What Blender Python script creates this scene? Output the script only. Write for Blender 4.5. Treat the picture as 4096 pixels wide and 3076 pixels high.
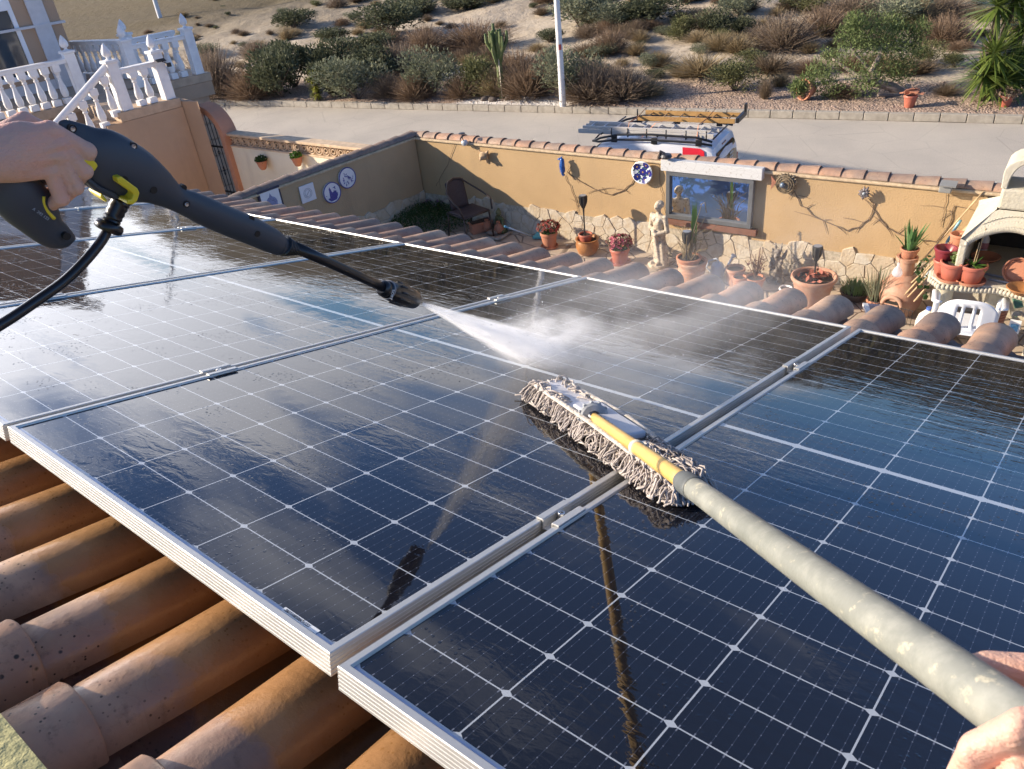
import bpy, math, random
import numpy as np
from mathutils import Vector, Matrix
random.seed(7); RN=np.random.default_rng(7)
for o in list(bpy.data.objects): bpy.data.objects.remove(o)
SC=bpy.context.scene; COL=SC.collection
# ---------------------------------------------------------------- camera (solved from the panel grid)
F=3057.92; H=4.5
B=np.array([[.993295736,-.115600957,0.],[-.0623482470,-.535724354,.842087948],[-.0973461725,-.836442368,-.539340233]])
CAM=np.array([0,0,H])
cam=bpy.data.cameras.new('camera'); camo=bpy.data.objects.new('camera',cam); COL.objects.link(camo); SC.camera=camo
cam.sensor_width=36; cam.lens=F/4096*36; cam.clip_start=.02; cam.clip_end=3000
X_,Y_,Z_=B@[1,0,0],B@[0,-1,0],B@[0,0,-1]
camo.matrix_world=Matrix([[X_[0],Y_[0],Z_[0],0],[X_[1],Y_[1],Z_[1],0],[X_[2],Y_[2],Z_[2],H],[0,0,0,1]])
cam.dof.use_dof=True; cam.dof.focus_distance=2.3; cam.dof.aperture_fstop=30
# ---------------------------------------------------------------- sky, sun, exposure
SUN_AZ,SUN_EL=-82.,21.5          # azimuth clockwise from +Y
wd=bpy.data.worlds.new('World'); SC.world=wd; wd.use_nodes=True
nt=wd.node_tree; nt.nodes.clear()
def NN(nt,t,**k):
    n=nt.nodes.new(t)
    for a,b in k.items(): setattr(n,a,b)
    return n
wo=NN(nt,'ShaderNodeOutputWorld'); bg=NN(nt,'ShaderNodeBackground'); sky=NN(nt,'ShaderNodeTexSky',sky_type='NISHITA')
sky.sun_disc=False; sky.sun_elevation=math.radians(SUN_EL); sky.sun_rotation=math.radians(SUN_AZ); sky.altitude=50; sky.air_density=1.0; sky.dust_density=.15; sky.ozone_density=4.0
bg.inputs[1].default_value=.118
tc=NN(nt,'ShaderNodeTexCoord'); sep=NN(nt,'ShaderNodeSeparateXYZ'); nt.links.new(tc.outputs['Generated'],sep.inputs[0])
def mth(nt,op,a,b=None,c=None,clamp=False):
    n=NN(nt,'ShaderNodeMath',operation=op,use_clamp=clamp)
    for i,v in enumerate((a,b,c)):
        if v is None: continue
        if isinstance(v,(int,float)): n.inputs[i].default_value=v
        else: nt.links.new(v,n.inputs[i])
    return n.outputs[0]
zz=mth(nt,'ADD',mth(nt,'MAXIMUM',sep.outputs[2],0.),.10)
cx_=mth(nt,'DIVIDE',sep.outputs[0],zz); cy_=mth(nt,'DIVIDE',sep.outputs[1],zz)
cmb=NN(nt,'ShaderNodeCombineXYZ'); nt.links.new(cx_,cmb.inputs[0]); nt.links.new(cy_,cmb.inputs[1])
mp=NN(nt,'ShaderNodeMapping',vector_type='POINT'); nt.links.new(cmb.outputs[0],mp.inputs[0]); mp.inputs['Rotation'].default_value=(0,0,math.radians(47)); mp.inputs['Scale'].default_value=(.22,1.45,1); mp.inputs['Location'].default_value=(3.3,.55,0)
mp2=NN(nt,'ShaderNodeVectorRotate',rotation_type='Z_AXIS'); mp2.inputs['Angle'].default_value=math.radians(47); nt.links.new(cmb.outputs[0],mp2.inputs['Vector'])
mp3=NN(nt,'ShaderNodeMapping'); nt.links.new(mp2.outputs[0],mp3.inputs[0]); mp3.inputs['Scale'].default_value=(.30,1.25,1); mp3.inputs['Location'].default_value=(1.3,.62,0)
s2=NN(nt,'ShaderNodeSeparateXYZ'); nt.links.new(mp2.outputs[0],s2.inputs[0])
nz=NN(nt,'ShaderNodeTexNoise'); nz.inputs['Scale'].default_value=1.1; nz.inputs['Detail'].default_value=6; nz.inputs['Roughness'].default_value=.5; nz.inputs['Distortion'].default_value=.35
nt.links.new(mp3.outputs[0],nz.inputs['Vector'])
_e,_a=math.radians(SUN_EL),math.radians(SUN_AZ)
dp=NN(nt,'ShaderNodeVectorMath',operation='DOT_PRODUCT'); nt.links.new(tc.outputs['Generated'],dp.inputs[0]); dp.inputs[1].default_value=(math.sin(_a)*math.cos(_e),math.cos(_a)*math.cos(_e),math.sin(_e)); sdot=dp.outputs['Value']
# cover grows toward the far, sun-side horizon
cov=mth(nt,'MULTIPLY',mth(nt,'SUBTRACT',mth(nt,'MULTIPLY',s2.outputs[0],-1.),1.1),.075); cov=mth(nt,'MINIMUM',mth(nt,'MAXIMUM',cov,-.06),.17)
rgt=mth(nt,'MULTIPLY',mth(nt,'MAXIMUM',sep.outputs[0],0.),-.22)
rmp=NN(nt,'ShaderNodeMapRange'); rmp.inputs[1].default_value=.505; rmp.inputs[2].default_value=.62; nt.links.new(mth(nt,'ADD',mth(nt,'ADD',nz.outputs[0],cov),rgt),rmp.inputs[0])
cl=mth(nt,'MULTIPLY',mth(nt,'MULTIPLY',rmp.outputs[0],.9),mth(nt,'MULTIPLY_ADD',sep.outputs[1],3.,.9,clamp=True),clamp=True)
mx=NN(nt,'ShaderNodeMix',data_type='RGBA'); nt.links.new(cl,mx.inputs[0]); tn=NN(nt,'ShaderNodeMix',data_type='RGBA',blend_type='MULTIPLY'); tn.inputs[0].default_value=1; nt.links.new(sky.outputs[0],tn.inputs[6]); tr_=NN(nt,'ShaderNodeMix',data_type='RGBA'); nt.links.new(mth(nt,'MULTIPLY',sep.outputs[2],1.8,clamp=True),tr_.inputs[0]); tr_.inputs[6].default_value=(.50,.72,1.12,1); tr_.inputs[7].default_value=(.80,.76,.80,1); nt.links.new(tr_.outputs[2],tn.inputs[7]); nt.links.new(tn.outputs[2],mx.inputs[6]); cb=mth(nt,'MULTIPLY_ADD',mth(nt,'POWER',mth(nt,'MAXIMUM',sdot,0.),3.),50.,6.8)
cc_=NN(nt,'ShaderNodeCombineXYZ'); nt.links.new(cb,cc_.inputs[0]); nt.links.new(cb,cc_.inputs[1]); nt.links.new(mth(nt,'MULTIPLY',cb,1.06),cc_.inputs[2]); nt.links.new(cc_.outputs[0],mx.inputs[7])
nt.links.new(mx.outputs[2],bg.inputs[0]); nt.links.new(bg.outputs[0],wo.inputs[0])
sl=bpy.data.lights.new('sun','SUN'); sl.energy=5.0; sl.angle=math.radians(.6); sl.color=(1,.85,.66)
so=bpy.data.objects.new('sun',sl); COL.objects.link(so)
sd=Vector((math.sin(math.radians(SUN_AZ))*math.cos(math.radians(SUN_EL)),math.cos(math.radians(SUN_AZ))*math.cos(math.radians(SUN_EL)),math.sin(math.radians(SUN_EL))))
so.rotation_euler=sd.to_track_quat('Z','Y').to_euler(); so.location=(-20,5,20)
SC.view_settings.view_transform='Standard'; SC.view_settings.look='None'; SC.view_settings.exposure=.80; SC.view_settings.gamma=1
SC.cycles.volume_step_rate=1.0; SC.cycles.max_bounces=8; SC.cycles.transparent_max_bounces=12; SC.cycles.volume_bounces=4
# ---------------------------------------------------------------- places
V3=lambda *a:np.array(a,float)
def ray(px,py): return B@V3((px-2048)/F,(py-1538)/F,1)
def at(px,py,z):
    d=ray(px,py); return CAM+d*(z-H)/d[2]
def onp(px,py,p0,dr,off=0.):                # vertical plane through p0 along dr
    n=V3(-dr[1],dr[0]); n/=np.linalg.norm(n)
    d=ray(px,py); k=(n@(V3(*p0[:2])-CAM[:2])+off)/(n@d[:2]); return CAM+d*k
def dep(px,py,k): return CAM+ray(px,py)*k
PO=V3(-.263,.633,3.7326); PU=V3(-.740,.6712,-.0426); PV=V3(.6587,.7105,-.2476); PN=V3(.136,.2113,.9679)
PU/=np.linalg.norm(PU); PN/=np.linalg.norm(PN); PV=np.cross(PU,PN); PV/=np.linalg.norm(PV)
if PV[1]<0: PV=-PV
def pw(u,v,h=0.): return PO+PU*u+PV*v+PN*h
def ppx(px,py,h=0.):                        # pixel -> (u,v) at height h over the panel plane
    d=ray(px,py); k=(h-(CAM-PO)@PN)/(d@PN); x=CAM+d*k-PO; return x@PU,x@PV
MP=Matrix([[PU[0],PV[0],PN[0],PO[0]],[PU[1],PV[1],PN[1],PO[1]],[PU[2],PV[2],PN[2],PO[2]],[0,0,0,1]])
# ---------------------------------------------------------------- objects
def tag(o,label=None,cat=None,group=None,kind=None):
    for k,v in (('label',label),('category',cat),('group',group),('kind',kind)):
        if v: o[k]=v
    return o
def empty(name,loc,label=None,cat=None,group=None,rot=None):
    o=bpy.data.objects.new(name,None); COL.objects.link(o); o.empty_display_size=.1
    m=Matrix.Translation(Vector(loc))
    if rot is not None: m=m@(rot if isinstance(rot,Matrix) else Matrix.Rotation(rot,4,'Z'))
    o.matrix_world=m; return tag(o,label,cat,group)
class MB:
    def __init__(s): s.v=[];s.f=[];s.m=[];s.n=0;s.a=[];s.mi=0;s.av=0.
    def add(s,vs,fs):
        vs=np.asarray(vs,float).reshape(-1,3); s.v.append(vs); s.a.append(np.full(len(vs),s.av))
        s.f+=[tuple(i+s.n for i in f) for f in fs]; s.m+=[s.mi]*len(fs); s.n+=len(vs); return s
    def box(s,c,d,R=None):
        c=V3(*c); d=V3(*d)/2
        q=np.array([[x,y,z] for x in(-1,1) for y in(-1,1) for z in(-1,1)])*d
        if R is not None: q=q@np.asarray(R).T
        return s.add(q+c,[(0,1,3,2),(4,6,7,5),(0,4,5,1),(2,3,7,6),(0,2,6,4),(1,5,7,3)])
    def prism(s,pts,z0,z1):                  # pts xy CCW
        n=len(pts); v=[(x,y,z0) for x,y in pts]+[(x,y,z1) for x,y in pts]
        return s.add(v,[tuple(range(n))[::-1],tuple(range(n,2*n))]+[(i,(i+1)%n,n+(i+1)%n,n+i) for i in range(n)])
    def extr(s,pts,d):                       # planar 3d loop extruded by vector d
        n=len(pts); p=np.array(pts,float); v=np.r_[p,p+np.asarray(d)]
        return s.add(v,[tuple(range(n))[::-1],tuple(range(n,2*n))]+[(i,(i+1)%n,n+(i+1)%n,n+i) for i in range(n)])
    def lathe(s,prof,c=(0,0,0),n=20,axis=None,cap=True,wob=0):
        v=[];f=[];m=len(prof); A=np.eye(3)
        if axis is not None:
            a=V3(*axis);a/=np.linalg.norm(a); t=V3(1,0,0) if abs(a[0])<.8 else V3(0,1,0)
            x=np.cross(t,a);x/=np.linalg.norm(x); A=np.array([x,np.cross(a,x),a]).T
        for r,z in prof:
            for i in range(n):
                t=2*math.pi*i/n; rr=r*(1+wob*math.sin(3*t+z*9)); v.append((rr*math.cos(t),rr*math.sin(t),z))
        for j in range(m-1):
            for i in range(n): f.append((j*n+i,j*n+(i+1)%n,(j+1)*n+(i+1)%n,(j+1)*n+i))
        if cap: f.append(tuple(range(n))[::-1]); f.append(tuple(range((m-1)*n,m*n)))
        return s.add(np.array(v)@A.T+V3(*c),f)
    def tube(s,pts,r,n=8,up=None,flat=None,cap=True):
        P=np.array(pts,float); k=len(P); rs=[r]*k if isinstance(r,(int,float)) else r
        T=np.gradient(P,axis=0); T/=np.linalg.norm(T,axis=1)[:,None]+1e-12
        u=V3(*(up if up is not None else ((0,0,1) if abs(T[0][2])<.9 else (1,0,0)))); v=[]
        for i in range(k):
            a=np.cross(T[i],u); a/=np.linalg.norm(a)+1e-12; b=np.cross(a,T[i])
            if up is None: u=b
            fl=1 if flat is None else flat if isinstance(flat,(int,float)) else flat[i]
            for j in range(n):
                t=2*math.pi*j/n; v.append(P[i]+rs[i]*(a*math.cos(t)+b*fl*math.sin(t)))
        f=[(i*n+j,i*n+(j+1)%n,(i+1)*n+(j+1)%n,(i+1)*n+j) for i in range(k-1) for j in range(n)]
        if cap: f+= [tuple(range(n))[::-1],tuple(range((k-1)*n,k*n))]
        return s.add(v,f)
    def build(s,name,mats,parent=None,smooth=False,bev=0,local=None):
        if not s.v: return None
        v=np.concatenate(s.v); me=bpy.data.meshes.new(name)
        o=bpy.data.objects.new(name,me); COL.objects.link(o)
        if local is not None:                # vertices are world: bring into 'local' frame
            Mi=np.array(local.inverted()); v=v@Mi[:3,:3].T+Mi[:3,3]
        me.from_pydata(v.tolist(),[],s.f)
        at_=me.attributes.new('tone','FLOAT','POINT'); at_.data.foreach_set('value',np.concatenate(s.a).astype(np.float32))
        if not isinstance(mats,(list,tuple)): mats=[mats]
        for m in mats: me.materials.append(m)
        if len(mats)>1: me.polygons.foreach_set('material_index',s.m)
        if smooth is True: me.polygons.foreach_set('use_smooth',[True]*len(me.polygons))
        elif smooth:
            me.polygons.foreach_set('use_smooth',[True]*len(me.polygons))
            bm_=__import__('bmesh').new(); bm_.from_mesh(me)
            for e in bm_.edges:
                if len(e.link_faces)==2 and e.calc_face_angle(0)>smooth: e.smooth=False
            bm_.to_mesh(me); bm_.free()
        if bev:
            b=o.modifiers.new('bevel','BEVEL'); b.width=bev; b.segments=2; b.limit_method='ANGLE'; b.angle_limit=.6
        if parent is not None: o.parent=parent
        if local is not None and parent is None: o.matrix_world=local
        return o
def worldmesh(mb,name,mats,parent=None,smooth=False,bev=0):
    """world-space vertices; re-expressed about the parent's (or own) origin"""
    if parent is not None: return mb.build(name,mats,parent,smooth,bev,local=parent.matrix_world)
    v=np.concatenate(mb.v); c=v.mean(0); c[2]=v[:,2].min()
    return mb.build(name,mats,None,smooth,bev,local=Matrix.Translation(Vector(c)))
def kids(o): return [c for c in bpy.data.objects if c.parent==o]
def copy_tree(o,parent=None):
    c=o.copy(); COL.objects.link(c)
    if parent is not None:
        c.parent=parent
        for k in ('label','category','group'):
            if k in c and k!='label': del c[k]
    for ch in kids(o): copy_tree(ch,c)
    return c
# ---------------------------------------------------------------- SDF surfaces (surface nets)
def seg(p,a,b,ra,rb):
    a=V3(*a);b=V3(*b);ba=b-a; t=np.clip(((p-a)@ba)/(ba@ba+1e-12),0,1); return np.linalg.norm(p-a-t[...,None]*ba,axis=-1)-(ra+(rb-ra)*t)
def ell(p,c,r,R=None):
    q=p-V3(*c)
    if R is not None: q=q@np.asarray(R)
    r=V3(*r); k=np.linalg.norm(q/r,axis=-1); return (k-1)*r.min()*1.0 if False else k*(k-1)/(np.linalg.norm(q/(r*r),axis=-1)+1e-9)
def smin(a,b,k):
    h=np.clip(.5+.5*(b-a)/k,0,1); return b*(1-h)+a*h-k*h*(1-h)
def nets(fn,lo,hi,step):
    lo=V3(*lo);hi=V3(*hi); n=np.ceil((hi-lo)/step).astype(int)+1
    g=np.stack(np.meshgrid(*[lo[i]+step*np.arange(n[i]) for i in range(3)],indexing='ij'),-1)
    d=fn(g); s=d<0; nx,ny,nz_=n-1
    acc=np.zeros((nx,ny,nz_,3)); cnt=np.zeros((nx,ny,nz_))
    cs=[(i,j,k) for i in(0,1) for j in(0,1) for k in(0,1)]
    for a in cs:
        for ax in range(3):
            if a[ax]: continue
            b=list(a); b[ax]=1
            sl_=lambda c:(slice(c[0],nx+c[0]),slice(c[1],ny+c[1]),slice(c[2],nz_+c[2]))
            da=d[sl_(a)];db=d[sl_(b)]; m=(da<0)!=(db<0); t=np.where(m,da/(da-db+1e-20),0)
            p=g[sl_(a)].copy(); p[...,ax]+=t*step; acc+=p*m[...,None]; cnt+=m
    act=cnt>0; idx=-np.ones(act.shape,int); idx[act]=np.arange(act.sum()); V=acc[act]/cnt[act][:,None]; Fs=[]
    for ax in range(3):
        u,w=[(1,2),(2,0),(0,1)][ax]
        sa=[slice(1,-1)]*3; sa[ax]=slice(0,-1); sb=[slice(1,-1)]*3; sb[ax]=slice(1,None)
        A=s[tuple(sa)];Bq=s[tuple(sb)]; e=np.argwhere(A!=Bq)
        for q in e:
            st=A[tuple(q)]; c=q.copy(); c[u]+=1; c[w]+=1
            def I(du,dw):
                z=c.copy(); z[u]-=du; z[w]-=dw; return idx[tuple(z)]
            f=(I(1,1),I(0,1),I(0,0),I(1,0)); Fs.append(f if st else f[::-1])
    return V,Fs
def sdf_mesh(fn,lo,hi,step):
    mb=MB(); V,Fs=nets(fn,lo,hi,step); mb.add(V,Fs); return mb
# ---------------------------------------------------------------- materials
class Mt:
    def __init__(s,name,col=(.5,.5,.5),rough=.7,spec=.5,metal=0):
        s.m=bpy.data.materials.new(name); s.m.use_nodes=True; s.t=s.m.node_tree; s.b=s.t.nodes['Principled BSDF']; s.out=s.t.nodes['Material Output']
        s.c=None; s.col=col; s.b.inputs['Base Color'].default_value=(*col,1); s.b.inputs['Roughness'].default_value=rough; s.b.inputs['Metallic'].default_value=metal; s.b.inputs['Specular IOR Level'].default_value=spec
        s.tc=NN(s.t,'ShaderNodeTexCoord'); s.bm=None
    def L(s,a,b): s.t.links.new(a,b)
    def vec(s,scale=(1,1,1),rot=(0,0,0),src='Object'):
        m=NN(s.t,'ShaderNodeMapping'); s.L(s.tc.outputs[src],m.inputs[0]); m.inputs['Scale'].default_value=scale; m.inputs['Rotation'].default_value=rot; return m.outputs[0]
    def noise(s,sc,det=4,ro=.55,vec=None,dist=0):
        n=NN(s.t,'ShaderNodeTexNoise'); n.inputs['Scale'].default_value=sc; n.inputs['Detail'].default_value=det; n.inputs['Roughness'].default_value=ro; n.inputs['Distortion'].default_value=dist
        s.L(vec if vec is not None else s.tc.outputs['Object'],n.inputs['Vector']); return n.outputs[0]
    def vor(s,sc,feat='F1',vec=None,out=0,rnd=1):
        n=NN(s.t,'ShaderNodeTexVoronoi',feature=feat); n.inputs['Scale'].default_value=sc; n.inputs['Randomness'].default_value=rnd; s.L(vec if vec is not None else s.tc.outputs['Object'],n.inputs['Vector']); return n.outputs[out]
    def rng(s,x,a,b,c=0,d=1):
        n=NN(s.t,'ShaderNodeMapRange'); s.L(x,n.inputs[0])
        for i,v in enumerate((a,b,c,d)): n.inputs[i+1].default_value=v
        return n.outputs[0]
    def mix(s,fac,col,cur=None):
        n=NN(s.t,'ShaderNodeMix',data_type='RGBA')
        if isinstance(fac,(int,float)): n.inputs[0].default_value=fac
        else: s.L(fac,n.inputs[0])
        c=cur if cur is not None else s.c
        if c is None: n.inputs[6].default_value=(*s.col,1)
        else: s.L(c,n.inputs[6])
        if isinstance(col,tuple): n.inputs[7].default_value=(*col,1)
        else: s.L(col,n.inputs[7])
        s.c=n.outputs[2]; s.L(s.c,s.b.inputs['Base Color']); return s
    def bump(s,h,dist=.01,st=1):
        n=NN(s.t,'ShaderNodeBump'); n.inputs['Distance'].default_value=dist; n.inputs['Strength'].default_value=st; s.L(h,n.inputs['Height'])
        if s.bm is not None: s.L(s.bm,n.inputs['Normal'])
        s.bm=n.outputs[0]; s.L(s.bm,s.b.inputs['Normal']); return s
    def rough(s,x): s.L(x,s.b.inputs['Roughness']); return s
    def attr(s,n='tone'):
        a=NN(s.t,'ShaderNodeAttribute'); a.attribute_name=n; return a.outputs['Fac']
    def M(s,op,a,b=None,c=None,clamp=False): return mth(s.t,op,a,b,c,clamp)
def simple(name,col,rough=.7,var=.15,sc=8,spec=.5,metal=0,bump=0,bsc=60,dark=None):
    m=Mt(name,col,rough,spec,metal); d=dark or tuple(c*(1-var*2) for c in col)
    m.mix(m.rng(m.noise(sc),.35,.7),d)
    if bump: m.bump(m.noise(bsc,3),bump)
    return m.m
# ================================================================ materials
def mk_glass():
    g=Mt('panel_glass',(.010,.010,.013),.045,.5); t=g.t
    sp=NN(t,'ShaderNodeSeparateXYZ'); g.L(g.tc.outputs['Object'],sp.inputs[0]); M=g.M
    u=M('SUBTRACT',sp.outputs[0],.0120); v0=M('SUBTRACT',sp.outputs[1],.0185)
    far=M('GREATER_THAN',v0,1.0265); v=M('SUBTRACT',v0,M('MULTIPLY',far,.013))
    CU,CV=.1692,.085
    def line(x,p,w,w2=None):      # 1 on lines of pitch p, half width w
        f=M('ABSOLUTE',M('SUBTRACT',M('FRACT',M('ADD',M('DIVIDE',x,p),.5)),.5)); return M('MULTIPLY',f,p)
    du=line(u,CU,0);dv=line(v,CV,0)
    lu=M('LESS_THAN',du,.0011); lv=M('LESS_THAN',dv,.0010)
    dia=M('LESS_THAN',M('ADD',du,M('MULTIPLY',dv,1.5)),.0095)
    gap=M('LESS_THAN',M('ABSOLUTE',M('SUBTRACT',v0,1.0265)),.0075)
    out=M('MAXIMUM',M('MAXIMUM',M('LESS_THAN',u,0.),M('GREATER_THAN',u,CU*6)),M('MAXIMUM',M('LESS_THAN',v0,0.),M('GREATER_THAN',v,CV*24)))
    white=M('MAXIMUM',M('MAXIMUM',lu,lv),M('MAXIMUM',dia,M('MAXIMUM',out,gap)))
    db=line(M('ADD',u,CU/18),CU/9,0); bus=M('LESS_THAN',db,.00038)
    pad=M('MULTIPLY',M('LESS_THAN',db,.0009),M('LESS_THAN',M('ABSOLUTE',M('SUBTRACT',dv,.0035)),.0022))
    dot=M('MULTIPLY',M('LESS_THAN',db,.0007),M('LESS_THAN',line(v,CV/5,0),.0008))
    strip=M('MULTIPLY',M('MULTIPLY',M('GREATER_THAN',v0,-.0050),M('LESS_THAN',v0,-.0012)),M('GREATER_THAN',g.noise(9,2,vec=g.vec((1,.01,1))),.42))
    nv=g.noise(3,3); g.c=None
    g.mix(g.rng(nv,.3,.75),(.009,.009,.013))
    g.mix(M('MULTIPLY',bus,.30),(.08,.10,.15)); g.mix(M('MULTIPLY',M('MAXIMUM',pad,dot),.5),(.26,.28,.34))
    g.mix(white,(.42,.45,.48)); g.mix(M('MULTIPLY',strip,.8),(.30,.38,.58))
    # water film: ripples elongated along v, in broad wet zones
    wz=g.rng(g.noise(2.2,3,vec=g.vec((1,.8,1))),.40,.62)
    r1=g.noise(15,3,.5,vec=g.vec((1.0,2.6,1),(0,0,.75)),dist=.8); r2=g.noise(60,2,.5,vec=g.vec((1,2.2,1),(0,0,.75)))
    h=M('ADD',M('MULTIPLY',M('MULTIPLY',r1,wz),1.),M('MULTIPLY',M('MULTIPLY',r2,wz),.18))
    g.bump(h,.0006,1); bd=g.rng(g.vor(95),.10,.24,1,0); g.bump(M('MULTIPLY',bd,g.rng(g.noise(5,4,.7),.52,.62)),.00035)
    g.b.inputs['IOR'].default_value=1.62
    g.rough(M('ADD',M('MULTIPLY',white,.04),.035))
    return g.m
GLASS=mk_glass()
def mk_alu(name='anodised_aluminium',c=(.58,.575,.55),r=.38):
    a=Mt(name,c,r,.5,.45); a.mix(a.rng(a.noise(30,3,vec=a.vec((1,1,8))),.3,.8),tuple(x*.85 for x in c)); return a.m
ALU=mk_alu(); ALUD=mk_alu('dull_aluminium',(.42,.40,.36),.5)
def mk_tile(name,base,alt,dark,wet=True):
    t=Mt(name,base,.75,.4); M=t.M
    t.mix(t.attr(),alt); t.mix(t.rng(t.noise(5,4),.40,.72),tuple(x*.72 for x in base))
    t.mix(M('MULTIPLY',t.rng(t.noise(2.3,5,.6,dist=.6),.45,.62),.70),(.155,.125,.115))
    t.mix(M('MULTIPLY',t.rng(t.noise(14,5,.65),.52,.75),.35),(.46,.36,.24))
    sp=t.rng(t.vor(90),.12,.20,1,0); t.mix(M('MULTIPLY',sp,t.rng(t.noise(6,3),.44,.56)),(.03,.022,.02)); sp2=t.rng(t.vor(38),.10,.16,1,0); t.mix(M('MULTIPLY',sp2,t.rng(t.noise(5,3),.52,.6)),(.04,.03,.025)); t.mix(M('MULTIPLY',t.rng(t.noise(30,5,.75),.55,.72),.55),(.12,.075,.05))
    r=t.rng(t.noise(9,3),.3,.7,.55,.85)
    if wet:
        s=NN(t.t,'ShaderNodeSeparateXYZ'); t.L(t.tc.outputs['Object'],s.inputs[0])
        w=t.rng(M('ADD',s.outputs[1],M('MULTIPLY',t.noise(7,4,.7),.16)),-.02,-.0)    # hosed zone beside the panel edge
        w=M('MULTIPLY',w,M('LESS_THAN',s.outputs[1],1.)); t.mix(M('MULTIPLY',w,.65),(.46,.23,.07))
        w2=M('MULTIPLY',t.rng(t.noise(3.2,2),.46,.52),M('LESS_THAN',s.outputs[1],1.)); w=M('MAXIMUM',w,w2)
        r=M('ADD',M('MULTIPLY',r,M('SUBTRACT',1,w)),M('MULTIPLY',w,.26)); t.mix(M('MULTIPLY',w2,.15),(.24,.12,.07))
    t.rough(r); t.bump(t.noise(60,4,.7),.0012); t.bump(t.noise(8,3),.004); return t.m
TILE=mk_tile('terracotta_roof',(.52,.285,.175),(.56,.38,.25),None); PAN=mk_tile('pan_tile_clay',(.24,.115,.08),(.18,.10,.08),None)  # pan clay darkened in colour so the valleys between barrels look shaded
TILE2=mk_tile('coping_clay',(.48,.27,.17),(.36,.27,.20),None,False)
MOSS=simple('mossy_cement',(.46,.42,.20),.95,.3,25,dark=(.24,.24,.12),bump=.006,bsc=50)
def mk_render(name,c,str_=(.30,.20,.10),bs=55,bd=.006,st=.5):
    m=Mt(name,c,.92,.2); m.mix(m.rng(m.noise(1.3,5,.6),.35,.75),tuple(x*.86 for x in c))
    m.mix(m.M('MULTIPLY',m.rng(m.noise(2.4,6,.7,vec=m.vec((1,1,.22))),.54,.78),st),str_)
    m.bump(m.noise(bs,3,.5),bd); return m.m
OCHRE=mk_render('ochre_render',(.47,.325,.175),(.34,.25,.15)); OCHRE2=mk_render('weathered_ochre_render',(.47,.34,.20),(.3,.22,.14)); CREAM=mk_render('cream_render',(.80,.74,.58),(.45,.40,.32),40,.003,.4)
TAN=mk_render('tan_render',(.46,.325,.225),(.27,.20,.15),30,.004,.4); CEMENT=simple('sand_cement',(.58,.44,.28),.9,.15,20,bump=.004)
WHITE=Mt('white_painted_cement',(.80,.80,.80),.55,.4); WHITE.mix(WHITE.rng(WHITE.noise(6,4),.4,.8),(.66,.66,.68)); WHITE=WHITE.m
PVC=simple('white_plastic',(.80,.82,.86),.35,.05,4)
# ================================================================ ground, road, kerb, hill
KN=V3(0.5109,0.8597,0); KN/=np.linalg.norm(KN); KT=V3(KN[1],-KN[0],0); KS0=KN[1]*27.167
def st(x,y): return (KN[0]*x+KN[1]*y-KS0, KT[0]*x+KT[1]*y)
def sxy(s,t): return V3(KN[0]*(s+KS0)+KT[0]*t, KN[1]*(s+KS0)+KT[1]*t,0)
def _h(x,y): return .30*np.sin(x*.33+1.3*np.sin(y*.21))*np.sin(y*.27+.7)+.13*np.sin(x*.9+y*.5)*np.sin(y*1.1-x*.4)+.04*np.sin(2.3*x+1)*np.sin(2.9*y)
def zt(x,y):
    s,t=st(x,y); az=np.degrees(np.arctan2(x,np.maximum(y,.1))); k=np.clip((az+24.5)/6,0,1)*.85+np.clip((az+10)/40,0,1)*.30
    a=np.clip((s-3.)/5,0,1); far=np.maximum(s-13,0)
    return -1.505+.02*np.clip(s,0,8)+a*(_h(x,y)*.8+.18)+ .03*np.clip(s-6,0,30)*k + (.005+.085*k)*np.minimum(far,130)+far*.004+a*np.clip(far/60,0,1)*1.5*np.sin(x*.06+1)*np.sin(t*.05)*k
def T(px,py):                                # pixel -> terrain
    d=ray(px,py); lo,hi=10.,20.
    for _ in range(4000):
        p=CAM+d*lo
        if p[2]<zt(p[0],p[1]): break
        lo+=.05
    return CAM+d*(lo-.025)
ss=np.r_[.19,np.arange(.5,24,.42),24*1.075**np.arange(0,32)]; tt=np.r_[-140,-110,-85,-70,-60,-50,np.arange(-44,30,.45),32,36,42,50,65,85]
G=np.array([[sxy(s,t) for t in tt] for s in ss]); G[...,2]=zt(G[...,0],G[...,1]); G[0,:,2]=-1.53
mb=MB(); nS,nT=len(ss),len(tt); mb.add(G.reshape(-1,3),[(i*nT+j,i*nT+j+1,(i+1)*nT+j+1,(i+1)*nT+j) for i in range(nS-1) for j in range(nT-1)])
hm=Mt('sandy_hillside',(.47,.40,.31),.95,.1); M=hm.M
geo=NN(hm.t,'ShaderNodeSeparateXYZ'); hm.L(hm.tc.outputs['Object'],geo.inputs[0])
hm.mix(hm.rng(hm.noise(.35,5,.6),.42,.62),(.42,.35,.27)); hm.mix(M('MULTIPLY',hm.rng(hm.noise(1.6,5,.7),.5,.7),.75),(.30,.24,.17)); hm.mix(M('MULTIPLY',hm.rng(hm.noise(14,3,.7),.56,.72),.5),(.17,.13,.09))
gs=M('ADD',M('ADD',M('MULTIPLY',geo.outputs[0],float(KN[0])),M('MULTIPLY',geo.outputs[1],float(KN[1]))),-float(KS0))
gs=M('ADD',gs,M('MULTIPLY',hm.noise(.6,3),1.6)); gm=hm.rng(gs,3.6,4.6,1,0)
peb=hm.vor(17,out=1); pd=hm.vor(17)
sx=NN(hm.t,'ShaderNodeSeparateColor'); hm.L(peb,sx.inputs[0])
gc=NN(hm.t,'ShaderNodeMix',data_type='RGBA'); hm.L(sx.outputs[0],gc.inputs[0]); gc.inputs[6].default_value=(.56,.41,.32,1); gc.inputs[7].default_value=(.44,.34,.27,1)
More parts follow.
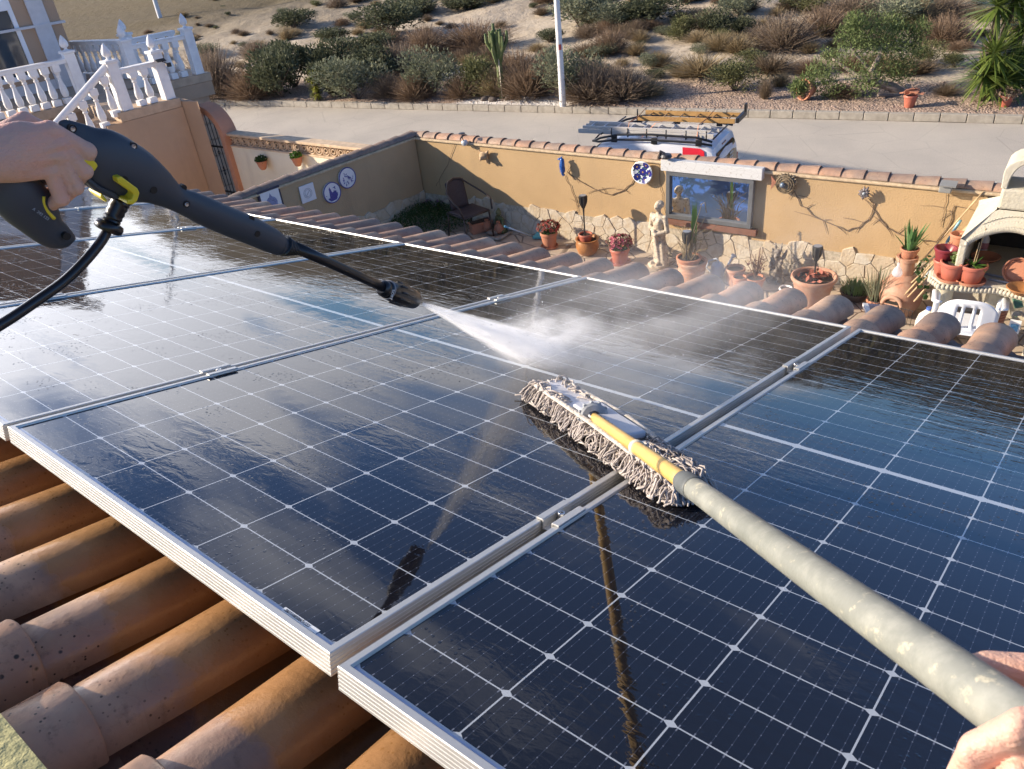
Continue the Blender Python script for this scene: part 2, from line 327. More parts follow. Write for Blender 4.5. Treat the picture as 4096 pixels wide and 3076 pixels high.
g2=NN(hm.t,'ShaderNodeMix',data_type='RGBA'); hm.L(hm.rng(pd,.30,.6),g2.inputs[0]); hm.L(gc.outputs[2],g2.inputs[6]); g2.inputs[7].default_value=(.27,.20,.155,1)
wp=at(2060,420,-1.5); dd=NN(hm.t,'ShaderNodeVectorMath',operation='DISTANCE'); mpw=NN(hm.t,'ShaderNodeMapping'); hm.L(hm.tc.outputs['Object'],mpw.inputs[0]); hm.L(mpw.outputs[0],dd.inputs[0]); dd.inputs[1].default_value=(0,0,0)
mpw.vector_type='TEXTURE'; mpw.inputs['Location'].default_value=(wp[0]-.2,wp[1]+.1,-1.45); mpw.inputs['Rotation'].default_value=(0,0,math.atan2(KT[1],KT[0])); mpw.inputs['Scale'].default_value=(1.15,.62,1)
wm=hm.rng(M('ADD',dd.outputs['Value'],M('MULTIPLY',hm.noise(2.5,3),1.)),2.3,2.7,1,0)
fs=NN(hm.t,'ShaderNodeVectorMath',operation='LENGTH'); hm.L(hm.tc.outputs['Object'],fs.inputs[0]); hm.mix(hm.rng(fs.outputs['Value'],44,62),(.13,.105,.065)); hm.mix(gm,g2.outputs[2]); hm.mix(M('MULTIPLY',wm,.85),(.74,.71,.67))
hm.bump(M('MULTIPLY',pd,gm),.03); hm.bump(hm.noise(9,5,.6),.03); hm.bump(hm.noise(1.4,3),.12)
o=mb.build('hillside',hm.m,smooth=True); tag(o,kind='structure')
mb=MB(); e=V3(0,0,-.12); q=lambda s,t,z:sxy(s,t)+V3(0,0,z)
NTt=60; tr=np.linspace(-150,90,NTt); mb.add([q(s,t,-1.70) for t in tr for s in (-34,0)],[(2*i,2*i+1,2*i+3,2*i+2) for i in range(NTt-1)])
rd=Mt('worn_asphalt',(.53,.48,.41),.9,.15); rd.mix(rd.rng(rd.noise(.5,5,.6,vec=rd.vec((1,1,1))),.35,.7),(.44,.40,.35)); rd.mix(rd.M('MULTIPLY',rd.rng(rd.noise(40,4,.85),.48,.70),.6),(.20,.18,.165)); rd.mix(rd.M('MULTIPLY',rd.rng(rd.vor(.7,'DISTANCE_TO_EDGE',vec=rd.vec((1,1,1))),.0,.01,1,0),.25),(.18,.16,.14)); rd.bump(rd.noise(45,3,.8),.012)
tag(mb.build('road',rd.m),kind='structure')
mb=MB(); mb.add([(-300,-200,-2.2),(300,-200,-2.2),(300,200,-2.2),(-300,200,-2.2)],[(0,1,2,3)]); tag(mb.build('ground',simple('bare_earth',(.34,.27,.2),.95)),kind='structure')
# kerb: single stones along the verge
KC=simple('kerb_concrete',(.40,.36,.30),.9,.15,6,bump=.004); ko=empty('kerb',sxy(0,0)+V3(0,0,-1.7)); tag(ko,kind='structure')
mb=MB(); L0=.62
for i in range(-62,52):
    t=i*L0+.1; a=math.atan2(KT[1],KT[0]); mb.av=random.random(); z=random.uniform(-.004,.004)
    R=np.array([[math.cos(a),-math.sin(a),0],[math.sin(a),math.cos(a),0],[0,0,1]]); c=sxy(.10+random.uniform(-.005,.005),t+L0/2)
    mb.box((c[0],c[1],-1.60+z),(L0-.018,.19,.20),R)
COL.objects.unlink(ko); bpy.data.objects.remove(ko); tag(mb.build('kerb',KC,bev=.012),kind='structure')
# patio floor with irregular flags
WP0=V3(1.13,10.89); WD=V3(.787,-.617,0)[:2]; WD=WD/np.linalg.norm(WD); WNn=V3(WD[1],-WD[0]) ; WNn=V3(-.617,-.787); WNn/=np.linalg.norm(WNn)   # toward the patio
SD=V3(.71,.70); SD/=np.linalg.norm(SD); WC=V3(-1.085,12.62)                # corner of front wall and side wall
def ow(px,py,off=0.): return onp(px,py,WP0-0*WNn,WD,0) if not off else onp(px,py,(WP0+WNn*off),WD)
mb=MB(); pc=[WC+WD*-.0+0*SD, WC+WD*14, WC+WD*14-SD*11, WC-SD*11]; mb.prism([(p[0],p[1]) for p in pc][::-1],-.3,0.)
pf=Mt('patio_paving',(.50,.40,.30),.9,.2); sv=pf.vec((1,1,1),(0,0,.66)); pf.mix(pf.rng(pf.noise(2,4),.4,.7),(.40,.33,.26)); pf.mix(pf.rng(pf.vor(2.6,'DISTANCE_TO_EDGE',vec=sv),.015,.03,1,0),(.24,.19,.15)); pf.mix(pf.M('MULTIPLY',pf.rng(pf.noise(20,4,.7),.5,.75),.4),(.25,.2,.16)); pf.bump(pf.rng(pf.vor(2.6,'DISTANCE_TO_EDGE',vec=sv),0,.03),.01)
tag(mb.build('patio_floor',pf.m),kind='structure')
# ================================================================ tiled roof of the house underfoot
HR=empty('house',pw(2,1,-.3),'low house with a brown barrel tiled roof carrying the solar panels','house')
SP,U0,ROWL=.2025,.093,.3505
mb=MB(); pb=MB()
def arc(n=11): return [(math.cos(math.pi*i/(n-1)),math.sin(math.pi*i/(n-1))) for i in range(n)]
AR=arc(12)
for k in range(-16,46):
    uc=U0+SP*k
    for r in range(-1,9):
        v1=-.184+ROWL*(r+1); v0=v1-.44
        if v1>.35 and v1<2.2 and -1.0<uc<5.1: continue
        w0,w1=.060,.077; hh0,hh1=.060,.072; top1=-.098+random.uniform(-.004,.004); top0=top1-.020
        base1=top1-hh1; base0=top0-hh0; ju=random.uniform(-.005,.005); jr=random.uniform(-.006,.006); mb.av=random.random(); vj=random.uniform(-.008,.008); th=.011
        v=[];f=[];n=len(AR)
        for (vv,w,hh,bz,du) in ((v0,w0,hh0,base0,ju-jr),((v0+v1)/2,(w0+w1)/2,(hh0+hh1)/2,(base0+base1)/2,ju),(v1+vj-.004,w1,hh1,base1,ju+jr),(v1+vj,w1-.004,hh1-.003,base1,ju+jr)):
            for c_,s_ in AR: v.append(pw(uc+du+c_*w,vv,bz+(s_**.82)*hh))
        for (vv,w,hh,bz,du) in ((v1+vj,w1-th,hh1-th,base1,ju+jr),(v0,w0-th,hh0-th,base0,ju-jr)):
            for c_,s_ in AR: v.append(pw(uc+du+c_*w,vv,bz+(s_**.82)*hh))
        for j in range(5): f+=[(j*n+i,j*n+i+1,(j+1)*n+i+1,(j+1)*n+i) for i in range(n-1)]
        f+=[(0,n,5*n-n*0+0)[:0] or (0,n,4*n,5*n),(n-1,5*n+n-1,4*n+n-1,n+n-1),(n,2*n,3*n,4*n),(2*n-1,5*n-1,4*n-1,3*n-1)]
        mb.add(v,f)
        # pan between this barrel and the next
        um=uc+SP/2; pb.av=random.random(); pv=[];pt=base1-.0
        for vv,hz in ((v0,pt-.016),(v1+.01,pt+.0)):
            for x,z in ((-.078,.012),(-.055,-.022),(-.02,-.042),(.02,-.042),(.055,-.022),(.078,.012)): pv.append(pw(um+x,vv,hz+z))
            for x,z in ((.078,.0),(-.078,.0)): pv.append(pw(um+x,vv,hz+z-.055))
        pb.add(pv,[(i,(i+1)%8,8+(i+1)%8,8+i) for i in range(8)]+[tuple(range(8))[::-1],tuple(range(8,16))])
HR_M=MP
def fix(ob,par,local):
    ob.parent=par; ob.matrix_parent_inverse=par.matrix_world.inverted(); ob.matrix_world=local
rt=mb.build('roof_tiles',TILE,smooth=.9,local=MP); fix(rt,HR,MP)
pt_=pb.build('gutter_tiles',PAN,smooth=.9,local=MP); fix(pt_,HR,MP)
dk=MB(); pts=[pw(-3.2,-2.2,-.262),pw(9.2,-2.2,-.262),pw(9.2,2.93,-.262),pw(-3.2,2.93,-.262)]; dk.extr(pts,PN*-.14); ob=dk.build('roof_deck',simple('bedding_mortar',(.20,.15,.12),.95),local=MP); fix(ob,HR,MP)
mb=MB()
n=60; top=[pw(-3.2+12.4*i/n,-.272+.004*math.sin(i*2.1)+.003*math.sin(i*5.),-.085) for i in range(n+1)]
lo_=[p-PN*.16 for p in top]; bk=[pw(-3.2+12.4*i/n,-1.6,-.075) for i in range(n+1)]
mb.add(top+lo_+bk,[(i,i+1,n+2+i,n+1+i) for i in range(n)]+[(i+1,i,2*n+2+i,2*n+3+i) for i in range(n)]); ob=mb.build('ridge_cap',MOSS,local=MP); fix(ob,HR,MP)
for uu in (-3.0,9.0):
    wl=MB(); wl.extr([pw(uu,2.7,-.41),pw(uu,-2.1,-.41),V3(*pw(uu,-2.1,0)[:2],-.0),V3(*pw(uu,2.7,0)[:2],-.0)],PU*.2); ob=worldmesh(wl,'wall',OCHRE,HR)
# ================================================================ solar panels
def make_panel(u0,v0,label,first=None):
    L=MP@Matrix.Translation((u0,v0,0)); W,LL=1.039,2.091
    if first is not None:
        o=copy_tree(first); o.matrix_world=L; return tag(o,label,'solar panel')
    e=bpy.data.objects.new('solar_module',None); COL.objects.link(e); e.matrix_world=L; tag(e,label,'solar panel','solar panels in a row on the roof')
    prof=[(.0125,-.034),(.0125,-.0045),(.0115,-.0008),(.0105,0),(.0012,0),(0,-.0012)]
    z=-.006
    while z>-.034: prof+=[(0,z),(.0007,z-.0005),(.0007,z-.0012),(0,z-.0017)]; z-=.0062
    prof+=[(0,-.036),(.02,-.036)]
    v=[];f=[]
    for d,h in prof: v+=[(d,d,h),(W-d,d,h),(W-d,LL-d,h),(d,LL-d,h)]
    for i in range(len(prof)-1):
        for j in range(4): f.append((4*i+j,4*i+(j+1)%4,4*i+4+(j+1)%4,4*i+4+j))
    mb=MB(); mb.add(v,f); mb.build('frame',ALU,e)
    g=MB(); g.add([(.0125,.0125,-.0042),(W-.0125,.0125,-.0042),(W-.0125,LL-.0125,-.0042),(.0125,LL-.0125,-.0042),(.0125,.0125,-.009),(W-.0125,.0125,-.009),(W-.0125,LL-.0125,-.009),(.0125,LL-.0125,-.009)],[(0,1,2,3),(7,6,5,4),(0,4,5,1),(1,5,6,2),(2,6,7,3),(3,7,4,0)])
    g.build('glass',GLASS,e); return e
pA=make_panel(0,0,'dark solar panel with the mop head and the water jet on it')
make_panel(-1.064,-.008,'dark solar panel at the right, under the long grey pole',pA)
make_panel(1.054,-.004,'solar panel under the tip of the black lance, full of bright cloud reflections',pA)
make_panel(2.112,.0,'solar panel behind the black hose, third from the mop',pA)
make_panel(3.172,.0,'solar panel crossed by white post reflections behind the washer gun',pA)
make_panel(4.232,.0,'farthest solar panel, mostly hidden behind the hand and gun',pA)
# serial sticker
def text3(s,size,mat,M4,parent=None,name='lettering',ext=0.0003):
    cu=bpy.data.curves.new('t','FONT'); cu.body=s; cu.size=size; cu.extrude=ext; cu.align_x='LEFT'; to=bpy.data.objects.new('t',cu); COL.objects.link(to)
    bpy.context.view_layer.update(); me=bpy.data.meshes.new_from_object(to.evaluated_get(bpy.context.evaluated_depsgraph_get())); bpy.data.objects.remove(to)
    o=bpy.data.objects.new(name,me); COL.objects.link(o); me.materials.clear(); me.materials.append(mat)
    if parent is not None: o.parent=parent; o.matrix_parent_inverse=parent.matrix_world.inverted()
    o.matrix_world=M4; return o
BLK=simple('black_ink',(.02,.02,.02),.6); STK=simple('white_sticker',(.75,.77,.78),.4)
mb=MB(); mb.box((.085,.0180,-.0036),(.075,.0085,.0006)); s_=mb.build('serial_sticker',STK,pA)
text3('2852108200Q1222',.0068,BLK,MP@Matrix.Translation((.118,.0158,-.0030))@Matrix.Rotation(math.pi,4,'Z')@Matrix.Rotation(0,4,'X')@Matrix.Translation((0,-.0045,0)),s_,'lettering',.0001)
# clamps between the panels
def clamp(u,v,first=None,label=''):
    L=MP@Matrix.Translation((u,v,0))
    if first is not None: o=copy_tree(first); o.matrix_world=L; return tag(o,label,'clamp')
    e=bpy.data.objects.new('panel_clamp',None); COL.objects.link(e); e.matrix_world=L; tag(e,label,'clamp','clamps holding the panel frames')
    mb=MB(); mb.box((-.0165,0,.0022),(.013,.078,.0034)); mb.box((.0165,0,.0022),(.013,.078,.0034)); mb.box((-.0092,0,-.006),(.0024,.078,.018)); mb.box((.0092,0,-.006),(.0024,.078,.018)); mb.box((0,0,-.0135),(.017,.078,.003)); mb.build('bracket',ALU,e,bev=.0006)
    b=MB(); b.lathe([(.0001,.001),(.0035,.001),(.0035,-.002+.006),(.0062,.004),(.0066,.0034),(.0066,-.006),(.0085,-.0065),(.0085,-.012)],n=16); b.build('bolt',simple('bolt_steel',(.5,.5,.5),.25,.1,8,metal=1),e,smooth=.6); return e
k0=clamp(-.0125,.472,None,'aluminium clamp with a bolt between the two nearest panels, below the mop')
clamp(-.0125,1.56,k0,'aluminium clamp near the far end of the two nearest panels, beside the wet corner')
clamp(1.0465,1.56,k0,'small clamp on the frame line to the right of the lance nozzle')
clamp(1.0465,.476,k0,'clamp on the left part of the frame line below the nozzle')
clamp(2.102,.50,k0,'clamp on the frame line behind the hose, near the left edge')
clamp(3.161,1.56,k0,'clamp on the frame line just under the washer gun body')
clamp(4.221,1.50,k0,'clamp on the farthest frame line beside the hand')
for k,u in enumerate((.477,1.56)):
    mb=MB(); mb.box((1.6,u,-.060),(7.4,.04,.046)); o=mb.build('mounting_rail',ALUD,None); o.matrix_world=MP; tag(o,('near aluminium mounting rail running under all the panels','far aluminium mounting rail running under all the panels')[k],'rail','rails under the panels')
# ================================================================ garden walls
def WM(a,out=0.,z=0.,rot=0.):
    p=WP0[:2]+WD*a+WNn*out
    return Matrix([[WD[0],-WNn[0],0,p[0]],[WD[1],-WNn[1],0,p[1]],[0,0,1,z],[0,0,0,1]])@Matrix.Rotation(rot,4,'Z')
def wal(px,py,off=0.):                        # pixel -> (along,z) on the plane 'off' in front of the wall
    p=ow(px,py,off); return float((p[:2]-WP0[:2])@WD),float(p[2])
def clip(poly,n,d):
    out=[]
    for i in range(len(poly)):
        a,b=poly[i],poly[(i+1)%len(poly)]; da=a@n-d; db=b@n-d
        if da<=0: out.append(a)
        if (da<0)!=(db<0) and abs(da-db)>1e-12: out.append(a+(b-a)*(da/(da-db)))
    return out
def stones(x0,x1,ztop,seed,pitch=.2):
    r=np.random.default_rng(seed); S=[]
    for i in range(int((x1-x0)/pitch)+2):
        for j in range(-1,4): S.append(V3(x0+(i+.5*(j%2))*pitch+r.uniform(-.085,.085),j*.17+r.uniform(-.07,.07)+.05))
    S=np.array(S); mb=MB()
    for c in S:
        if c[1]<-.05 or c[1]>ztop-.06: continue
        q=V3(pitch*1.1,.22); poly=[c+q*k for k in((-1,-1),(1,-1),(1,1),(-1,1))]
        for o in S:
            if o is c or np.linalg.norm(o-c)>.6 or (o==c).all(): continue
            n=o-c;L=np.linalg.norm(n);n=n/L; poly=clip(poly,n,(c+o)@n/2-.0035)
            if len(poly)<3: break
        if len(poly)<3: continue
        poly=clip(poly,V3(0,-1),0.); 
        if c[1]>ztop-.22:
            a=r.uniform(-.5,.5); poly=clip(poly,V3(math.sin(a),math.cos(a)),V3(math.sin(a),math.cos(a))@V3(c[0],ztop+r.uniform(-.03,.03)))
        poly=clip(poly,V3(-1,0),-x0) ; poly=clip(poly,V3(1,0),x1)
        if len(poly)<3: continue
        P=np.array(poly); cc=P.mean(0); Pi=cc+(P-cc)*.95; n=len(P); mb.av=r.random(); t=r.uniform(.024,.034)
        v=[(p[0],0,p[1]) for p in P]+[(p[0],-t+.006,p[1]) for p in P]+[(p[0],-t,p[1]) for p in Pi]
        mb.add(v,[(i,(i+1)%n,n+(i+1)%n,n+i) for i in range(n)]+[(n+i,n+(i+1)%n,2*n+(i+1)%n,2*n+i) for i in range(n)]+[tuple(range(2*n,3*n))])
    return mb
STONE=Mt('pale_limestone',(.56,.51,.42),.9,.2); STONE.mix(STONE.attr(),(.52,.43,.31)); STONE.mix(STONE.rng(STONE.noise(9,5,.6),.45,.7),(.46,.36,.24)); STONE.bump(STONE.noise(30,4,.6),.012); STONE=STONE.m
MORT=simple('wall_mortar',(.52,.45,.34),.95,.2,30,bump=.008)
def garden_wall(name,label,M4,L,zt_,mat,cop,seed,stop=.47,rev=False,tl=.257,ph=0.,side=False):
    e=bpy.data.objects.new(name,None); COL.objects.link(e); e.matrix_world=M4; tag(e,label,'wall')
    mb=MB(); mb.box((L/2,.10,(zt_-1.75)/2),(L,.20,zt_+1.75)); mb.build('rendered_wall',mat,e)
    mb=MB(); mb.box((L/2,.095,zt_+.018),(L,.26,.036)); mb.box((L/2,.10,zt_+.045),(L,.16,.024)); mb.build('cement_ledge',CEMENT,e,bev=.012)
    mb=MB(); x=ph; i=0
    while x<L:
        r0,r1=(.086,.102) if not rev else (.102,.086); x1=min(x+tl+.05,L+.05); mb.av=random.random(); j=random.uniform(-.006,.006); v=[];n=11
        dz=zt_+.036
        for xx,rr,zo in ((x,r0,0),((x1),r1,.0),(x1,r1-.014,0),(x,r0-.014,0)):
            tilt=(.012 if (xx>x)!=rev else -.0)
            for q in range(n):
                a=math.pi*q/(n-1); v.append((xx,.10+j+math.cos(a)*rr*1.05,dz+tilt+math.sin(a)*rr*.66))
        mb.add(v,[(k*n+q,k*n+q+1,((k+1)%4)*n+q+1,((k+1)%4)*n+q) for k in range(4) for q in range(n-1)]); x+=tl; i+=1
    mb.build('coping_tiles',cop,e,smooth=.8)
    mb=MB(); mb.box((L/2,-.008,stop/2-.03),(L,.02,stop-.05)); m_=mb.build('stone_backing',MORT,e)
    stones(.0,L,stop,seed).build('stone_cladding',STONE,e); return e
aC=float((WC-WP0[:2])@WD)
GW=garden_wall('garden_wall','long ochre garden wall facing us, with the mirror and clay coping tiles on top',WM(aC-.2),9.8,1.298,OCHRE,TILE2,3,ph=.03)
# thin dry creeper stems on the render
def creeper(pxs,mat,r=.0022,off=.012):
    return [V3(*ow(x,y,off)) for x,y in pxs]
# side wall (in shade)
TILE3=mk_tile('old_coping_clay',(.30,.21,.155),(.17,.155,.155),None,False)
p=WC-SD*11; SM=Matrix([[SD[0],-SD[1],0,p[0]],[SD[1],SD[0],0,p[1]],[0,0,1,0],[0,0,0,1]])
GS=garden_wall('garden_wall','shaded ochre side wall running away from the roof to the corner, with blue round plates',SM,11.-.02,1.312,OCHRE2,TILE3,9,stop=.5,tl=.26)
def sidep(px,py,off=0.): 
    n=V3(SD[1],-SD[0]); return onp(px,py,WC+n*off,SD)
# ================================================================ neighbour's cream wall, arch and gate (same line as the garden wall)
e=empty('cream_wall',(0,0,0),'cream rendered street wall with a pierced lattice band on top'); e.matrix_world=WM(aC-5.25); tag(e,cat='wall'); L=5.2
mb=MB(); mb.box((L/2,.1,-.45),(L,.2,2.5)); mb.build('rendered_wall',CREAM,e)
mb=MB(); mb.box((L/2,.1,.815),(L,.23,.03)); mb.box((L/2,.1,1.035),(L,.25,.05)); mb.build('cap',simple('peach_stone',(.62,.47,.32),.85,.15,10),e,bev=.008)
LT=simple('lattice_stone',(.60,.45,.31),.85,.15,10); mb=MB(); mb.box((L/2,.13,.92),(L,.04,.18)); mb.build('recess',simple('shaded_stone',(.40,.30,.2),.9),e)  # darker back panel; the shade in the lattice holes is in its colour
mb=MB(); n=int(L/.19)
for i in range(n):
    c=V3((i+.5)*L/n,.10-.06,.92); a=np.linspace(0,2*math.pi,19)
    for rr,ry in ((.088,.082),(.045,.04)):
        pts=[c+V3(rr*math.cos(t),0,ry*math.sin(t)) for t in a]; mb.tube(pts,.013,6,up=(0,1,0),cap=False)
    mb.tube([c+V3(-.09,0,.08),c+V3(-.062,0,.0),c+V3(-.09,0,-.08)],.011,6)
mb.build('lattice',LT,e)
Pr=V3(*wal(905,520)); ar=Pr[0]; zr=.98; Ro=.60
e=empty('gate_arch',(0,0,0),'rounded terracotta coloured arch of the neighbour garden gate','gate arch'); e.matrix_world=WM(ar,0,0)
mb=MB(); v=[]; prof=[]
for t in np.linspace(0,math.pi,25): prof.append((-Ro+Ro*math.cos(t),zr+Ro*math.sin(t)))
path=[(0,-1.75)]+prof+[(-2*Ro,-1.75)]; inn=[(-.13,-1.75)]+[(-Ro+(Ro-.13)*math.cos(t),zr+(Ro-.13)*math.sin(t)) for t in np.linspace(0,math.pi,25)]+[(-2*Ro+.13,-1.75)]
for (x,z),(xi,zi) in zip(path,inn): v+=[(x,-.10,z),(x,.24,z),(xi,.24,zi),(xi,-.10,zi)]
n=len(path); mb.add(v,[(4*i+j,4*i+(j+1)%4,4*i+4+(j+1)%4,4*i+4+j) for i in range(n-1) for j in range(4)]); mb.build('arch',mk_render('arch_render',(.50,.26,.17),(.3,.15,.1)),e,bev=.01)
IRON=simple('black_iron',(.03,.03,.03),.5,.1); e=empty('iron_gate',(0,0,0),'black wrought iron gate bars under the terracotta arch','gate'); e.matrix_world=WM(ar-.13,.0,0)
mb=MB(); ri=Ro-.13
for i in range(9):
    x=-.05-i*.115; zt2=zr+math.sqrt(max(ri*ri-(x+ri)**2,0)); mb.tube([(x,.04,-1.68),(x,.04,zt2)],.009,6)
mb.build('bars',IRON,e)
for z in (-1.3,-.2,.75): mb=MB(); mb.box((-ri,.04,z),(2*ri,.02,.035)); mb.build('cross_bar',IRON,e)
mb=MB()
for x in (-.165,-.395,-.62):
    mb=MB()
    for z in (.25,): mb.lathe([(.008,-.1),(.022,-.06),(.012,-.02),(.03,0),(.012,.02),(.022,.06),(.008,.1)],(x,.04,z),8); mb.build('baluster_knot',IRON,e); mb=MB()
    mb.tube([(x+.05*math.cos(t)*(1-t/9),.04,.62+.05*math.sin(t)*(1-t/9)) for t in np.linspace(0,7,16)],.006,5); mb.build('scroll_ornament',IRON,e)
# two wall pots with plants on the cream wall
PLG=simple('green_glaze',(.02,.13,.06),.25,.2); TC=Mt('terracotta',(.46,.20,.12),.8,.3); TC.mix(TC.rng(TC.noise(12,4),.4,.75),(.44,.19,.115)); TC.mix(TC.M('MULTIPLY',TC.rng(TC.noise(7,5,.7),.55,.75),.5),(.60,.40,.30)); TC.bump(TC.noise(60,3),.002); TC=TC.m
SOIL=simple('potting_soil',(.06,.04,.03),.95,.3,60,bump=.01)
def leafmat(name,c,c2,tr=.25,rough=.75):
    m=Mt(name,c,rough,.2); m.mix(m.attr(),c2); m.mix(m.rng(m.noise(2.5,3),.4,.7),tuple(x*.75 for x in c)); 
    m.b.inputs['Transmission Weight'].default_value=0; m.b.inputs['Subsurface Weight'].default_value=0
    t=NN(m.t,'ShaderNodeBsdfTranslucent'); a=NN(m.t,'ShaderNodeMixShader'); a.inputs[0].default_value=tr; m.L(m.c,t.inputs[0]); m.L(m.b.outputs[0],a.inputs[1]); m.L(t.outputs[0],a.inputs[2]); m.L(a.outputs[0],m.out.inputs[0]); return m.m
LG=leafmat('fresh_green_leaf',(.09,.20,.035),(.14,.26,.05)); LD=leafmat('dark_green_leaf',(.035,.075,.025),(.06,.11,.035)); LO=leafmat('olive_leaf',(.13,.14,.055),(.20,.19,.10)); LB=leafmat('dry_brown_twig',(.22,.165,.12),(.32,.25,.18)); LR=leafmat('rust_twig',(.22,.12,.055),(.30,.17,.08)); LY=leafmat('straw_grass',(.36,.28,.16),(.26,.20,.12)); LGR=leafmat('grey_green_leaf',(.16,.18,.11),(.24,.24,.16))
def blades(mb,c,n,L,W,up=.6,spread=1.,bend=.3,seed=0,R0=.0):
    """strap leaves fanning from one point"""
    r=np.random.default_rng(seed)
    for i in range(n):
        a=r.uniform(0,2*math.pi); e=math.asin(np.clip(r.uniform(up-.5*spread,up+.4),-.6,.99)); d=V3(math.cos(a)*math.cos(e),math.sin(a)*math.cos(e),math.sin(e)); s=np.cross(d,V3(0,0,1)); s/=np.linalg.norm(s)+1e-9
        l=L*r.uniform(.7,1.1); w=W*r.uniform(.7,1.2); p0=V3(*c)+V3(math.cos(a),math.sin(a),0)*R0*r.random(); pts=[];mb.av=r.random()
        for t,ww in ((0,.5),(.3,1),(.65,.8),(1,.04)):
            p=p0+d*l*t-V3(0,0,1)*bend*l*t*t; pts+=[p-s*w*ww/2,p+s*w*ww/2]
        mb.add(pts,[(0,1,3,2),(2,3,5,4),(4,5,7,6)])
def leaves(mb,C,n,size,seed,shape='ball',asp=2.2,rad=(1,1,1)):
    r=np.random.default_rng(seed); 
    for i in range(n):
        d=r.normal(size=3); d/=np.linalg.norm(d); p=V3(*C)+d*np.array(rad)*(r.random()**.4)
        a=r.normal(size=3);a/=np.linalg.norm(a); b=np.cross(a,r.normal(size=3)); b/=np.linalg.norm(b); s=size*r.uniform(.6,1.3); mb.av=r.random()
        mb.add([p-a*s*asp/2,p+b*s/2,p+a*s*asp/2,p-b*s/2],[(0,1,2,3)])
for (px,py,lab,gm_) in ((1050,655,'green glazed pot hanging on the cream wall, nearer the arch',0),(1190,640,'terracotta wall pot with a leafy plant on the cream wall, nearer the ochre wall',1)):
    a,z=wal(px,py,.12); e=empty('wall_pot',(0,0,0),lab,'plant pot','pots hanging on the cream wall'); e.matrix_world=WM(a,.13,z-.09)
    mb=MB(); mb.lathe([(.04,-.02),(.06,.0),(.085,.06),(.10,.13),(.11,.135),(.11,.15),(.09,.15),(.085,.10)],n=16); mb.build('pot',TC,e,smooth=.7)
    mb=MB(); leaves(mb,(0,0,.18),160 if gm_ else 220,.03,px,rad=(.12,.12,.07)); mb.build('foliage',LG if gm_ else LD,e)
# ================================================================ neighbour's house and terrace
TD=V3(.7506,.6607); TNn=V3(.6607,-.7506)        # terrace front direction and outward (toward us)
A_=V3(-9.22,15.78); P1=V3(-7.97,16.77); P2=V3(-6.56,15.22); P3=V3(-5.96,15.85); P4=V3(-6.12,18.45); P5=V3(-7.13,17.57)
NH=empty('neighbour_house',(-9,18,-1.7),'tan neighbour house with a raised terrace and stair at the left','house')
mb=MB(); off=TNn*.12
T0=P1-TD*6; 
terr=[T0+off,P1+TD*.15+off,P1+TD*.15-TNn*.3,P5-TD*.1+TNn*.1,P4+TD*.22+TNn*.12,P4+TD*.22-TNn*5,T0-TNn*5]
mb.prism([(p[0],p[1]) for p in terr],1.62,1.79); mb.build('terrace_slab',simple('tan_stone_edge',(.50,.37,.26),.8,.1),NH,bev=.006,local=NH.matrix_world)
mb=MB(); mb.prism([(p[0],p[1]) for p in [T0+off*.7,P1+TD*.1+off*.7,P5-TD*.05,P5-TD*.05-TNn*4.5,T0-TNn*4.5]],-1.75,1.615)
mb.prism([(p[0],p[1]) for p in [P5-TD*.05+TNn*.02,P4+TD*.05+TNn*.0,P4+TD*.05-TNn*4,P5-TD*.05-TNn*4]],-1.75,1.32)
mb.prism([(p[0],p[1]) for p in [P5-TD*.1+TNn*.10,P4+TD*.2+TNn*.10,P4+TD*.2-TNn*4.8,P5-TD*.1-TNn*4.8]],1.325,1.615)
# stair landing block in front
lw=[P2-TD*.2+TNn*.15,P3+TD*.15+TNn*.15,P3+TD*.15-TNn*2.2,P2-TD*.2-TNn*2.2]; mb.prism([(p[0],p[1]) for p in lw],-1.75,1.62)
C3=V3(-5.36,15.62); mb.prism([(p[0],p[1]) for p in [P3+TD*.16+TNn*.14,C3,C3-TNn*.6,P3+TD*.16-TNn*1.2]],-1.76,1.72)
mb.build('wall',TAN,NH,local=NH.matrix_world)
mb=MB(); mb.prism([(p[0],p[1]) for p in lw],1.625,1.79); mb.build('landing',simple('tan_stone_edge',(.50,.37,.26),.8,.1),NH,bev=.006,local=NH.matrix_world)
mb=MB()
for i in range(10):
    q=P2-TD*(.2+.28*i); mb.prism([(p[0],p[1]) for p in [q-TD*.28+TNn*.15,q+TNn*.15,q-TNn*.95,q-TD*.28-TNn*.95]],-1.74,1.62-.17*(i))
mb.build('stair',TAN,NH,local=NH.matrix_world)
# upper house wall with a window
HC=V3(-8.9,19.0)
def hp(px,py): 
    p=onp(px,py,HC,TD); return float((p[:2]-HC)@TD),float(p[2])
HM=Matrix([[TD[0],-TD[1],0,HC[0]],[TD[1],TD[0],0,HC[1]],[0,0,1,0],[0,0,0,1]])
bl=hp(24,342);br=hp(158,309); tl_=hp(0,50); wx1=br[0]; wx0=wx1-2.1; wz0=br[1]; 
tr=hp(62,62); wz1=wz0+1.75
def hb(mb,x0,x1,y0,y1,z0,z1): mb.box(((x0+x1)/2,(y0+y1)/2,(z0+z1)/2),(x1-x0,y1-y0,z1-z0))
mb=MB(); zt0,zt1=1.79,5.2
hb(mb,wx1,0,0,.3,zt0,zt1); hb(mb,wx0-.3,wx0,0,.3,zt0,zt1); hb(mb,wx0,wx1,0,.3,zt0,wz0); hb(mb,wx0,wx1,0,.3,wz1,zt1); hb(mb,-.3,-.0,.3,5,zt0,zt1)
hw=mb.build('upper_wall',TAN,NH); hw.matrix_parent_inverse=NH.matrix_world.inverted(); hw.matrix_world=HM
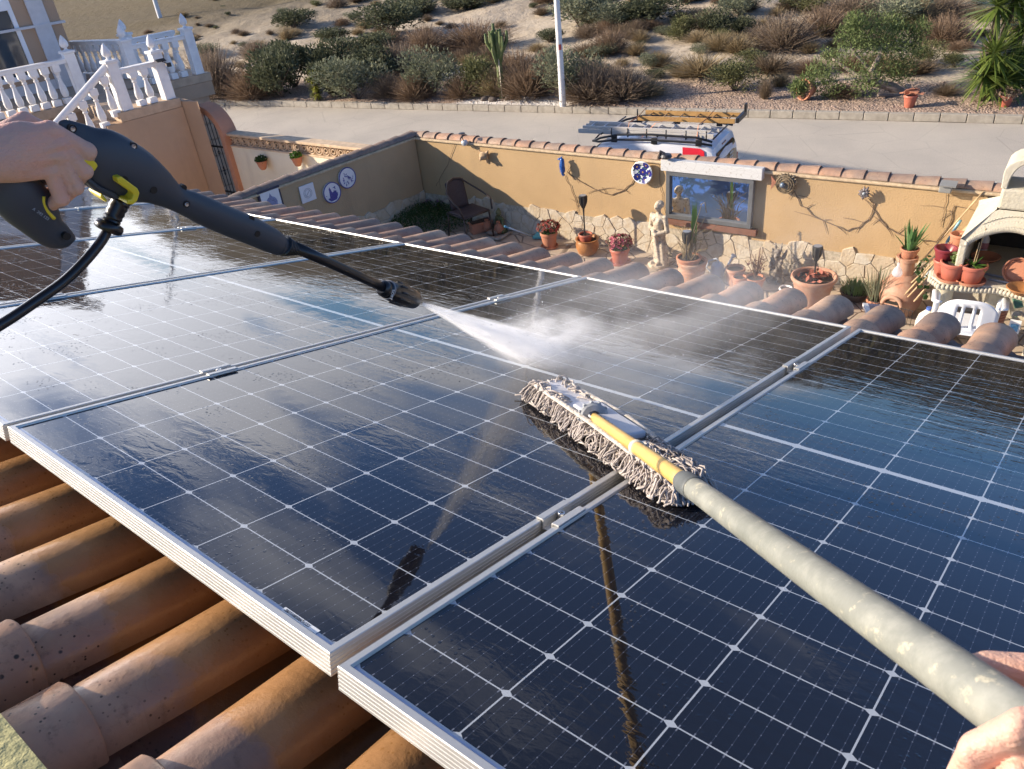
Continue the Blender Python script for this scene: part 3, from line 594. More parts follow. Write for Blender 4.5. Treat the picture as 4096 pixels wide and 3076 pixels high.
mb=MB(); hb(mb,wx0,wx1,-.02,.10,wz0,wz0+.09); hb(mb,wx0,wx1,-.02,.10,wz1-.4,wz1); hb(mb,wx1-.09,wx1,-.02,.10,wz0+.09,wz1-.4); hb(mb,wx0,wx0+.09,-.02,.10,wz0+.09,wz1-.4); hb(mb,wx1-1.15,wx1-1.05,-.02,.09,wz0+.09,wz1-.4)
wf=mb.build('window',PVC,NH); wf.matrix_parent_inverse=NH.matrix_world.inverted(); wf.matrix_world=HM
mb=MB(); hb(mb,wx0+.08,wx1-.08,.03,.05,wz0+.08,wz1-.35); g_=Mt('window_glass',(.03,.05,.07),.06,.6).m; pn=mb.build('pane',g_,wf)
mb=MB(); hb(mb,wx1+.28,wx1+.62,-.06,-.001,zt0,wz1+.9); o=mb.build('pilaster',simple('pale_trim',(.60,.60,.62),.7,.05),NH,bev=.01); o.matrix_parent_inverse=NH.matrix_world.inverted(); o.matrix_world=HM
mb=MB(); hb(mb,wx0-.3,.06,-.08,-.001,3.05,3.10); hb(mb,wx0-.3,.06,-.03,-.001,1.8,2.0); o=mb.build('trim_band',simple('pale_trim',(.60,.60,.62),.7,.05),NH); o.matrix_parent_inverse=NH.matrix_world.inverted(); o.matrix_world=HM
mb=MB(); hb(mb,wx0-.5,.3,-.35,5.3,5.2,5.35); o=mb.build('roof',TILE3,NH); o.matrix_parent_inverse=NH.matrix_world.inverted(); o.matrix_world=HM
# quoin stones at the lower right corner
mb=MB(); 
for i in range(9):
    z=-1.6+i*.36; w=.28 if i%2 else .42; c=P4+TD*(.05-w/2+.012)+TNn*.012; mb.box((c[0],c[1],z),(w,.06,.32),np.array([[TD[0],-TD[1],0],[TD[1],TD[0],0],[0,0,1]]))
mb.build('quoins',simple('quoin_stone',(.50,.34,.23),.85,.12,6),NH,bev=.008,local=NH.matrix_world)
# balustrades
BAL=[(.055,0),(.055,.10),(.060,.105),(.060,.12),(.040,.135),(.050,.17),(.056,.22),(.050,.30),(.036,.38),(.027,.45),(.025,.49),(.036,.50),(.036,.52),(.026,.53),(.034,.56),(.045,.58),(.048,.60),(.055,.605),(.055,.72)]
def baluster_mb(h=.72):
    mb=MB(); q=[(r,z*h/.72) for r,z in BAL]
    mb.lathe([x for x in q[4:17]],n=12)
    mb.box((0,0,.055*h/.72),(.11,.11,.11*h/.72)); mb.box((0,0,.66*h/.72),(.105,.105,.12*h/.72)); return mb
protoB=[None]
def balustrade(name,label,a,b,zb,posts,h=.72,zslope=0.,phigh=1.02,skipb=0,group='white balustrades of the terrace',rail_r=None,nb=None):
    a=V3(*a[:2]);b=V3(*b[:2]); L=np.linalg.norm(b-a); d=(b-a)/L; M4=Matrix([[d[0],-d[1],0,a[0]],[d[1],d[0],0,a[1]],[0,0,1,zb],[0,0,0,1]])
    e=bpy.data.objects.new(name,None); COL.objects.link(e); e.matrix_world=M4; tag(e,label,'balustrade',group)
    n=nb or max(1,int(L/.20)); 
    for i in range(n):
        x=(i+.5)*L/n
        if any(abs(x-p)<.13 for p in posts): continue
        if protoB[0] is None: o=baluster_mb().build('baluster',WHITE,e,smooth=.6); protoB[0]=o
        else: o=protoB[0].copy(); COL.objects.link(o); o.parent=e
        o.location=(x,0,x*zslope); o.scale=(1.3,1.3,h/.72)
    mb=MB(); z0=h
    if rail_r: mb.tube([(0,0,z0+rail_r),(L,0,z0+L*zslope+rail_r)],rail_r,16)
    else:
        mb.box((L/2,0,z0+.03),(L,.15,.06)); mb.box((L/2,0,z0+.075),(L,.18,.03))
    mb.build('rail',WHITE,e,bev=0 if rail_r else .008)
    for p in posts:
        mb=MB(); mb.box((p,0,phigh/2-.01),(.20,.20,phigh)); mb.box((p,0,phigh+.01),(.25,.25,.05)); po=mb.build('post',WHITE,e,bev=.01)
        mb=MB(); mb.lathe([(.055,0),(.06,.012),(.03,.03),(.028,.05),(.07,.075),(.082,.11),(.078,.15),(.06,.20),(.03,.25),(.006,.285)],(p,0,phigh+.03),n=9,wob=.02); f=mb.build('finial',WHITE,po,smooth=.9)
    return e
LM=lambda p,q:float(np.linalg.norm(p-q))
balustrade('balustrade','long white balustrade run in front of the window, ending in a post with a finial',P1-TD*3.6,P1,1.80,[3.6],phigh=.90)
balustrade('balustrade','short white balustrade between the two nearest posts above the stair landing',P2,P3,1.80,[0,LM(P2,P3)],h=.60,phigh=.83)
balustrade('balustrade','white balustrade run ending at the farthest right post on the tan slab',P5,P4,1.80,[0,LM(P5,P4)],phigh=.90)
BL=at(289,108,2.65)[:2]; BR=V3(-7.55,18.75)
balustrade('balustrade','white balustrade run behind, joined to the house corner, shaded underneath',V3(-9.25,19.75),BR,1.80,[LM(V3(-9.25,19.75),BR)],phigh=.90)
balustrade('balustrade','far white balustrade rail between the rear posts, seen only by its top',BR,V3(-6.75,19.5),1.80,[],phigh=.90)
balustrade('stair_balustrade','sloping white stair balustrade with a round shiny handrail',P2-TD*2.35,P2-TD*.08,1.80-.62*2.27-.0,[],h=.70,zslope=.62,rail_r=.065,nb=9)
# solar spotlight on the second nearest post
e=empty('solar_spotlight',(*P3,2.5),'small black solar spotlight on the white post','lamp'); e.matrix_world=Matrix([[TD[0],-TD[1],0,P3[0]+TNn[0]*.12],[TD[1],TD[0],0,P3[1]+TNn[1]*.12],[0,0,1,2.46],[0,0,0,1]])
mb=MB(); mb.box((0,-.08,.04),(.17,.10,.012),np.array(Matrix.Rotation(.35,3,'X'))); mb.build('solar_cell',BLK,e); mb=MB(); mb.box((.12,-.1,-.06),(.07,.05,.07)); mb.tube([(0,-.04,.03),(.11,-.08,-.04)],.008,6); mb.build('lamp_head',BLK,e)
# ================================================================ things in the patio
def ht(base,px,py):                          # z where the upright over 'base' meets the pixel's ray
    d=ray(px,py); return H+d[2]/math.hypot(d[0],d[1])*math.hypot(base[0],base[1])
def mpx(base): return float((B.T@(V3(*base[:3])-CAM))[2])/F      # metres per photo pixel there
def thing(name,base,label,cat,group=None,rot=0.): return empty(name,base,label,cat,group,rot)
def pot(name,base,r,h,label,mat=None,prof=None,group=None,soil=True,tilt=None,cat='plant pot',rot=0.):
    e=thing(name,base,label,cat,group,rot)
    if tilt is not None: e.matrix_world=e.matrix_world@tilt
    P=prof or [(.68,0),(.72,.03),(.95,.78),(1.0,.80),(1.04,.84),(1.04,.97),(1.0,1.0),(.90,1.0),(.86,.86),(.60,.5)]
    mb=MB(); mb.lathe([(a*r,b*h) for a,b in P],n=28,cap=False); mb.lathe([(.001,.004),(P[0][0]*r,.0)],n=28,cap=False); mb.build('pot_body',mat or TC,e,smooth=.7)
    if soil: s=MB(); s.lathe([(.001,h*.89),(r*.88,h*.86)],n=20,cap=False); s.build('soil',SOIL,e,smooth=True)
    return e
def saucer(e,r,mat=None): mb=MB(); mb.lathe([(r*.7,-.0),(r*.95,.002),(r,.03),(r*.96,.03),(r*.85,.01)],n=24); mb.build('saucer',mat or TC,e,smooth=.7)
TCR=simple('red_plastic_pot',(.46,.14,.09),.45,.1,6); TCD=simple('dark_red_plastic',(.22,.03,.035),.35,.1,6); TCO=simple('amber_glazed_clay',(.46,.20,.07),.45,.25,7); TCP=Mt('pale_terracotta',(.44,.22,.14),.85,.25); TCP.mix(TCP.rng(TCP.noise(6,5,.7),.4,.7),(.48,.33,.24)); TCP.bump(TCP.noise(40,3),.003); TCP=TCP.m
def flowers(e,r,z,mats,seed,n=150,size=.022):
    g=MB(); leaves(g,(0,0,z),n,size*1.1,seed,rad=(r,r,r*.55)); g.build('foliage',LD,e)
    for k,(nm,m) in enumerate(mats):
        f=MB(); rr=np.random.default_rng(seed+k)
        for i in range(int(n*.55)):
            d=rr.normal(size=3); d[2]=abs(d[2]); d/=np.linalg.norm(d); p=V3(0,0,z)+d*V3(r,r,r*.62)*rr.uniform(.8,1.08); f.av=rr.random(); q=np.cross(d,rr.normal(size=3)); q/=np.linalg.norm(q); w=np.cross(d,q); s=size*rr.uniform(.6,1.1)
            for a in range(5):
                t=a*1.257; u=q*math.cos(t)+w*math.sin(t); f.add([p,p+u*s*.9+np.cross(d,u)*s*.4+d*s*.2,p+u*s*1.3+d*s*.5,p+u*s*.9-np.cross(d,u)*s*.4+d*s*.2],[(0,1,2,3)])
        f.build(nm,m,e)
RED=simple('red_petals',(.50,.05,.035),.6,.3,30); PNK=simple('pink_petals',(.55,.09,.16),.6,.3,30); BRZ=simple('bronze_leaf',(.16,.06,.04),.6,.3,30)
b=at(2199,988,0); e=pot('flower_pot',b,.125*1.0,.24,'terracotta pot of bright red flowers on a saucer, beside the blue net'); saucer(e,.13); flowers(e,.17,.30,[('blossoms',RED),('bronze_leaves',BRZ)],3)
b=at(2480,1050,0); e=pot('flower_pot',b,.135,.22,'red plastic pot with pink and bronze flowers, between the tiles and the wall',TCR); saucer(e,.15,TCR); flowers(e,.19,.29,[('blossoms',PNK),('bronze_leaves',BRZ)],5)
def torch(base,ztop,label,tilt=0.):
    e=thing('solar_torch',base,label,'garden torch','black solar torches stuck in pots'); zt_=ztop-base[2]; T3=simple('black_plastic',(.035,.033,.03),.45,.1); 
    if tilt: e.matrix_world=e.matrix_world@Matrix.Rotation(tilt,4,'Y')
    mb=MB(); mb.tube([(0,0,-.1),(0,0,zt_-.17)],.011,8); mb.build('stake',T3,e)
    mb=MB(); mb.lathe([(.012,zt_-.24),(.016,zt_-.18),(.05,zt_-.10),(.055,zt_-.02),(.058,zt_),(.050,zt_+.006)],n=8); 
    for i in range(8):
        a=i*math.pi/4; mb.tube([(.018*math.cos(a),.018*math.sin(a),zt_-.18),(.053*math.cos(a),.053*math.sin(a),zt_-.10),(.060*math.cos(a),.060*math.sin(a),zt_-.01)],.004,4)
    mb.build('lamp_cage',T3,e,smooth=.7)
    mb=MB(); mb.lathe([(.001,zt_+.009),(.05,zt_+.007)],n=12,cap=False); mb.build('solar_cell',simple('grey_cell',(.25,.27,.30),.2,.05),e); return e
BULGE=[(.55,0),(.80,.12),(.98,.42),(1.0,.62),(.94,.84),(.90,.90),(1.0,.94),(1.02,.99),(.98,1.0),(.86,.98),(.80,.85)]
b=at(2351,1015,0); zr_=ht(b,2351,952); R_=46*mpx(b)
e=pot('amber_pot',b,R_,zr_,'round-bellied amber clay pot holding a smaller red pot and a torch',TCO,BULGE)
e=pot('inner_pot',V3(b[0]-.02,b[1],zr_-.10),.098,.17,'small red plastic pot standing inside the amber clay pot',TCR)
torch(V3(b[0]-.03,b[1],zr_+.02),ht(b,2322,783),'black solar torch in the red pot, standing in front of the bare ochre wall')
# large ribbed pot with dry stalks
b=at(2766,1128,0); zr_=ht(b,2766,1040); R_=57*mpx(b)
RIB=[(.60,0),(.72,.1),(.90,.50),(.91,.56),(.95,.57),(.95,.62),(.91,.63),(.93,.80),(.96,.82),(1.0,.86),(1.04,.92),(1.04,.98),(.98,1.0),(.86,.99),(.84,.85)]
e=pot('ribbed_pot',b,R_,zr_,'very large ribbed terracotta pot with dry stalks and a torch, below the mirror',TCP,RIB)
e2=pot('inner_pot',V3(b[0]-.05,b[1]-.02,zr_-.07),.155,.13,'shallow clay pot of dry stalks standing inside the large ribbed pot',TC)
mb=MB(); r=np.random.default_rng(4)
for i in range(70):
    a=r.uniform(0,6.28); d=r.uniform(.0,.09); h=r.uniform(.15,.5); l=r.normal(size=2)*.10; mb.av=r.random(); mb.tube([(math.cos(a)*d,math.sin(a)*d,.1),(math.cos(a)*d+l[0]*.4,math.sin(a)*d+l[1]*.4,.1+h*.6),(math.cos(a)*d+l[0],math.sin(a)*d+l[1],.1+h*(.9 if i%3 else .6))],.0035,4)
for (x,y,h) in ((.09,.0,.82),(.12,.02,.62),(.05,.03,.7)): mb.tube([(.02,0,.1),(x*.5,y,h*.55),(x*1.6,y,h)],[.007,.006,.003],5)
mb.tube([(.13,.02,.80),(.18,.0,.83),(.20,-.01,.70)],.006,5); mb.build('dry_stalks',LY,e2)
mb=MB(); 
for k in range(5): mb.av=k/5; x=.03+.012*k; mb.add([(x-.012,0,.3),(x+.012,0,.3),(x+.016,0.01,.62),(x-.010,.01,.60),(x+.004,.02,.86)],[(0,1,2,3),(3,2,4)])
mb.build('green_shoots',LG,e2)
torch(V3(b[0]-.10,b[1]-.08,zr_+.0),ht(b,2745,914),'black solar torch in the large ribbed pot, in front of the mirror')
b=at(3243,1214,0); zr_=ht(b,3243,1100); R_=84*mpx(b)
WID=[(.60,0),(.66,.05),(.92,.80),(1.0,.86),(1.04,.92),(1.03,.985),(.97,1.0),(.90,.97),(.84,.80)]
e=pot('wide_pot',b,R_,zr_,'wide open terracotta pot with red leaves and a torch, right of the gargoyle statue',TCP,WID)
mb=MB(); leaves(mb,(0,0,zr_*.96),40,.045,8,rad=(.2,.2,.05)); mb.build('fallen_leaves',simple('red_leaf',(.42,.13,.08),.7,.3,20),e)
torch(V3(b[0]+.0,b[1],zr_*.9),ht(b,3247,984),'black solar torch in the wide terracotta pot')
b=at(2937,1135,0); pot('terracotta_pot',b,38*mpx(b),ht(b,2937,1070),'empty terracotta pot standing half behind the smaller ones, near the watering can',TCP)
b=at(2955,1160,0); pot('terracotta_pot',b,27*mpx(b),ht(b,2955,1106),'small terracotta pot with a white tag, left of the dry geranium pot',TC)
b=at(3017,1160,0); e=pot('terracotta_pot',b,37*mpx(b),ht(b,3017,1108),'terracotta pot with a withered geranium, left of the gargoyle statue',TC)
mb=MB(); r=np.random.default_rng(11)
for i in range(26):
    a=r.uniform(0,6.28); l=r.uniform(.05,.16); mb.tube([(0,0,.15),(math.cos(a)*l*.5,math.sin(a)*l*.5,.15+r.uniform(.12,.25)),(math.cos(a)*l,math.sin(a)*l,.15+r.uniform(.2,.42))],.004,4)
mb.build('stems',simple('brown_stem',(.17,.10,.07),.8),e); mb=MB(); leaves(mb,(0,0,.36),60,.02,7,rad=(.14,.14,.12)); mb.build('dry_leaves',BRZ,e)
# watering can
b=at(2868,1105,0); e=thing('watering_can',b,'pale grey watering can with its spout up, beside the large ribbed pot','watering can',rot=math.atan2(WD[1],WD[0])); GP=simple('grey_blue_plastic',(.45,.50,.58),.4,.05)
mb=MB(); mb.lathe([(.08,0),(.09,.02),(.085,.15),(.06,.19),(.03,.20)],n=18); mb.build('can_body',GP,e,smooth=.7)
mb=MB(); mb.tube([(.07,0,.06),(.13,0,.16),(.19,0,.30)],[.022,.016,.013],8); mb.lathe([(.014,0),(.035,.03),(.035,.036)],(.19,0,.30),12,axis=(.5,0,.86)); mb.build('spout',GP,e,smooth=.7)
mb=MB(); mb.tube([(-.08,0,.04),(-.15,0,.10),(-.12,0,.20),(-.02,0,.25),(.03,0,.19)],.011,8); mb.build('handle',GP,e,smooth=.7)
b=at(3139,1190,0); pot('white_pot',b,25*mpx(b),ht(b,3139,1150),'small white pot half hidden behind the roof tiles',WHITE)
b=at(3416,1196,0); zr_=ht(b,3416,1162); e=pot('bowl_planter',b,57*mpx(b),zr_,'dark round bowl planter full of grassy green shoots',simple('dark_brown_glaze',(.10,.075,.06),.5,.2),[(.55,0),(.8,.3),(.96,.8),(1.02,.9),(1.02,1.),(.93,1.),(.88,.8)])
mb=MB(); blades(mb,(0,0,zr_*.85),330,.16,.010,up=.9,spread=.5,bend=.15,seed=2,R0=.15); mb.build('grass_tuft',leafmat('green_shoot',(.13,.23,.06),(.20,.30,.11)),e)
b=at(3495,1245,0); e=pot('terracotta_pot',b,.10,.16,'small clay pot with a spiky grey reed plant, left of the clay chimney stove',TC)
mb=MB(); blades(mb,(0,0,.12),60,.46,.014,up=.95,spread=.25,bend=.1,seed=3,R0=.09); mb.build('reeds',LGR,e)
# ---------------------------------------------------------------- figures
CAST=Mt('weathered_cast_stone',(.55,.47,.36),.85,.3); CAST.mix(CAST.rng(CAST.noise(6,5,.65),.48,.68),(.40,.30,.20)); CAST.mix(CAST.M('MULTIPLY',CAST.rng(CAST.noise(26,4,.7),.52,.64),.7),(.10,.085,.07)); CAST.bump(CAST.noise(35,4,.7),.006); CAST=CAST.m
b=at(2634,1062,0); Hs=ht(b,2616,800); e=thing('statue',b,'cast stone statue of a draped woman with a hair bun, left of the mirror','statue',rot=math.atan2(-WNn[1],-WNn[0])-math.pi/2-.25)
def woman(p):
    s=p/Hs*1.0; k=1.0
    d=seg(s,(-.045,0,.12),(-.055,.0,.33),.045,.07)            # legs under cloth
    d=smin(d,seg(s,(.05,-.02,.10),(.05,0,.33),.055,.075),.03)
    d=smin(d,seg(s,(.08,.02,.07),(.03,.02,.40),.075,.06),.04)
    d=smin(d,ell(s,(0,.01,.50),(.105,.08,.12)),.04)           # hips
    d=smin(d,seg(s,(0,.0,.55),(0,0,.66),.072,.082),.04)
    d=smin(d,ell(s,(0,.0,.73),(.115,.062,.075)),.03)          # chest, shoulders
    d=smin(d,ell(s,(-.045,-.055,.715),(.035,.03,.035)),.02); d=smin(d,ell(s,(.045,-.055,.715),(.035,.03,.035)),.02)
    d=smin(d,seg(s,(0,0,.78),(0,-.005,.85),.034,.03),.02)      # neck
    d=smin(d,ell(s,(-.004,-.012,.905),(.052,.060,.070)),.012)
    d=np.minimum(d,smin(ell(s,(0,.016,.93),(.064,.066,.055)),ell(s,(-.03,.075,.925),(.034,.034,.036)),.02)+.004*np.sin(s[...,0]*160)*np.sin(s[...,2]*90))
    d=smin(d,ell(s,(0,-.072,.90),(.008,.014,.018)),.008)
    for sx,el,ha in ((-1,(-.150,.0,.57),(-.01,-.10,.56)),(1,(.145,.01,.56),(.02,-.105,.52))):
        d=smin(d,seg(s,(sx*.115,0,.76),el,.038,.032),.02); d=smin(d,seg(s,el,ha,.031,.024),.015); d=smin(d,ell(s,ha,(.034,.022,.024)),.012)
    d=smin(d,seg(s,(.0,-.085,.52),(.02,-.075,.16),.030,.022),.02)
    fold=.008*np.sin(np.arctan2(s[...,1],s[...,0])*9+s[...,2]*7)*np.clip((.55-s[...,2])*4,0,1)
    d=d+fold; d=smin(d,seg(s,(-.12,.01,.50),(-.09,.03,.12),.022,.035),.02)
    bs=np.maximum(np.linalg.norm(s[...,:2]*V3(1,1.05),axis=-1)-.155-.004*np.sin(np.arctan2(s[...,1],s[...,0])*7),np.abs(s[...,2]-.025)-.025)
    d=smin(d,ell(s,(-.06,-.06,.07),(.03,.06,.025)),.01); d=smin(d,ell(s,(.05,-.07,.07),(.03,.06,.025)),.01)
    d=smin(d,ell(s,(.02,.02,.09),(.10,.09,.08)),.04)
    return np.minimum(d,bs)*Hs
sdf_mesh(woman,(-.2*Hs,-.2*Hs,-.01),(.2*Hs,.2*Hs,Hs*1.03),Hs/100).build('figure',CAST,e,smooth=True)
b=V3(*ow(3102,1112,.22)); b[2]=0; Hg=ht(b,3108,968)
e=thing('gargoyle_statue',b,'small grey weathered seated animal statue with raised paws against the stone wall','statue',rot=math.atan2(-WNn[1],-WNn[0])-math.pi/2)
def garg(p):
    s=p/Hg; d=ell(s,(0,0,.22),(.15,.14,.22)); d=smin(d,ell(s,(0,-.02,.5),(.11,.10,.20)),.06); d=smin(d,ell(s,(0,-.05,.74),(.08,.10,.10)),.05)
    d=smin(d,seg(s,(-.05,0,.8),(-.09,.02,.97),.035,.012),.03); d=smin(d,seg(s,(.05,0,.8),(.07,.02,.99),.035,.012),.03); d=smin(d,ell(s,(0,-.14,.70),(.045,.06,.04)),.03)
    for q in(-1,1): d=smin(d,seg(s,(q*.10,-.02,.58),(q*.12,-.14,.42),.045,.035),.03); d=smin(d,ell(s,(q*.12,-.12,.06),(.07,.11,.06)),.03); d=smin(d,seg(s,(q*.12,.08,.62),(q*.17,.12,.80),.05,.015),.03)
    return (d+.014*np.sin(s[...,0]*40+s[...,2]*30)*np.sin(s[...,2]*45))*Hg
GRY=simple('grey_stone',(.30,.26,.22),.9,.3,14,bump=.01); sdf_mesh(garg,(-.24*Hg,-.24*Hg,-.01),(.24*Hg,.24*Hg,1.03*Hg),Hg/64).build('figure',GRY,e,smooth=True)
b=at(2002,926,0); Hb=ht(b,1998,828); e=thing('buddha_statue',b,'mossy seated meditating figure in the shade, right of the metal chair','statue',rot=math.atan2(-WNn[1],-WNn[0])-math.pi/2-.3)
def budd(p):
    s=p/Hb; d=ell(s,(0,-.02,.11),(.30,.22,.11)); d=smin(d,ell(s,(0,.04,.36),(.16,.12,.24)),.06); d=smin(d,ell(s,(0,.03,.55),(.19,.10,.09)),.05); d=smin(d,ell(s,(0,.0,.78),(.105,.11,.135)),.03); d=smin(d,ell(s,(0,.02,.92),(.05,.05,.05)),.03)
    for q in(-1,1): d=smin(d,seg(s,(q*.18,.03,.56),(q*.23,-.03,.32),.06,.05),.03); d=smin(d,seg(s,(q*.23,-.03,.32),(q*.04,-.18,.24),.05,.04),.03); d=smin(d,seg(s,(q*.10,0,.12),(q*.30,-.10,.10),.09,.07),.04)
    return smin(d,np.maximum(np.linalg.norm(s[...,:2],axis=-1)-.30,np.abs(s[...,2]-.02)-.03),.03)*Hb
MOS=Mt('mossy_stone',(.20,.19,.10),.95,.2); MOS.mix(MOS.rng(MOS.noise(12,5,.7),.4,.7),(.09,.11,.04)); MOS.bump(MOS.noise(50,3),.005); sdf_mesh(budd,(-.36*Hb,-.34*Hb,-.02),(.36*Hb,.26*Hb,1.0*Hb),Hb/56).build('figure',MOS.m,e,smooth=True)
for k,(x,y,lab) in enumerate(((1951,926,'small clay bird jug on its side, nearer the metal chair'),(1997,934,'small clay bird jug in front of the seated figure'))):
    b=at(x,y,0); e=thing('clay_jug',b,lab,'clay jug','little clay jugs in the corner',rot=-2.4)
    mb=MB(); mb.lathe([(.03,.0),(.07,.03),(.085,.08),(.06,.14),(.028,.17),(.035,.20)],n=16); mb.build('jug_body',TC,e,smooth=.8); mb=MB(); mb.lathe([(.03,0),(.034,.004),(.02,.006)],(.0,-.075,.07),12,axis=(0,-1,.1)); mb.build('hole',BLK,e); mb=MB(); mb.tube([(.06,0,.06),(.09,0,.10),(.05,0,.14)],.008,6); mb.build('handle',TC,e)
b=at(1972,938,0); e=worldmesh(sdf_mesh(lambda p:ell(p,(b[0],b[1],.035),(.10,.07,.05)),(b[0]-.12,b[1]-.12,-.02),(b[0]+.12,b[1]+.12,.1),.012),'round_stone',simple('brown_stone',(.36,.26,.19),.9,.2),None,True); tag(e,'flat brown stone lying between the two clay jugs','stone')
mb=MB(); pts=[at(1933,946,.03),at(1965,953,.03),at(1999,957,.03)]; mb.tube(pts,[.02,.028,.02],7); mb.tube([at(1999,957,.03),at(2025,940,.03),at(2047,926,.03)],[.025,.022,.014],7); tag(worldmesh(mb,'driftwood',simple('pale_driftwood',(.46,.38,.30),.9,.2,20,bump=.006),None,True),'pale V shaped driftwood sticks on the floor before the seated figure','driftwood')
b=at(1925,925,0); e=thing('trough_planter',b,'long terracotta trough planter behind the metal chair leg','planter',rot=.35); mb=MB()
mb.box((0,0,.08),(.34,.16,.16)); mb.box((0,0,.155),(.37,.19,.03)); mb.build('trough',TC,e,bev=.01); mb=MB(); mb.box((0,0,.172),(.32,.14,.006)); mb.build('soil',SOIL,e)
# net on a pole
a0=at(2018,905,.35); a1=at(2134,947,.02); e=thing('pool_net',a1,'hand net with a pale blue pole and turquoise head lying on the patio floor','net'); mb=MB(); mb.tube([a0,a1],.011,8); worldmesh(mb,'pole',simple('pale_blue_tube',(.45,.58,.70),.35,.05),e,True)
mb=MB(); mb.tube([a0,a0+(a1-a0)*.12],.014,8); worldmesh(mb,'grip',simple('blue_grip',(.08,.35,.60),.5,.05),e,True)
NB=simple('turquoise_plastic',(.10,.42,.48),.4,.1); mb=MB(); c=V3(*a1)+V3(.08,-.02,.0)
mb.extr([c+V3(-.10,-.06,0),c+V3(.04,-.10,0),c+V3(.14,.02,.02),c+V3(.10,.12,.08),c+V3(-.02,.06,.02)],(0,0,.03)); mb.tube([c+V3(.05,.06,.02),c+V3(.10,.14,.12),c+V3(.08,.18,.22)],[.02,.035,.012],7); worldmesh(mb,'net_head',NB,e)
# metal and mesh armchair
b=at(1885,948,0); MT=simple('bronze_tube',(.075,.055,.045),.4,.1,5,metal=.3); WV=simple('dark_textilene',(.07,.05,.05),.7,.2,60,bump=.003)
e=thing('metal_armchair',b,'dark metal armchair with curved arms in the shaded corner','armchair',rot=.62)
mb=MB(); W_=.27
for q in (-1,1):
    mb.tube([(q*.25,-.26,0),(q*.24,-.22,.42)],.013,8); mb.tube([(q*.22,.30,0),(q*.23,.20,.42)],.013,8)
mb.tube([(-.24,-.24,.42),(.24,-.24,.42)],.012,8); mb.tube([(-.24,-.24,.42),(-.25,.2,.42),(.25,.2,.42),(.24,-.24,.42)],.012,8)
mb.build('legs_frame',MT,e,smooth=True)
mb=MB(); arm=[(-.27,-.27,.44),(-.30,-.22,.60),(-.29,-.05,.66),(-.24,.16,.74),(-.12,.27,.86),(0,.29,.89),(.12,.27,.86),(.24,.16,.74),(.29,-.05,.66),(.30,-.22,.60),(.27,-.27,.44)]
mb.tube(arm,.015,8); mb.build('arm_hoop',MT,e,smooth=True)
mb=MB(); 
def cloth(f,nu,nv):
    V=[f(i/nu,j/nv) for i in range(nu+1) for j in range(nv+1)]; mb.add(V,[(i*(nv+1)+j,i*(nv+1)+j+1,(i+1)*(nv+1)+j+1,(i+1)*(nv+1)+j) for i in range(nu) for j in range(nv)])
cloth(lambda u,v:(-.235+.47*u,-.24+.44*v,.43-.03*math.sin(math.pi*u)*math.sin(math.pi*v)),8,8); o=mb.build('seat',WV,e,smooth=True); sd_=o.modifiers.new('s','SOLIDIFY'); sd_.thickness=.012
mb=MB(); cloth(lambda u,v:(-.17+.34*u,.20+.08*v+.02*math.sin(math.pi*u),.43+.45*v-.03*(2*u-1)**2*v),8,8); o=mb.build('backrest',WV,e,smooth=True); sd_=o.modifiers.new('s','SOLIDIFY'); sd_.thickness=.012
# ground cover in the corner bed
b=at(1760,905,0); e=thing('groundcover_shrub',V3(b[0]-.1,b[1]+.1,0),'low spreading dark green shrub filling the shaded corner','shrub')
mb=MB(); r=np.random.default_rng(6)
for i in range(5200):
    a=r.uniform(0,6.28); d=math.sqrt(r.random()); p=V3(math.cos(a)*d*.80-.1,math.sin(a)*d*.55,(1-d*d)**.5*.33*r.uniform(.4,1)+.02); u=r.normal(size=3);u[2]=abs(u[2])+.5;u/=np.linalg.norm(u); s_=np.cross(u,r.normal(size=3)); s_/=np.linalg.norm(s_); mb.av=r.random(); l=r.uniform(.03,.06); mb.add([p-s_*.007,p+s_*.007,p+u*l+s_*.002,p+u*l-s_*.002],[(0,1,2,3)])
mb.build('foliage',leafmat('bed_leaf',(.05,.10,.03),(.10,.14,.05)),e)
mb=MB(); 
for (x,y) in ((.1,.25),(.45,.15),(-.25,.3)): blades(mb,(x,y,.15),26,.32,.02,up=.85,spread=.4,bend=.2,seed=int(x*100)+50)
mb.build('strap_leaves',LG,e)
mb=MB(); r=np.random.default_rng(9)
for i in range(40): p=V3(r.uniform(-.6,.3),r.uniform(.0,.35),r.uniform(.25,.4)); leaves(mb,p,3,.015,i,rad=(.02,.02,.02))
mb.build('small_flowers',simple('mauve_petals',(.22,.10,.18),.7),e)
# ---------------------------------------------------------------- clay chimney stove with a plant on top
b=at(3588,1243,0); e=thing('chiminea',b,'bulbous terracotta chimney stove with a plant pot on its neck','chiminea',rot=math.atan2(-WNn[1],-WNn[0])-math.pi/2-.15); Rb=84*mpx(b); zc=ht(b,3588,1155); zn=ht(b,3606,1030)
mb=MB(); mb.lathe([(Rb*.55,-.1),(Rb*.9,zc-.16),(Rb*1.0,zc-.03),(Rb*.93,zc+.05),(Rb*.62,zc+.14),(Rb*.42,zc+.20),(Rb*.38,zn-.18),(Rb*.36,zn-.03),(Rb*.46,zn-.02),(Rb*.46,zn+.02),(Rb*.36,zn+.02),(Rb*.30,zn-.05)],n=30); mb.build('stove_body',TCP,e,smooth=.8)
mb=MB(); th=np.linspace(-.2,math.pi+.2,16); mb.tube([(math.cos(t)*Rb*.42,-Rb*.88-.02,zc-.10+math.sin(t)*Rb*.40) for t in th],.025,8); mb.build('mouth_rim',TCP,e,smooth=True)
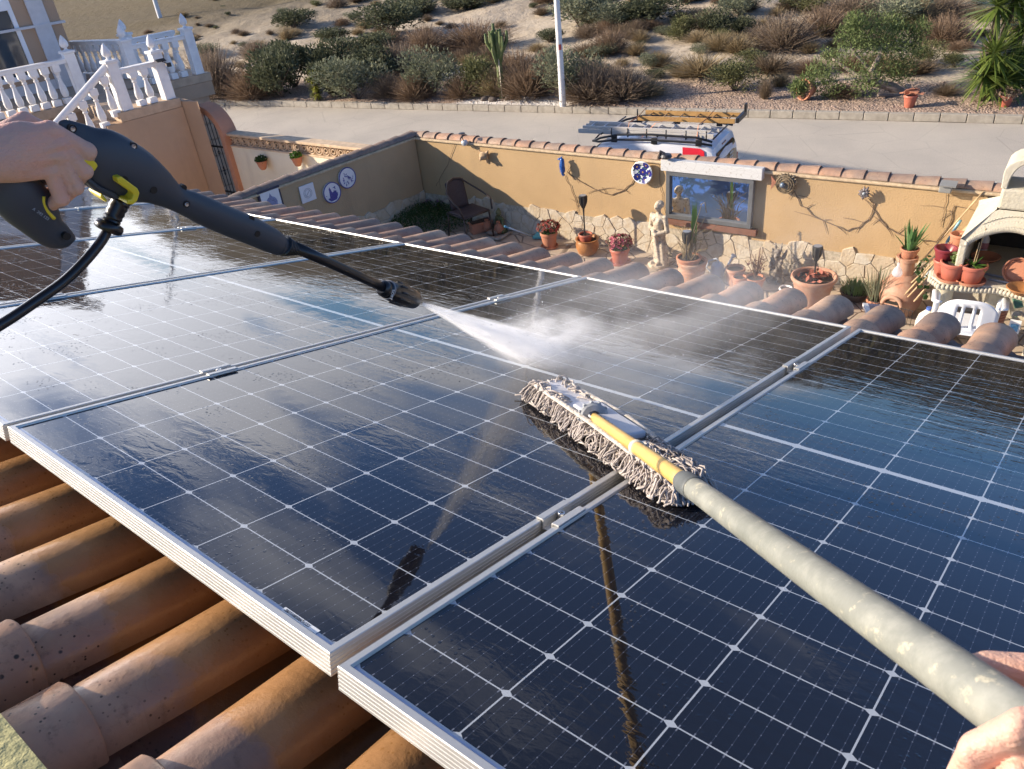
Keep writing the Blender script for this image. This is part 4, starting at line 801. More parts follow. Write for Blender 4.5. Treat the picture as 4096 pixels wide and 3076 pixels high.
mb=MB(); mb.lathe([(Rb*.38,0),(Rb*.38,.02)],(0,-Rb*.92,zc-.10),18,axis=(0,-1,.12)); mb.build('mouth',simple('mouth_black',(.03,.025,.02),.95),e)  # dark disc laid on the closed stove body as its mouth opening
mb=MB(); mb.box((0,-Rb*1.06,zc-.13),(Rb*.62,.02,.10)); mb.build('brick_slab',TCP,e,bev=.006)
mb=MB(); 
for i in range(13): x=-Rb+i*Rb/6; mb.tube([(x,-Rb*1.15,zc-.30),(x,-Rb*1.15,zc-.08)],.003,4)
mb.tube([(-Rb,-Rb*1.15,zc-.09),(Rb,-Rb*1.15,zc-.09)],.004,4); mb.build('wire_guard',IRON,e)
hr_=34*mpx(V3(b[0],b[1],zn)); hz=ht(b,3612,990)
e=pot('terracotta_pot',V3(b[0]+.01,b[1],zn+.0),hr_,hz-zn,'terracotta pot with upright strap leaves on top of the clay stove',TC)
mb=MB(); blades(mb,(0,0,(hz-zn)*.8),34,.36,.035,up=.93,spread=.32,bend=.12,seed=5,R0=.05); mb.build('strap_leaves',leafmat('aloe_leaf',(.10,.21,.07),(.15,.27,.10)),e)
e=thing('glass_bulb',at(3590,1066,zn-.12)*0+V3(*dep(3590,1085,mpx(V3(b[0],b[1],zn-.1))*F-.30)),'clear glass bulb hanging against the neck of the clay stove','glass bulb'); mb=MB(); mb.lathe([(.001,-.07),(.045,-.05),(.055,-.02),(.04,.025),(.015,.06),(.014,.10)],n=16); gl=Mt('clear_glass',(.75,.80,.85),.05,.8); gl.b.inputs['Alpha'].default_value=.45; mb.build('bulb',gl.m,e,smooth=True); mb=MB(); mb.tube([(0,0,.09),(.01,.01,.22)],.003,4); mb.build('string',BLK,e)
# ---------------------------------------------------------------- canes and blue pole leaning on the wall
CANE=simple('bamboo_cane',(.62,.44,.24),.6,.2,14); 
for k,(x0,y0,x1,y1,o0,o1) in enumerate(((3650,1128,3990,800,.55,.06),(3655,1140,3978,792,.60,.05),(3668,1150,3998,806,.62,.07),(3640,1115,3972,812,.50,.05),(3700,1160,3992,830,.66,.06),(3640,1098,3935,765,.45,.03),(3688,1170,3965,860,.7,.07),(3620,1120,3900,905,.5,.10))):
    a=V3(*ow(x0,y0,o0)); c=V3(*ow(x1,y1,o1)); d=(c-a); a=a-d*(.12 if a[2]>.1 else 0); mb=MB(); n=9
    mb.tube([a+d*t*1.0 for t in np.linspace(0,1.0 if a[2]<.1 else 1.12,n)],[.0085+.002*(i%2) for i in range(n)],7); o=worldmesh(mb,'bamboo_cane',CANE,None,True)
    tag(o,('bamboo cane at the back of the bundle beside the oven','bamboo cane of the bundle, second from the back','bamboo cane of the bundle lying nearest the oven hood','bamboo cane of the bundle with its foot furthest left','bamboo cane at the front of the bundle','single bamboo cane standing highest, apart from the bundle','shortest bamboo cane low in the bundle by the oven','thin cane ending low on the wall, left of the bundle')[k],'cane','bamboo canes leaning beside the oven')
a=V3(*ow(3700,1110,.45)); c=V3(*ow(3842,880,.12)); mb=MB(); mb.tube([a,a+(c-a)*.7],.010,8); e=thing('blue_pole',a,'blue telescopic pole with a rounded end leaning beside the canes','pole'); worldmesh(mb,'tube',simple('white_blue_tube',(.55,.65,.72),.35,.05),e,True)
mb=MB(); mb.tube([a+(c-a)*.62,a+(c-a)*.96,c],[.015,.017,.020],10); worldmesh(mb,'grip',simple('steel_blue_grip',(.16,.36,.45),.4,.05),e,True)
for k,(x,y,z) in enumerate(((3822,960,.0),(3815,1000,.0))):
    p=V3(*ow(x+5,y+30,.35)); pot('terracotta_pot',p,.09,.16,('terracotta pot squeezed behind the canes, upper one','terracotta pot squeezed behind the canes, lower one')[k],TC,soil=False)
# ================================================================ on the ochre wall
def wthing(name,px,py,off,label,cat,group=None,roll=0.):
    a,z=wal(px,py,off); e=bpy.data.objects.new(name,None); COL.objects.link(e); e.matrix_world=WM(a,off,z)@Matrix.Rotation(roll,4,'Y'); return tag(e,label,cat,group)
# local frame of a wall thing: x along the wall, -y out of it, z up
PXW=mpx(V3(*ow(2700,750)))
# mirror under the white board
def wl_(px,py,off): a,z=wal(px,py,off); return a,z
(a0,z1a),(a1,z1b),(a2,z0a),(a3,z0b)=wl_(2667,682,.06),wl_(3017,719,.06),wl_(2664,868,.06),wl_(3005,915,.06)
ax0,ax1=(a0+a2)/2,(a1+a3)/2; mz0,mz1=(z0a+z0b)/2,(z1a+z1b)/2
e=bpy.data.objects.new('mirror',None); COL.objects.link(e); e.matrix_world=WM(ax0,0,mz0); tag(e,'large rectangular mirror in a dark grey frame on the ochre wall','mirror'); W_,H_=ax1-ax0,mz1-mz0
mb=MB(); f=.055
for c,d in (((W_/2,-.045,f/2),(W_,.075,f)),((W_/2,-.045,H_-f/2),(W_,.075,f)),((f/2,-.045,H_/2),(f,.075,H_-2*f)),((W_-f/2,-.045,H_/2),(f,.075,H_-2*f))): mb.box(c,d)
mb.build('frame',simple('dark_grey_paint',(.11,.115,.12),.5,.1),e,bev=.004)
mm=Mt('mirror_silver',(.80,.83,.86),.012,.5,1.); mb=MB(); mb.box((W_/2,-.030,H_/2),(W_-2*f+.004,.01,H_-2*f+.004)); mb.build('mirror_glass',mm.m,e)
(a0,z0),(a1,z1)=wl_(2662,885,.05),wl_(3025,935,.05)
e=bpy.data.objects.new('mirror_ledge',None); COL.objects.link(e); e.matrix_world=WM(a0,0,mz0-.105); tag(e,'brown painted ledge running under the mirror','ledge'); mb=MB(); mb.box(((a1-a0)/2,-.035,.05),(a1-a0,.07,.085)); mb.build('ledge_board',simple('brown_paint',(.20,.085,.05),.7,.15),e,bev=.004)
(a0,z0),(a1,z1)=wl_(2644,665,.09),wl_(3050,697,.09)
e=bpy.data.objects.new('white_board',None); COL.objects.link(e); e.matrix_world=WM(a0,0,(z0+z1)/2-.07); tag(e,'old white painted board with cracks fixed above the mirror','board'); 
WB=Mt('flaking_white_paint',(.56,.56,.55),.7,.2); WB.mix(WB.rng(WB.vor(9,'DISTANCE_TO_EDGE',vec=WB.vec((1,1,2.2))),.0,.02,.55,0),(.20,.18,.16)); WB.mix(WB.rng(WB.noise(14,5,.7),.60,.68),(.30,.26,.22)); mb=MB(); mb.box(((a1-a0)/2,-.05,.075),(a1-a0,.10,.145)); mb.build('board',WB.m,e,bev=.006)
# flower plate
NAVY=simple('cobalt_glaze',(.03,.03,.20),.25,.2); WG=simple('white_glaze',(.72,.73,.74),.2,.05); GG=simple('green_glaze_leaf',(.05,.15,.09),.25,.2); YG=simple('ochre_glaze',(.45,.25,.06),.3)
e=wthing('ceramic_plate',2569,690,.07,'round ceramic plate painted with dark blue flowers, hung left of the mirror','plate'); R_=.155
mb=MB(); mb.lathe([(.06,-.03),(.10,-.028),(R_*.8,-.008),(R_,.012),(R_,.017),(R_*.8,.0),(.09,-.018),(.001,-.018)],n=36,axis=(0,-1,0),cap=False); mb.build('plate_body',WG,e,smooth=True)
mb=MB(); cm=MB(); gm_=MB(); pyf=lambda q:-float(np.interp(q,[0,.09,.124,.155],[-.018,-.018,0,.017]))-.0022
for k,(x,z) in enumerate(((0,0),(-.082,.07),(.052,.098),(-.078,-.068),(.100,-.005),(.035,-.100))):
    rr=.048 if k else .054; v=[(x,pyf(math.hypot(x,z))-.001,z)]
    for i in range(24):
        t=i*math.pi/12; q=rr*(1+.14*math.cos(8*t)); X=x+q*math.cos(t); Z=z+q*math.sin(t); h_=math.hypot(X,Z)
        if h_>.150: X*=.150/h_; Z*=.150/h_; h_=.150
        v.append((X,pyf(h_),Z))
    mb.add(v,[(0,i+1,(i+1)%24+1) for i in range(24)])
    cm.add([(x+.012*math.cos(t),v[0][1]-.002,z+.012*math.sin(t)) for t in np.linspace(0,2*math.pi,9)[:-1]],[tuple(range(8))])
for i in range(26):
    t=i*.74; q=(.125,.06,.095)[i%3]; c=(q*math.cos(t),q*math.sin(t)); P=[(c[0]-.02,c[1]),(c[0],c[1]+.012),(c[0]+.02,c[1]+.004),(c[0],c[1]-.011)]; gm_.add([(a_,pyf(math.hypot(a_,b_))+.0008,b_) for a_,b_ in P],[(0,1,2,3)])
mb.build('blue_flowers',NAVY,e); cm.build('flower_centres',YG,e); gm_.build('painted_leaves',GG,e)
# sea horse
e=wthing('seahorse_ornament',2249,664,.05,'blue glazed seahorse ornament on the sunlit ochre wall','wall ornament'); P=[(.0,-.03,.115),(.02,-.03,.10),(.025,-.035,.06),(.02,-.04,.01),(.03,-.04,-.03),(.03,-.035,-.07),(.015,-.03,-.10),(.028,-.03,-.125),(.045,-.03,-.11)]
mb=MB(); mb.tube(P,[.022,.03,.034,.040,.038,.028,.020,.016,.012],12); mb.tube([(0,-.03,.115),(-.045,-.03,.10)],[.02,.012],8); mb.tube([(.01,-.03,.13),(.03,-.03,.15)],[.012,.004],6)
for i in range(6): mb.tube([(-.01,-.06,.06-.025*i),(.05,-.065,.055-.025*i)],.006,5)
mb.build('ornament_body',simple('blue_glaze',(.03,.12,.42),.2,.3,40),e,smooth=True)
# clay bat/animal figure, solar lamps, fish, flower, vine cords
e=wthing('animal_ornament',1937,622,.05,'small beige clay animal head ornament with a long slanting shadow, left part of the wall','wall ornament')
mb=sdf_mesh(lambda p:smin(smin(ell(p,(0,-.02,0),(.075,.05,.065)),ell(p,(.0,-.075,-.02),(.035,.04,.03)),.02),smin(seg(p,(-.05,0,.04),(-.09,-.01,.075),.022,.008),seg(p,(.05,0,.04),(.10,-.02,.09),.03,.008),.01),.015),(-.13,-.14,-.1),(.14,.05,.13),.0075); mb.build('ornament_body',simple('beige_clay',(.50,.34,.20),.85,.25,20),e,smooth=True)
mb=MB(); mb.tube([(-.05,0,-.04),(-.085,-.02,-.085)],[.018,.012],6); mb.tube([(.05,0,-.05),(.06,-.03,-.10)],[.018,.012],6); mb.build('legs',simple('beige_clay',(.50,.34,.20),.85,.25,20),e)
def wlamp(px,py,lab,grp,big=1.,kind=0):
    e=wthing('solar_wall_lamp',px,py,.10,lab,'lamp',grp); D=simple('dark_lamp_plastic',(.03,.03,.035),.4,.05) if kind<2 else simple('grey_lamp_plastic',(.25,.25,.24),.5,.1)
    mb=MB()
    if kind==0: mb.lathe([(.001,.16),(.05,.155),(.052,.145),(.001,.14)],(0,-.0,0),14); mb.tube([(0,0,.145),(.01,0,.04)],.007,6)
    elif kind==1: mb.lathe([(.001,.045),(.06,.04),(.075,.01),(.06,-.01)],(.05,0,.02),14); mb.tube([(-.05,.02,-.01),(-.03,0,.09),(.03,0,.07)],[.022,.02,.012],8)
    else: mb.box((0,0,.06),(.16,.12,.012),np.array(Matrix.Rotation(.25,3,'X'))); 
    mb.build('solar_cell_head',D,e)
    mb=MB()
    if kind==0: mb.lathe([(.02,-.05),(.045,-.03),(.045,.03),(.02,.05)],(.01,.03,0),14,axis=(.3,-1,.2)); mb.build('lamp_head',simple('pale_lamp',(.6,.6,.6),.3),e,smooth=.7)
    elif kind==2: mb.box((-.02,.02,0),(.12,.09,.08)); mb.build('lamp_head',D,e,bev=.01)
    return e
wlamp(1852,573,'small solar lamp on a stalk at the left end of the wall top',None)
wlamp(2651,634,'dark round solar lamp on the coping tiles just left of the white board',None,kind=1)
wlamp(3790,757,'grey square solar lamp under the coping at the right end of the wall',None,kind=2)
e=wthing('fish_ornament',3140,735,.06,'round fish ornament with a blue eye, right of the mirror','wall ornament'); BR=simple('bronzed_clay',(.26,.19,.11),.5,.5,40)
mb=MB(); mb.lathe([(.001,.035),(.05,.05),(.10,.03),(.125,0),(.10,-.03)],(.01,0,0),20,axis=(0,-1,0)); 
for r_ in (.055,.08,.105): mb.tube([(.01+r_*math.cos(t),-.048+.25*(r_-.05),r_*math.sin(t)) for t in np.linspace(0,6.28,24)],.008,6,up=(0,1,0))
for i in range(9): t=.3+i*.28; mb.tube([(.01+.11*math.cos(t),-.01,.11*math.sin(t)),(.01+.15*math.cos(t),-.015,.14*math.sin(t))],[.014,.005],5)
mb.build('ornament_body',BR,e,smooth=.8)
mb=MB(); mb.extr([(-.10,-.01,.01),(-.17,-.02,.09),(-.155,-.02,.01),(-.165,-.02,-.09)],(0,.02,0)); mb.build('tail',TC,e,bev=.003)
mb=MB(); mb.lathe([(.001,.03),(.03,.02),(.035,.0)],(-.01,-.055,0),14,axis=(0,-1,0)); mb.build('eye',simple('blue_grey_glaze',(.18,.24,.32),.2,.4,50),e,smooth=True)
e=wthing('flower_ornament',3460,770,.05,'small metal flower ornament with twisted petals on the right part of the wall','wall ornament'); mb=MB(); r=np.random.default_rng(3)
for i in range(11): t=i*.571; l=.055+.035*r.random(); mb.tube([(0,-.02,0),(l*.6*math.cos(t),-.04,l*.6*math.sin(t)),(l*math.cos(t),-.015,l*math.sin(t))],[.01,.02,.005],5)
mb.build('petals',simple('oxidised_metal',(.24,.20,.20),.5,.5,50),e,smooth=True); mb=MB(); mb.lathe([(.001,.02),(.02,.012),(.024,0)],(0,-.04,0),10,axis=(0,-1,0)); mb.build('centre',simple('grey_glaze',(.3,.33,.36),.3),e,smooth=True)
VN=simple('dry_vine',(.20,.14,.09),.9,.2)
def vine(pts,lab,seed=0,r=.0045,n=6):
    P=creeper(pts,None,off=.012); mb=MB(); rr=np.random.default_rng(seed); Q=[]
    for a,b in zip(P,P[1:]):
        k=max(2,int(np.linalg.norm(b-a)/.06)); Q+=[a+(b-a)*t/k+V3(WD[0],WD[1],0)*rr.normal()*.008+V3(0,0,1)*rr.normal()*.008 for t in range(k)]
    Q.append(P[-1]); mb.tube(Q,r,5)
    for i in range(n):
        q=Q[rr.integers(len(Q))]; d=V3(WD[0],WD[1],0)*rr.normal()*.14+V3(0,0,1)*rr.normal()*.10; mb.tube([q,q+d*.5+V3(0,0,.01),q+d],[r*.7,r*.6,r*.3],4)
    tag(worldmesh(mb,'dry_vine',VN),lab,'vine','dry vine stems and cords on the wall')
c3=lambda x,y:(2000+x*.4973,600+y*.4973); c4=lambda x,y:(3000+x*.4955,600+y*.4955)
vine([c3(540,180),c3(640,250),c3(720,295),c3(820,340),c3(900,360),c3(1000,320),c3(1075,240)],'dry vine swag hanging from the seahorse to the flower plate',1,.006,9)
vine([c3(520,200),c3(560,290),c3(600,380),c3(620,460)],'thin dry stem dropping below the seahorse',2,.004)
vine([c4(350,320),c4(420,450),c4(500,520),c4(640,590),c4(780,650),c4(870,620),c4(960,560),c4(1010,430)],'long dry vine swag between the fish and the metal flower',3,.006,10)
vine([c4(960,390),c4(1030,520),c4(1110,640),c4(1200,680),c4(1400,720),c4(1500,730),c4(1600,640),c4(1650,450)],'long dry vine swag right of the metal flower, above the clay stove',4,.006,12)
vine([c4(1595,330),c4(1570,460),c4(1540,620)],'cord hanging straight below the square solar lamp',5,.003,2)
vine([c3(1270,40),c3(1285,250),c3(1310,430),c3(1335,520)],'cord hanging between the flower plate and the mirror',6,.003,1)
vine([(1640,640),(1600,700),(1500,780)] if False else [(1820,575),(1790,660),(1745,745)],'faint cord below the stalk lamp at the left of the wall',7,.003,1)
# plates on the shaded side wall
def sthing(name,px,py,off,label,cat,group=None):
    p=sidep(px,py,off); e=bpy.data.objects.new(name,None); COL.objects.link(e); e.matrix_world=Matrix([[SD[0],-SD[1],0,p[0]],[SD[1],SD[0],0,p[1]],[0,0,1,p[2]],[0,0,0,1]]); return tag(e,label,cat,group)
BLUE=simple('delft_blue',(.07,.09,.36),.3,.3,60)
def splate(px,py,r,label,seed):
    e=sthing('round_plaque',px,py,.02,label,'plaque','round blue plaques on the shaded wall'); mb=MB(); mb.lathe([(r,-.015),(r,.012),(r*.93,.014),(.001,.012)],n=30,axis=(0,-1,0),cap=False); mb.build('plaque_body',WG,e,smooth=.7)
    mb=MB(); mb.tube([(r*.97*math.cos(t),-.013,r*.97*math.sin(t)) for t in np.linspace(0,6.283,31)],r*.055,6,up=(0,1,0)); mb.build('blue_rim',BLUE,e)
    mb=MB(); rr=np.random.default_rng(seed)
    if seed==1:
        mb.extr([(-r*.62,-.013,-r*.5),(-r*.35,-.013,-r*.45),(-r*.3,-.013,r*.35),(-r*.2,-.013,r*.6),(-r*.12,-.013,r*.3),(-.0,-.013,-.0),(r*.4,-.013,.02),(r*.6,-.013,-r*.35),(r*.3,-.013,-r*.75),(-r*.3,-.013,-r*.8)][::-1],(0,-.003,0))
    for i in range(22):
        a=rr.uniform(0,6.28); d=rr.uniform(.1,.75)*r; x,z=d*math.cos(a),d*math.sin(a)*.9-r*.1; q=r*rr.uniform(.08,.2); t=rr.uniform(0,3); mb.extr([(x+q*math.cos(t),-.014,z+q*math.sin(t)),(x-q*.4*math.sin(t),-.014,z+q*.4*math.cos(t)),(x-q*math.cos(t),-.014,z-q*math.sin(t)),(x+q*.3*math.sin(t),-.014,z-q*.3*math.cos(t))],(0,-.0008-.0001*i,0))
    mb.build('painted_scene',BLUE,e)
splate(1388,711,.155,'round blue and white plaque, the higher of the two on the shaded wall',2); splate(1327,770,.155,'round blue and white plaque with a tower, the lower of the two',1)
e=sthing('square_tile',1230,772,.02,'square white tile with a pale ring drawing on the shaded wall','tile'); mb=MB(); mb.box((0,0,0),(.25,.02,.25)); mb.build('tile_body',WG,e,bev=.004); mb=MB()
for r_ in (.05,.07): mb.tube([(r_*math.cos(t),-.0115,r_*math.sin(t)) for t in np.linspace(0,6.283,25)],.003,4,up=(0,1,0),cap=False)
mb.tube([(-.03,-.0115,-.03),(.035,-.0115,.03)],.003,4); mb.build('ring_drawing',simple('grey_ink',(.4,.4,.42),.6),e)
e=sthing('framed_tile_picture',1084,805,.02,'dark framed blue tile picture just above the roof tiles on the shaded wall','picture'); mb=MB(); mb.box((0,0,0),(.36,.025,.36)); mb.build('frame',simple('navy_frame',(.03,.03,.06),.5),e,bev=.004); mb=MB(); mb.box((0,-.008,0),(.30,.02,.30)); pb_=mb.build('tile_picture',WG,e); mb=MB(); mb.lathe([(.001,.001),(.09,0)],(0,-.02,-.02),16,axis=(0,-1,0),cap=False); mb.extr([(-.12,-.019,-.13),(.12,-.019,-.13),(.06,-.019,-.02),(0,-.019,.12),(-.06,-.019,-.02)],(0,-.002,0)); mb.build('painted_scene',simple('pale_delft',(.25,.30,.5),.3,.3,50),e)
# ================================================================ garden oven
OC=5.62; OVC=Mt('whitewashed_cement',(.50,.46,.37),.85,.2); OVC.mix(OVC.rng(OVC.noise(4,5,.6),.42,.72),(.50,.45,.33)); OVC.bump(OVC.noise(45,4),.006); OVC=OVC.m
oz=lambda px,py,off:wal(px,py,off)[1]; ox=lambda px,py,off:wal(px,py,off)[0]-OC
e=bpy.data.objects.new('garden_oven',None); COL.objects.link(e); e.matrix_world=WM(OC,0,0); tag(e,'whitewashed cement garden oven with an arched hood, beaded edges and looped chimney cap','oven')
zs=oz(3790,1135,1.25); zh=oz(3848,975,1.18); zc0=oz(3998,838,.95); zc1=oz(3998,752,.95); hwid=-ox(3838,975,1.18); cw=-ox(3996,800,.95)
mb=MB(); sh=[(-.60,-.0),(-.62,-.9),(-.60,-1.12),(-.50,-1.24),(-.3,-1.22),(0,-1.14),(.3,-1.22),(.5,-1.24),(.60,-1.12),(.62,-.9),(.6,0)]; mb.prism(sh[::1],zs-.085,zs); mb.build('shelf',OVC,e,bev=.01)
mb=MB(); bd=np.array(sh[1:10]); q=[]
for a_,b_ in zip(bd,bd[1:]):
    k=max(1,int(np.linalg.norm(b_-a_)/.034)); q+=[a_+(b_-a_)*t/k for t in range(k)]
for p in q: mb.lathe([(.001,-.028),(.016,-.022),(.024,0),(.016,.022),(.001,.028)],(p[0]*1.012,p[1]*1.012,zs-.04),6,axis=(.25,0,1),cap=False)
mb.build('beaded_edge',OVC,e,smooth=True)
mb=MB()
for x in (-.46,-.02,.46): mb.lathe([(.11,0),(.11,.1),(.085,.14),(.08,zs-.2),(.11,zs-.12),(.12,zs-.088)],(x,-1.0 if x!=-.02 else -.85,0),16)
mb.box((0,-.10,zs/2-.05),(1.1,.12,zs-.1)); mb.build('legs',OVC,e,smooth=.7)
# hood with arch opening
hw=hwid; yf=-1.18; arch_r=hw-.07; zar=zs+.02; mb=MB(); zb=zh
aw=hw-.06; hgt=oz(3965,930,1.18)-zb
out_pts=[(-hw,zb),(-hw*1.0,zb+.05),(-cw-.02,zc0),(cw+.02,zc0),(hw,zb+.05),(hw,zb)]
A2=[(-aw+2*aw*i/20,zb+hgt*math.sin(math.pi*i/20)**.75) for i in range(21)]
front=lambda x,z:(x,yf+(z-zb)/(zc0-zb)*(-(-.95)+yf)*1.0+0 if False else yf+(z-zb)/(zc0-zb)*.23,z)
ov=[]; top=[]
for i in range(21):
    x=A2[i][0]; 
    t=(x/hw+1)/2; xo=x*hw/aw; k=abs(xo)/hw; zo=zb+.05+(1-max(0,(abs(xo)-cw)/(hw-cw)))*(zc0-zb-.05) if abs(xo)>cw else zc0
    ov.append(front(*A2[i])); top.append(front(xo,zo))
mb.add(ov+top,[(i,i+1,22+i,21+i) for i in range(20)]); mb.add([(p[0],p[1]+.07,p[2]) for p in ov]+ov,[(i,i+1,22+i,21+i) for i in range(20)])
for sx in (-1,1): mb.add([(sx*hw,yf,zb-.02),(sx*hw,yf,zb+.05),(sx*cw,-.95,zc0),(sx*cw,-.55,zc0),(sx*hw,-.06,zb+.05),(sx*hw,-.06,zb-.02)],[(0,1,2,3,4,5)])
mb.add([(-hw,-.06,zb+.05),(-cw,-.55,zc0),(cw,-.55,zc0),(hw,-.06,zb+.05)],[(0,1,2,3)])
for sx in(-1,1): mb.add([(sx*hw,yf,zb-.02),(sx*aw,yf+.0,zb-.02),(sx*aw,-.06,zb-.02),(sx*hw,-.06,zb-.02)],[(0,1,2,3)]); mb.add([(sx*hw,yf,zb-.02),(sx*aw,yf,zb-.02),(sx*aw,yf,zb+.03),(sx*hw,yf,zb+.05)],[(0,1,2,3)])
o=mb.build('hood',OVC,e); 
mb=MB()
for i in range(60):
    t=i/59; x=-aw+2*aw*t; z=zb+hgt*math.sin(math.pi*t)**.75; p=front(x,z); mb.lathe([(.001,-.03),(.013,-.022),(.02,0),(.013,.022),(.001,.03)],(p[0],p[1]-.012,p[2]+.01),6,axis=(math.cos(math.pi*t)*-.4,-.2,1),cap=False)
for i in range(22):
    t=.12+.76*i/21; x=-aw+2*aw*t; z=zb+hgt*math.sin(math.pi*t)**.75+.07
    for q in (0,.03): p=front(x+q*.3,z+q); mb.tube([(p[0]-.012,p[1]-.003,p[2]),(p[0]+.012,p[1]-.004,p[2]+(.014 if q else -.014))],.004,4)
mb.build('beaded_arch',OVC,e,smooth=True)
mb=MB(); mb.box((-hw+.035,-.62,(zs+zb)/2),(.07,1.1,zb-zs)); mb.box((hw-.035,-.62,(zs+zb)/2),(.07,1.1,zb-zs)); mb.build('side_walls',OVC,e,bev=.015)
mb=MB(); mb.box((0,-.09,(zs+zb)/2+.04),(2*hw-.15,.04,zb-zs+.12)); mb.build('back_wall',simple('sooty_render',(.07,.065,.055),.95,.3,5),e)
mb=MB(); mb.box((0,-.75,(zc0+zc1)/2),(2*cw,.40,zc1-zc0)); mb.build('chimney',OVC,e,bev=.025)
mb=MB(); v=[]; th=np.linspace(0,math.pi,17); hc=.30
for t in th:
    x=-math.cos(t)*cw*1.05*(1+.25*math.sin(t*2)**2*(1 if t<1.57 else 1)); z=zc1+hc*math.sin(t)**.8; xi=-math.cos(t)*cw*.78; zi=zc1+(hc-.05)*math.sin(t)**.8
    v+=[(x,-.95,z),(x,-.55,z),(xi,-.55,zi),(xi,-.95,zi)]
mb.add(v,[(4*i+j,4*i+(j+1)%4,4*i+4+(j+1)%4,4*i+4+j) for i in range(16) for j in range(4)]); mb.build('looped_cap',OVC,e,smooth=.7,bev=.008)
OM=e.matrix_world
def onshelf(px,py,off,z=None): a,zz_=wal(px,py,off); return OM@Vector((a-OC,-off,zs if z is None else z))
b=onshelf(3800,1130,1.12); e=pot('terracotta_pot',b,.125,.19,'terracotta pot with a pale green sprig, first on the oven shelf',TCR); saucer(e,.14,TC); mb=MB(); leaves(mb,(0,0,.22),34,.03,4,rad=(.04,.04,.07)); mb.build('foliage',leafmat('pale_sprig',(.22,.30,.10),(.30,.36,.16)),e)
b=onshelf(3873,1152,1.12); e=pot('terracotta_pot',b,.125,.19,'terracotta pot with a leafy shoot tied to a thin cane on the oven shelf',TCR); saucer(e,.14,TC); mb=MB(); blades(mb,(0,0,.17),16,.16,.022,up=.6,spread=.8,seed=9); mb.build('foliage',LG,e); mb=MB(); mb.tube([(0.01,0,.1),(.04,.02,.55)],.004,5); mb.tube([(-.01,0,.1),(-.0,.0,.42)],.004,5); mb.build('cane',CANE,e)
b=onshelf(3760,1108,1.02); e=pot('dark_red_pot',V3(*b)+V3(0,0,.13),.105,.15,'dark red plastic pot stacked behind the first shelf pot with ivy trailing',TCD,soil=False); pot('terracotta_pot',b,.09,.15,'terracotta pot standing under the dark red plastic pot',TCR,soil=False)
e=thing('ivy_plant',V3(*b)+V3(0,0,.2),'ivy trailing left from the dark red pot','ivy'); mb=MB(); iv=[V3(*ow(x,y,o)) for x,y,o in ((3745,1030,1.0),(3700,1040,.95),(3680,1060,.93),(3668,1100,.9),(3685,1140,.95))]; mb.tube(iv,.003,4); iv2=[V3(*ow(x,y,1.0)) for x,y in ((3740,1030),(3705,1060),(3690,1110),(3695,1150),(3705,1180))]; mb.tube(iv2,.003,4); worldmesh(mb,'stems',VN,e)
mb=MB(); r=np.random.default_rng(2)
for p in iv+iv2+[(a_+b_)/2 for a_,b_ in zip(iv,iv[1:])]:
    for k in range(3): leaves(mb,p+r.normal(size=3)*.02,1,.05,int(r.integers(999)),asp=1.2,rad=(.01,.01,.01))
worldmesh(mb,'leaves',LD,e)
b=onshelf(4050,1155,.95); e=thing('clay_saucer',V3(*b)+V3(0,0,.11),'round clay saucer propped upright on the oven shelf','saucer'); e.matrix_world=Matrix.Translation(V3(*b)+V3(0,0,.11))@WM(0,0,0).to_3x3().to_4x4()@Matrix.Rotation(-.35,4,'X'); mb=MB(); mb.lathe([(.10,.03),(.12,0),(.125,0),(.13,.035),(.118,.035),(.105,.012),(.001,.012)],n=26,axis=(0,-1,0),cap=False); mb.build('saucer_body',TC,e,smooth=.7)
b=onshelf(4078,1195,1.2); e=thing('clay_bowl',b,'shallow clay bowl with brown dregs at the front of the shelf','bowl'); mb=MB(); mb.lathe([(.08,0),(.13,.05),(.14,.055),(.13,.06),(.08,.02),(.001,.015)],n=24,cap=False); mb.build('bowl',TCO,e,smooth=.7)
b=onshelf(3930,1080,.55); e=thing('clay_bowl',b,'dusty clay bowl at the back inside the oven','bowl'); mb=MB(); mb.lathe([(.08,0),(.13,.04),(.14,.05),(.13,.055),(.08,.015),(.001,.012)],n=24,cap=False); mb.build('bowl',TC,e,smooth=.7)
b=onshelf(3925,1030,.35,zs); e=thing('plastic_bottle',b,'small white bottle with a pink label standing in the dark oven','bottle'); mb=MB(); mb.lathe([(.035,0),(.04,.02),(.04,.15),(.015,.20),(.015,.23)],n=14); mb.build('bottle_body',PVC,e,smooth=.7); mb=MB(); mb.lathe([(.0412,.05),(.0412,.12)],n=14,cap=False); mb.build('label_band',simple('pink_label',(.55,.25,.3),.5),e)
for k,(x0,x1,yy,nm) in enumerate(((-.42,.0,-.9,'grey iron grill bar lying on the shelf, rear one'),(-.3,.05,-1.02,'grey iron grill bar lying on the shelf, front one'))):
    mb=MB(); mb.tube([OM@Vector((x0+.2,yy,zs+.012)),OM@Vector((x1+.2,yy-.05,zs+.012))],.010,6); tag(worldmesh(mb,'grill_bar',simple('grey_iron',(.35,.35,.34),.5)),nm,'bar')
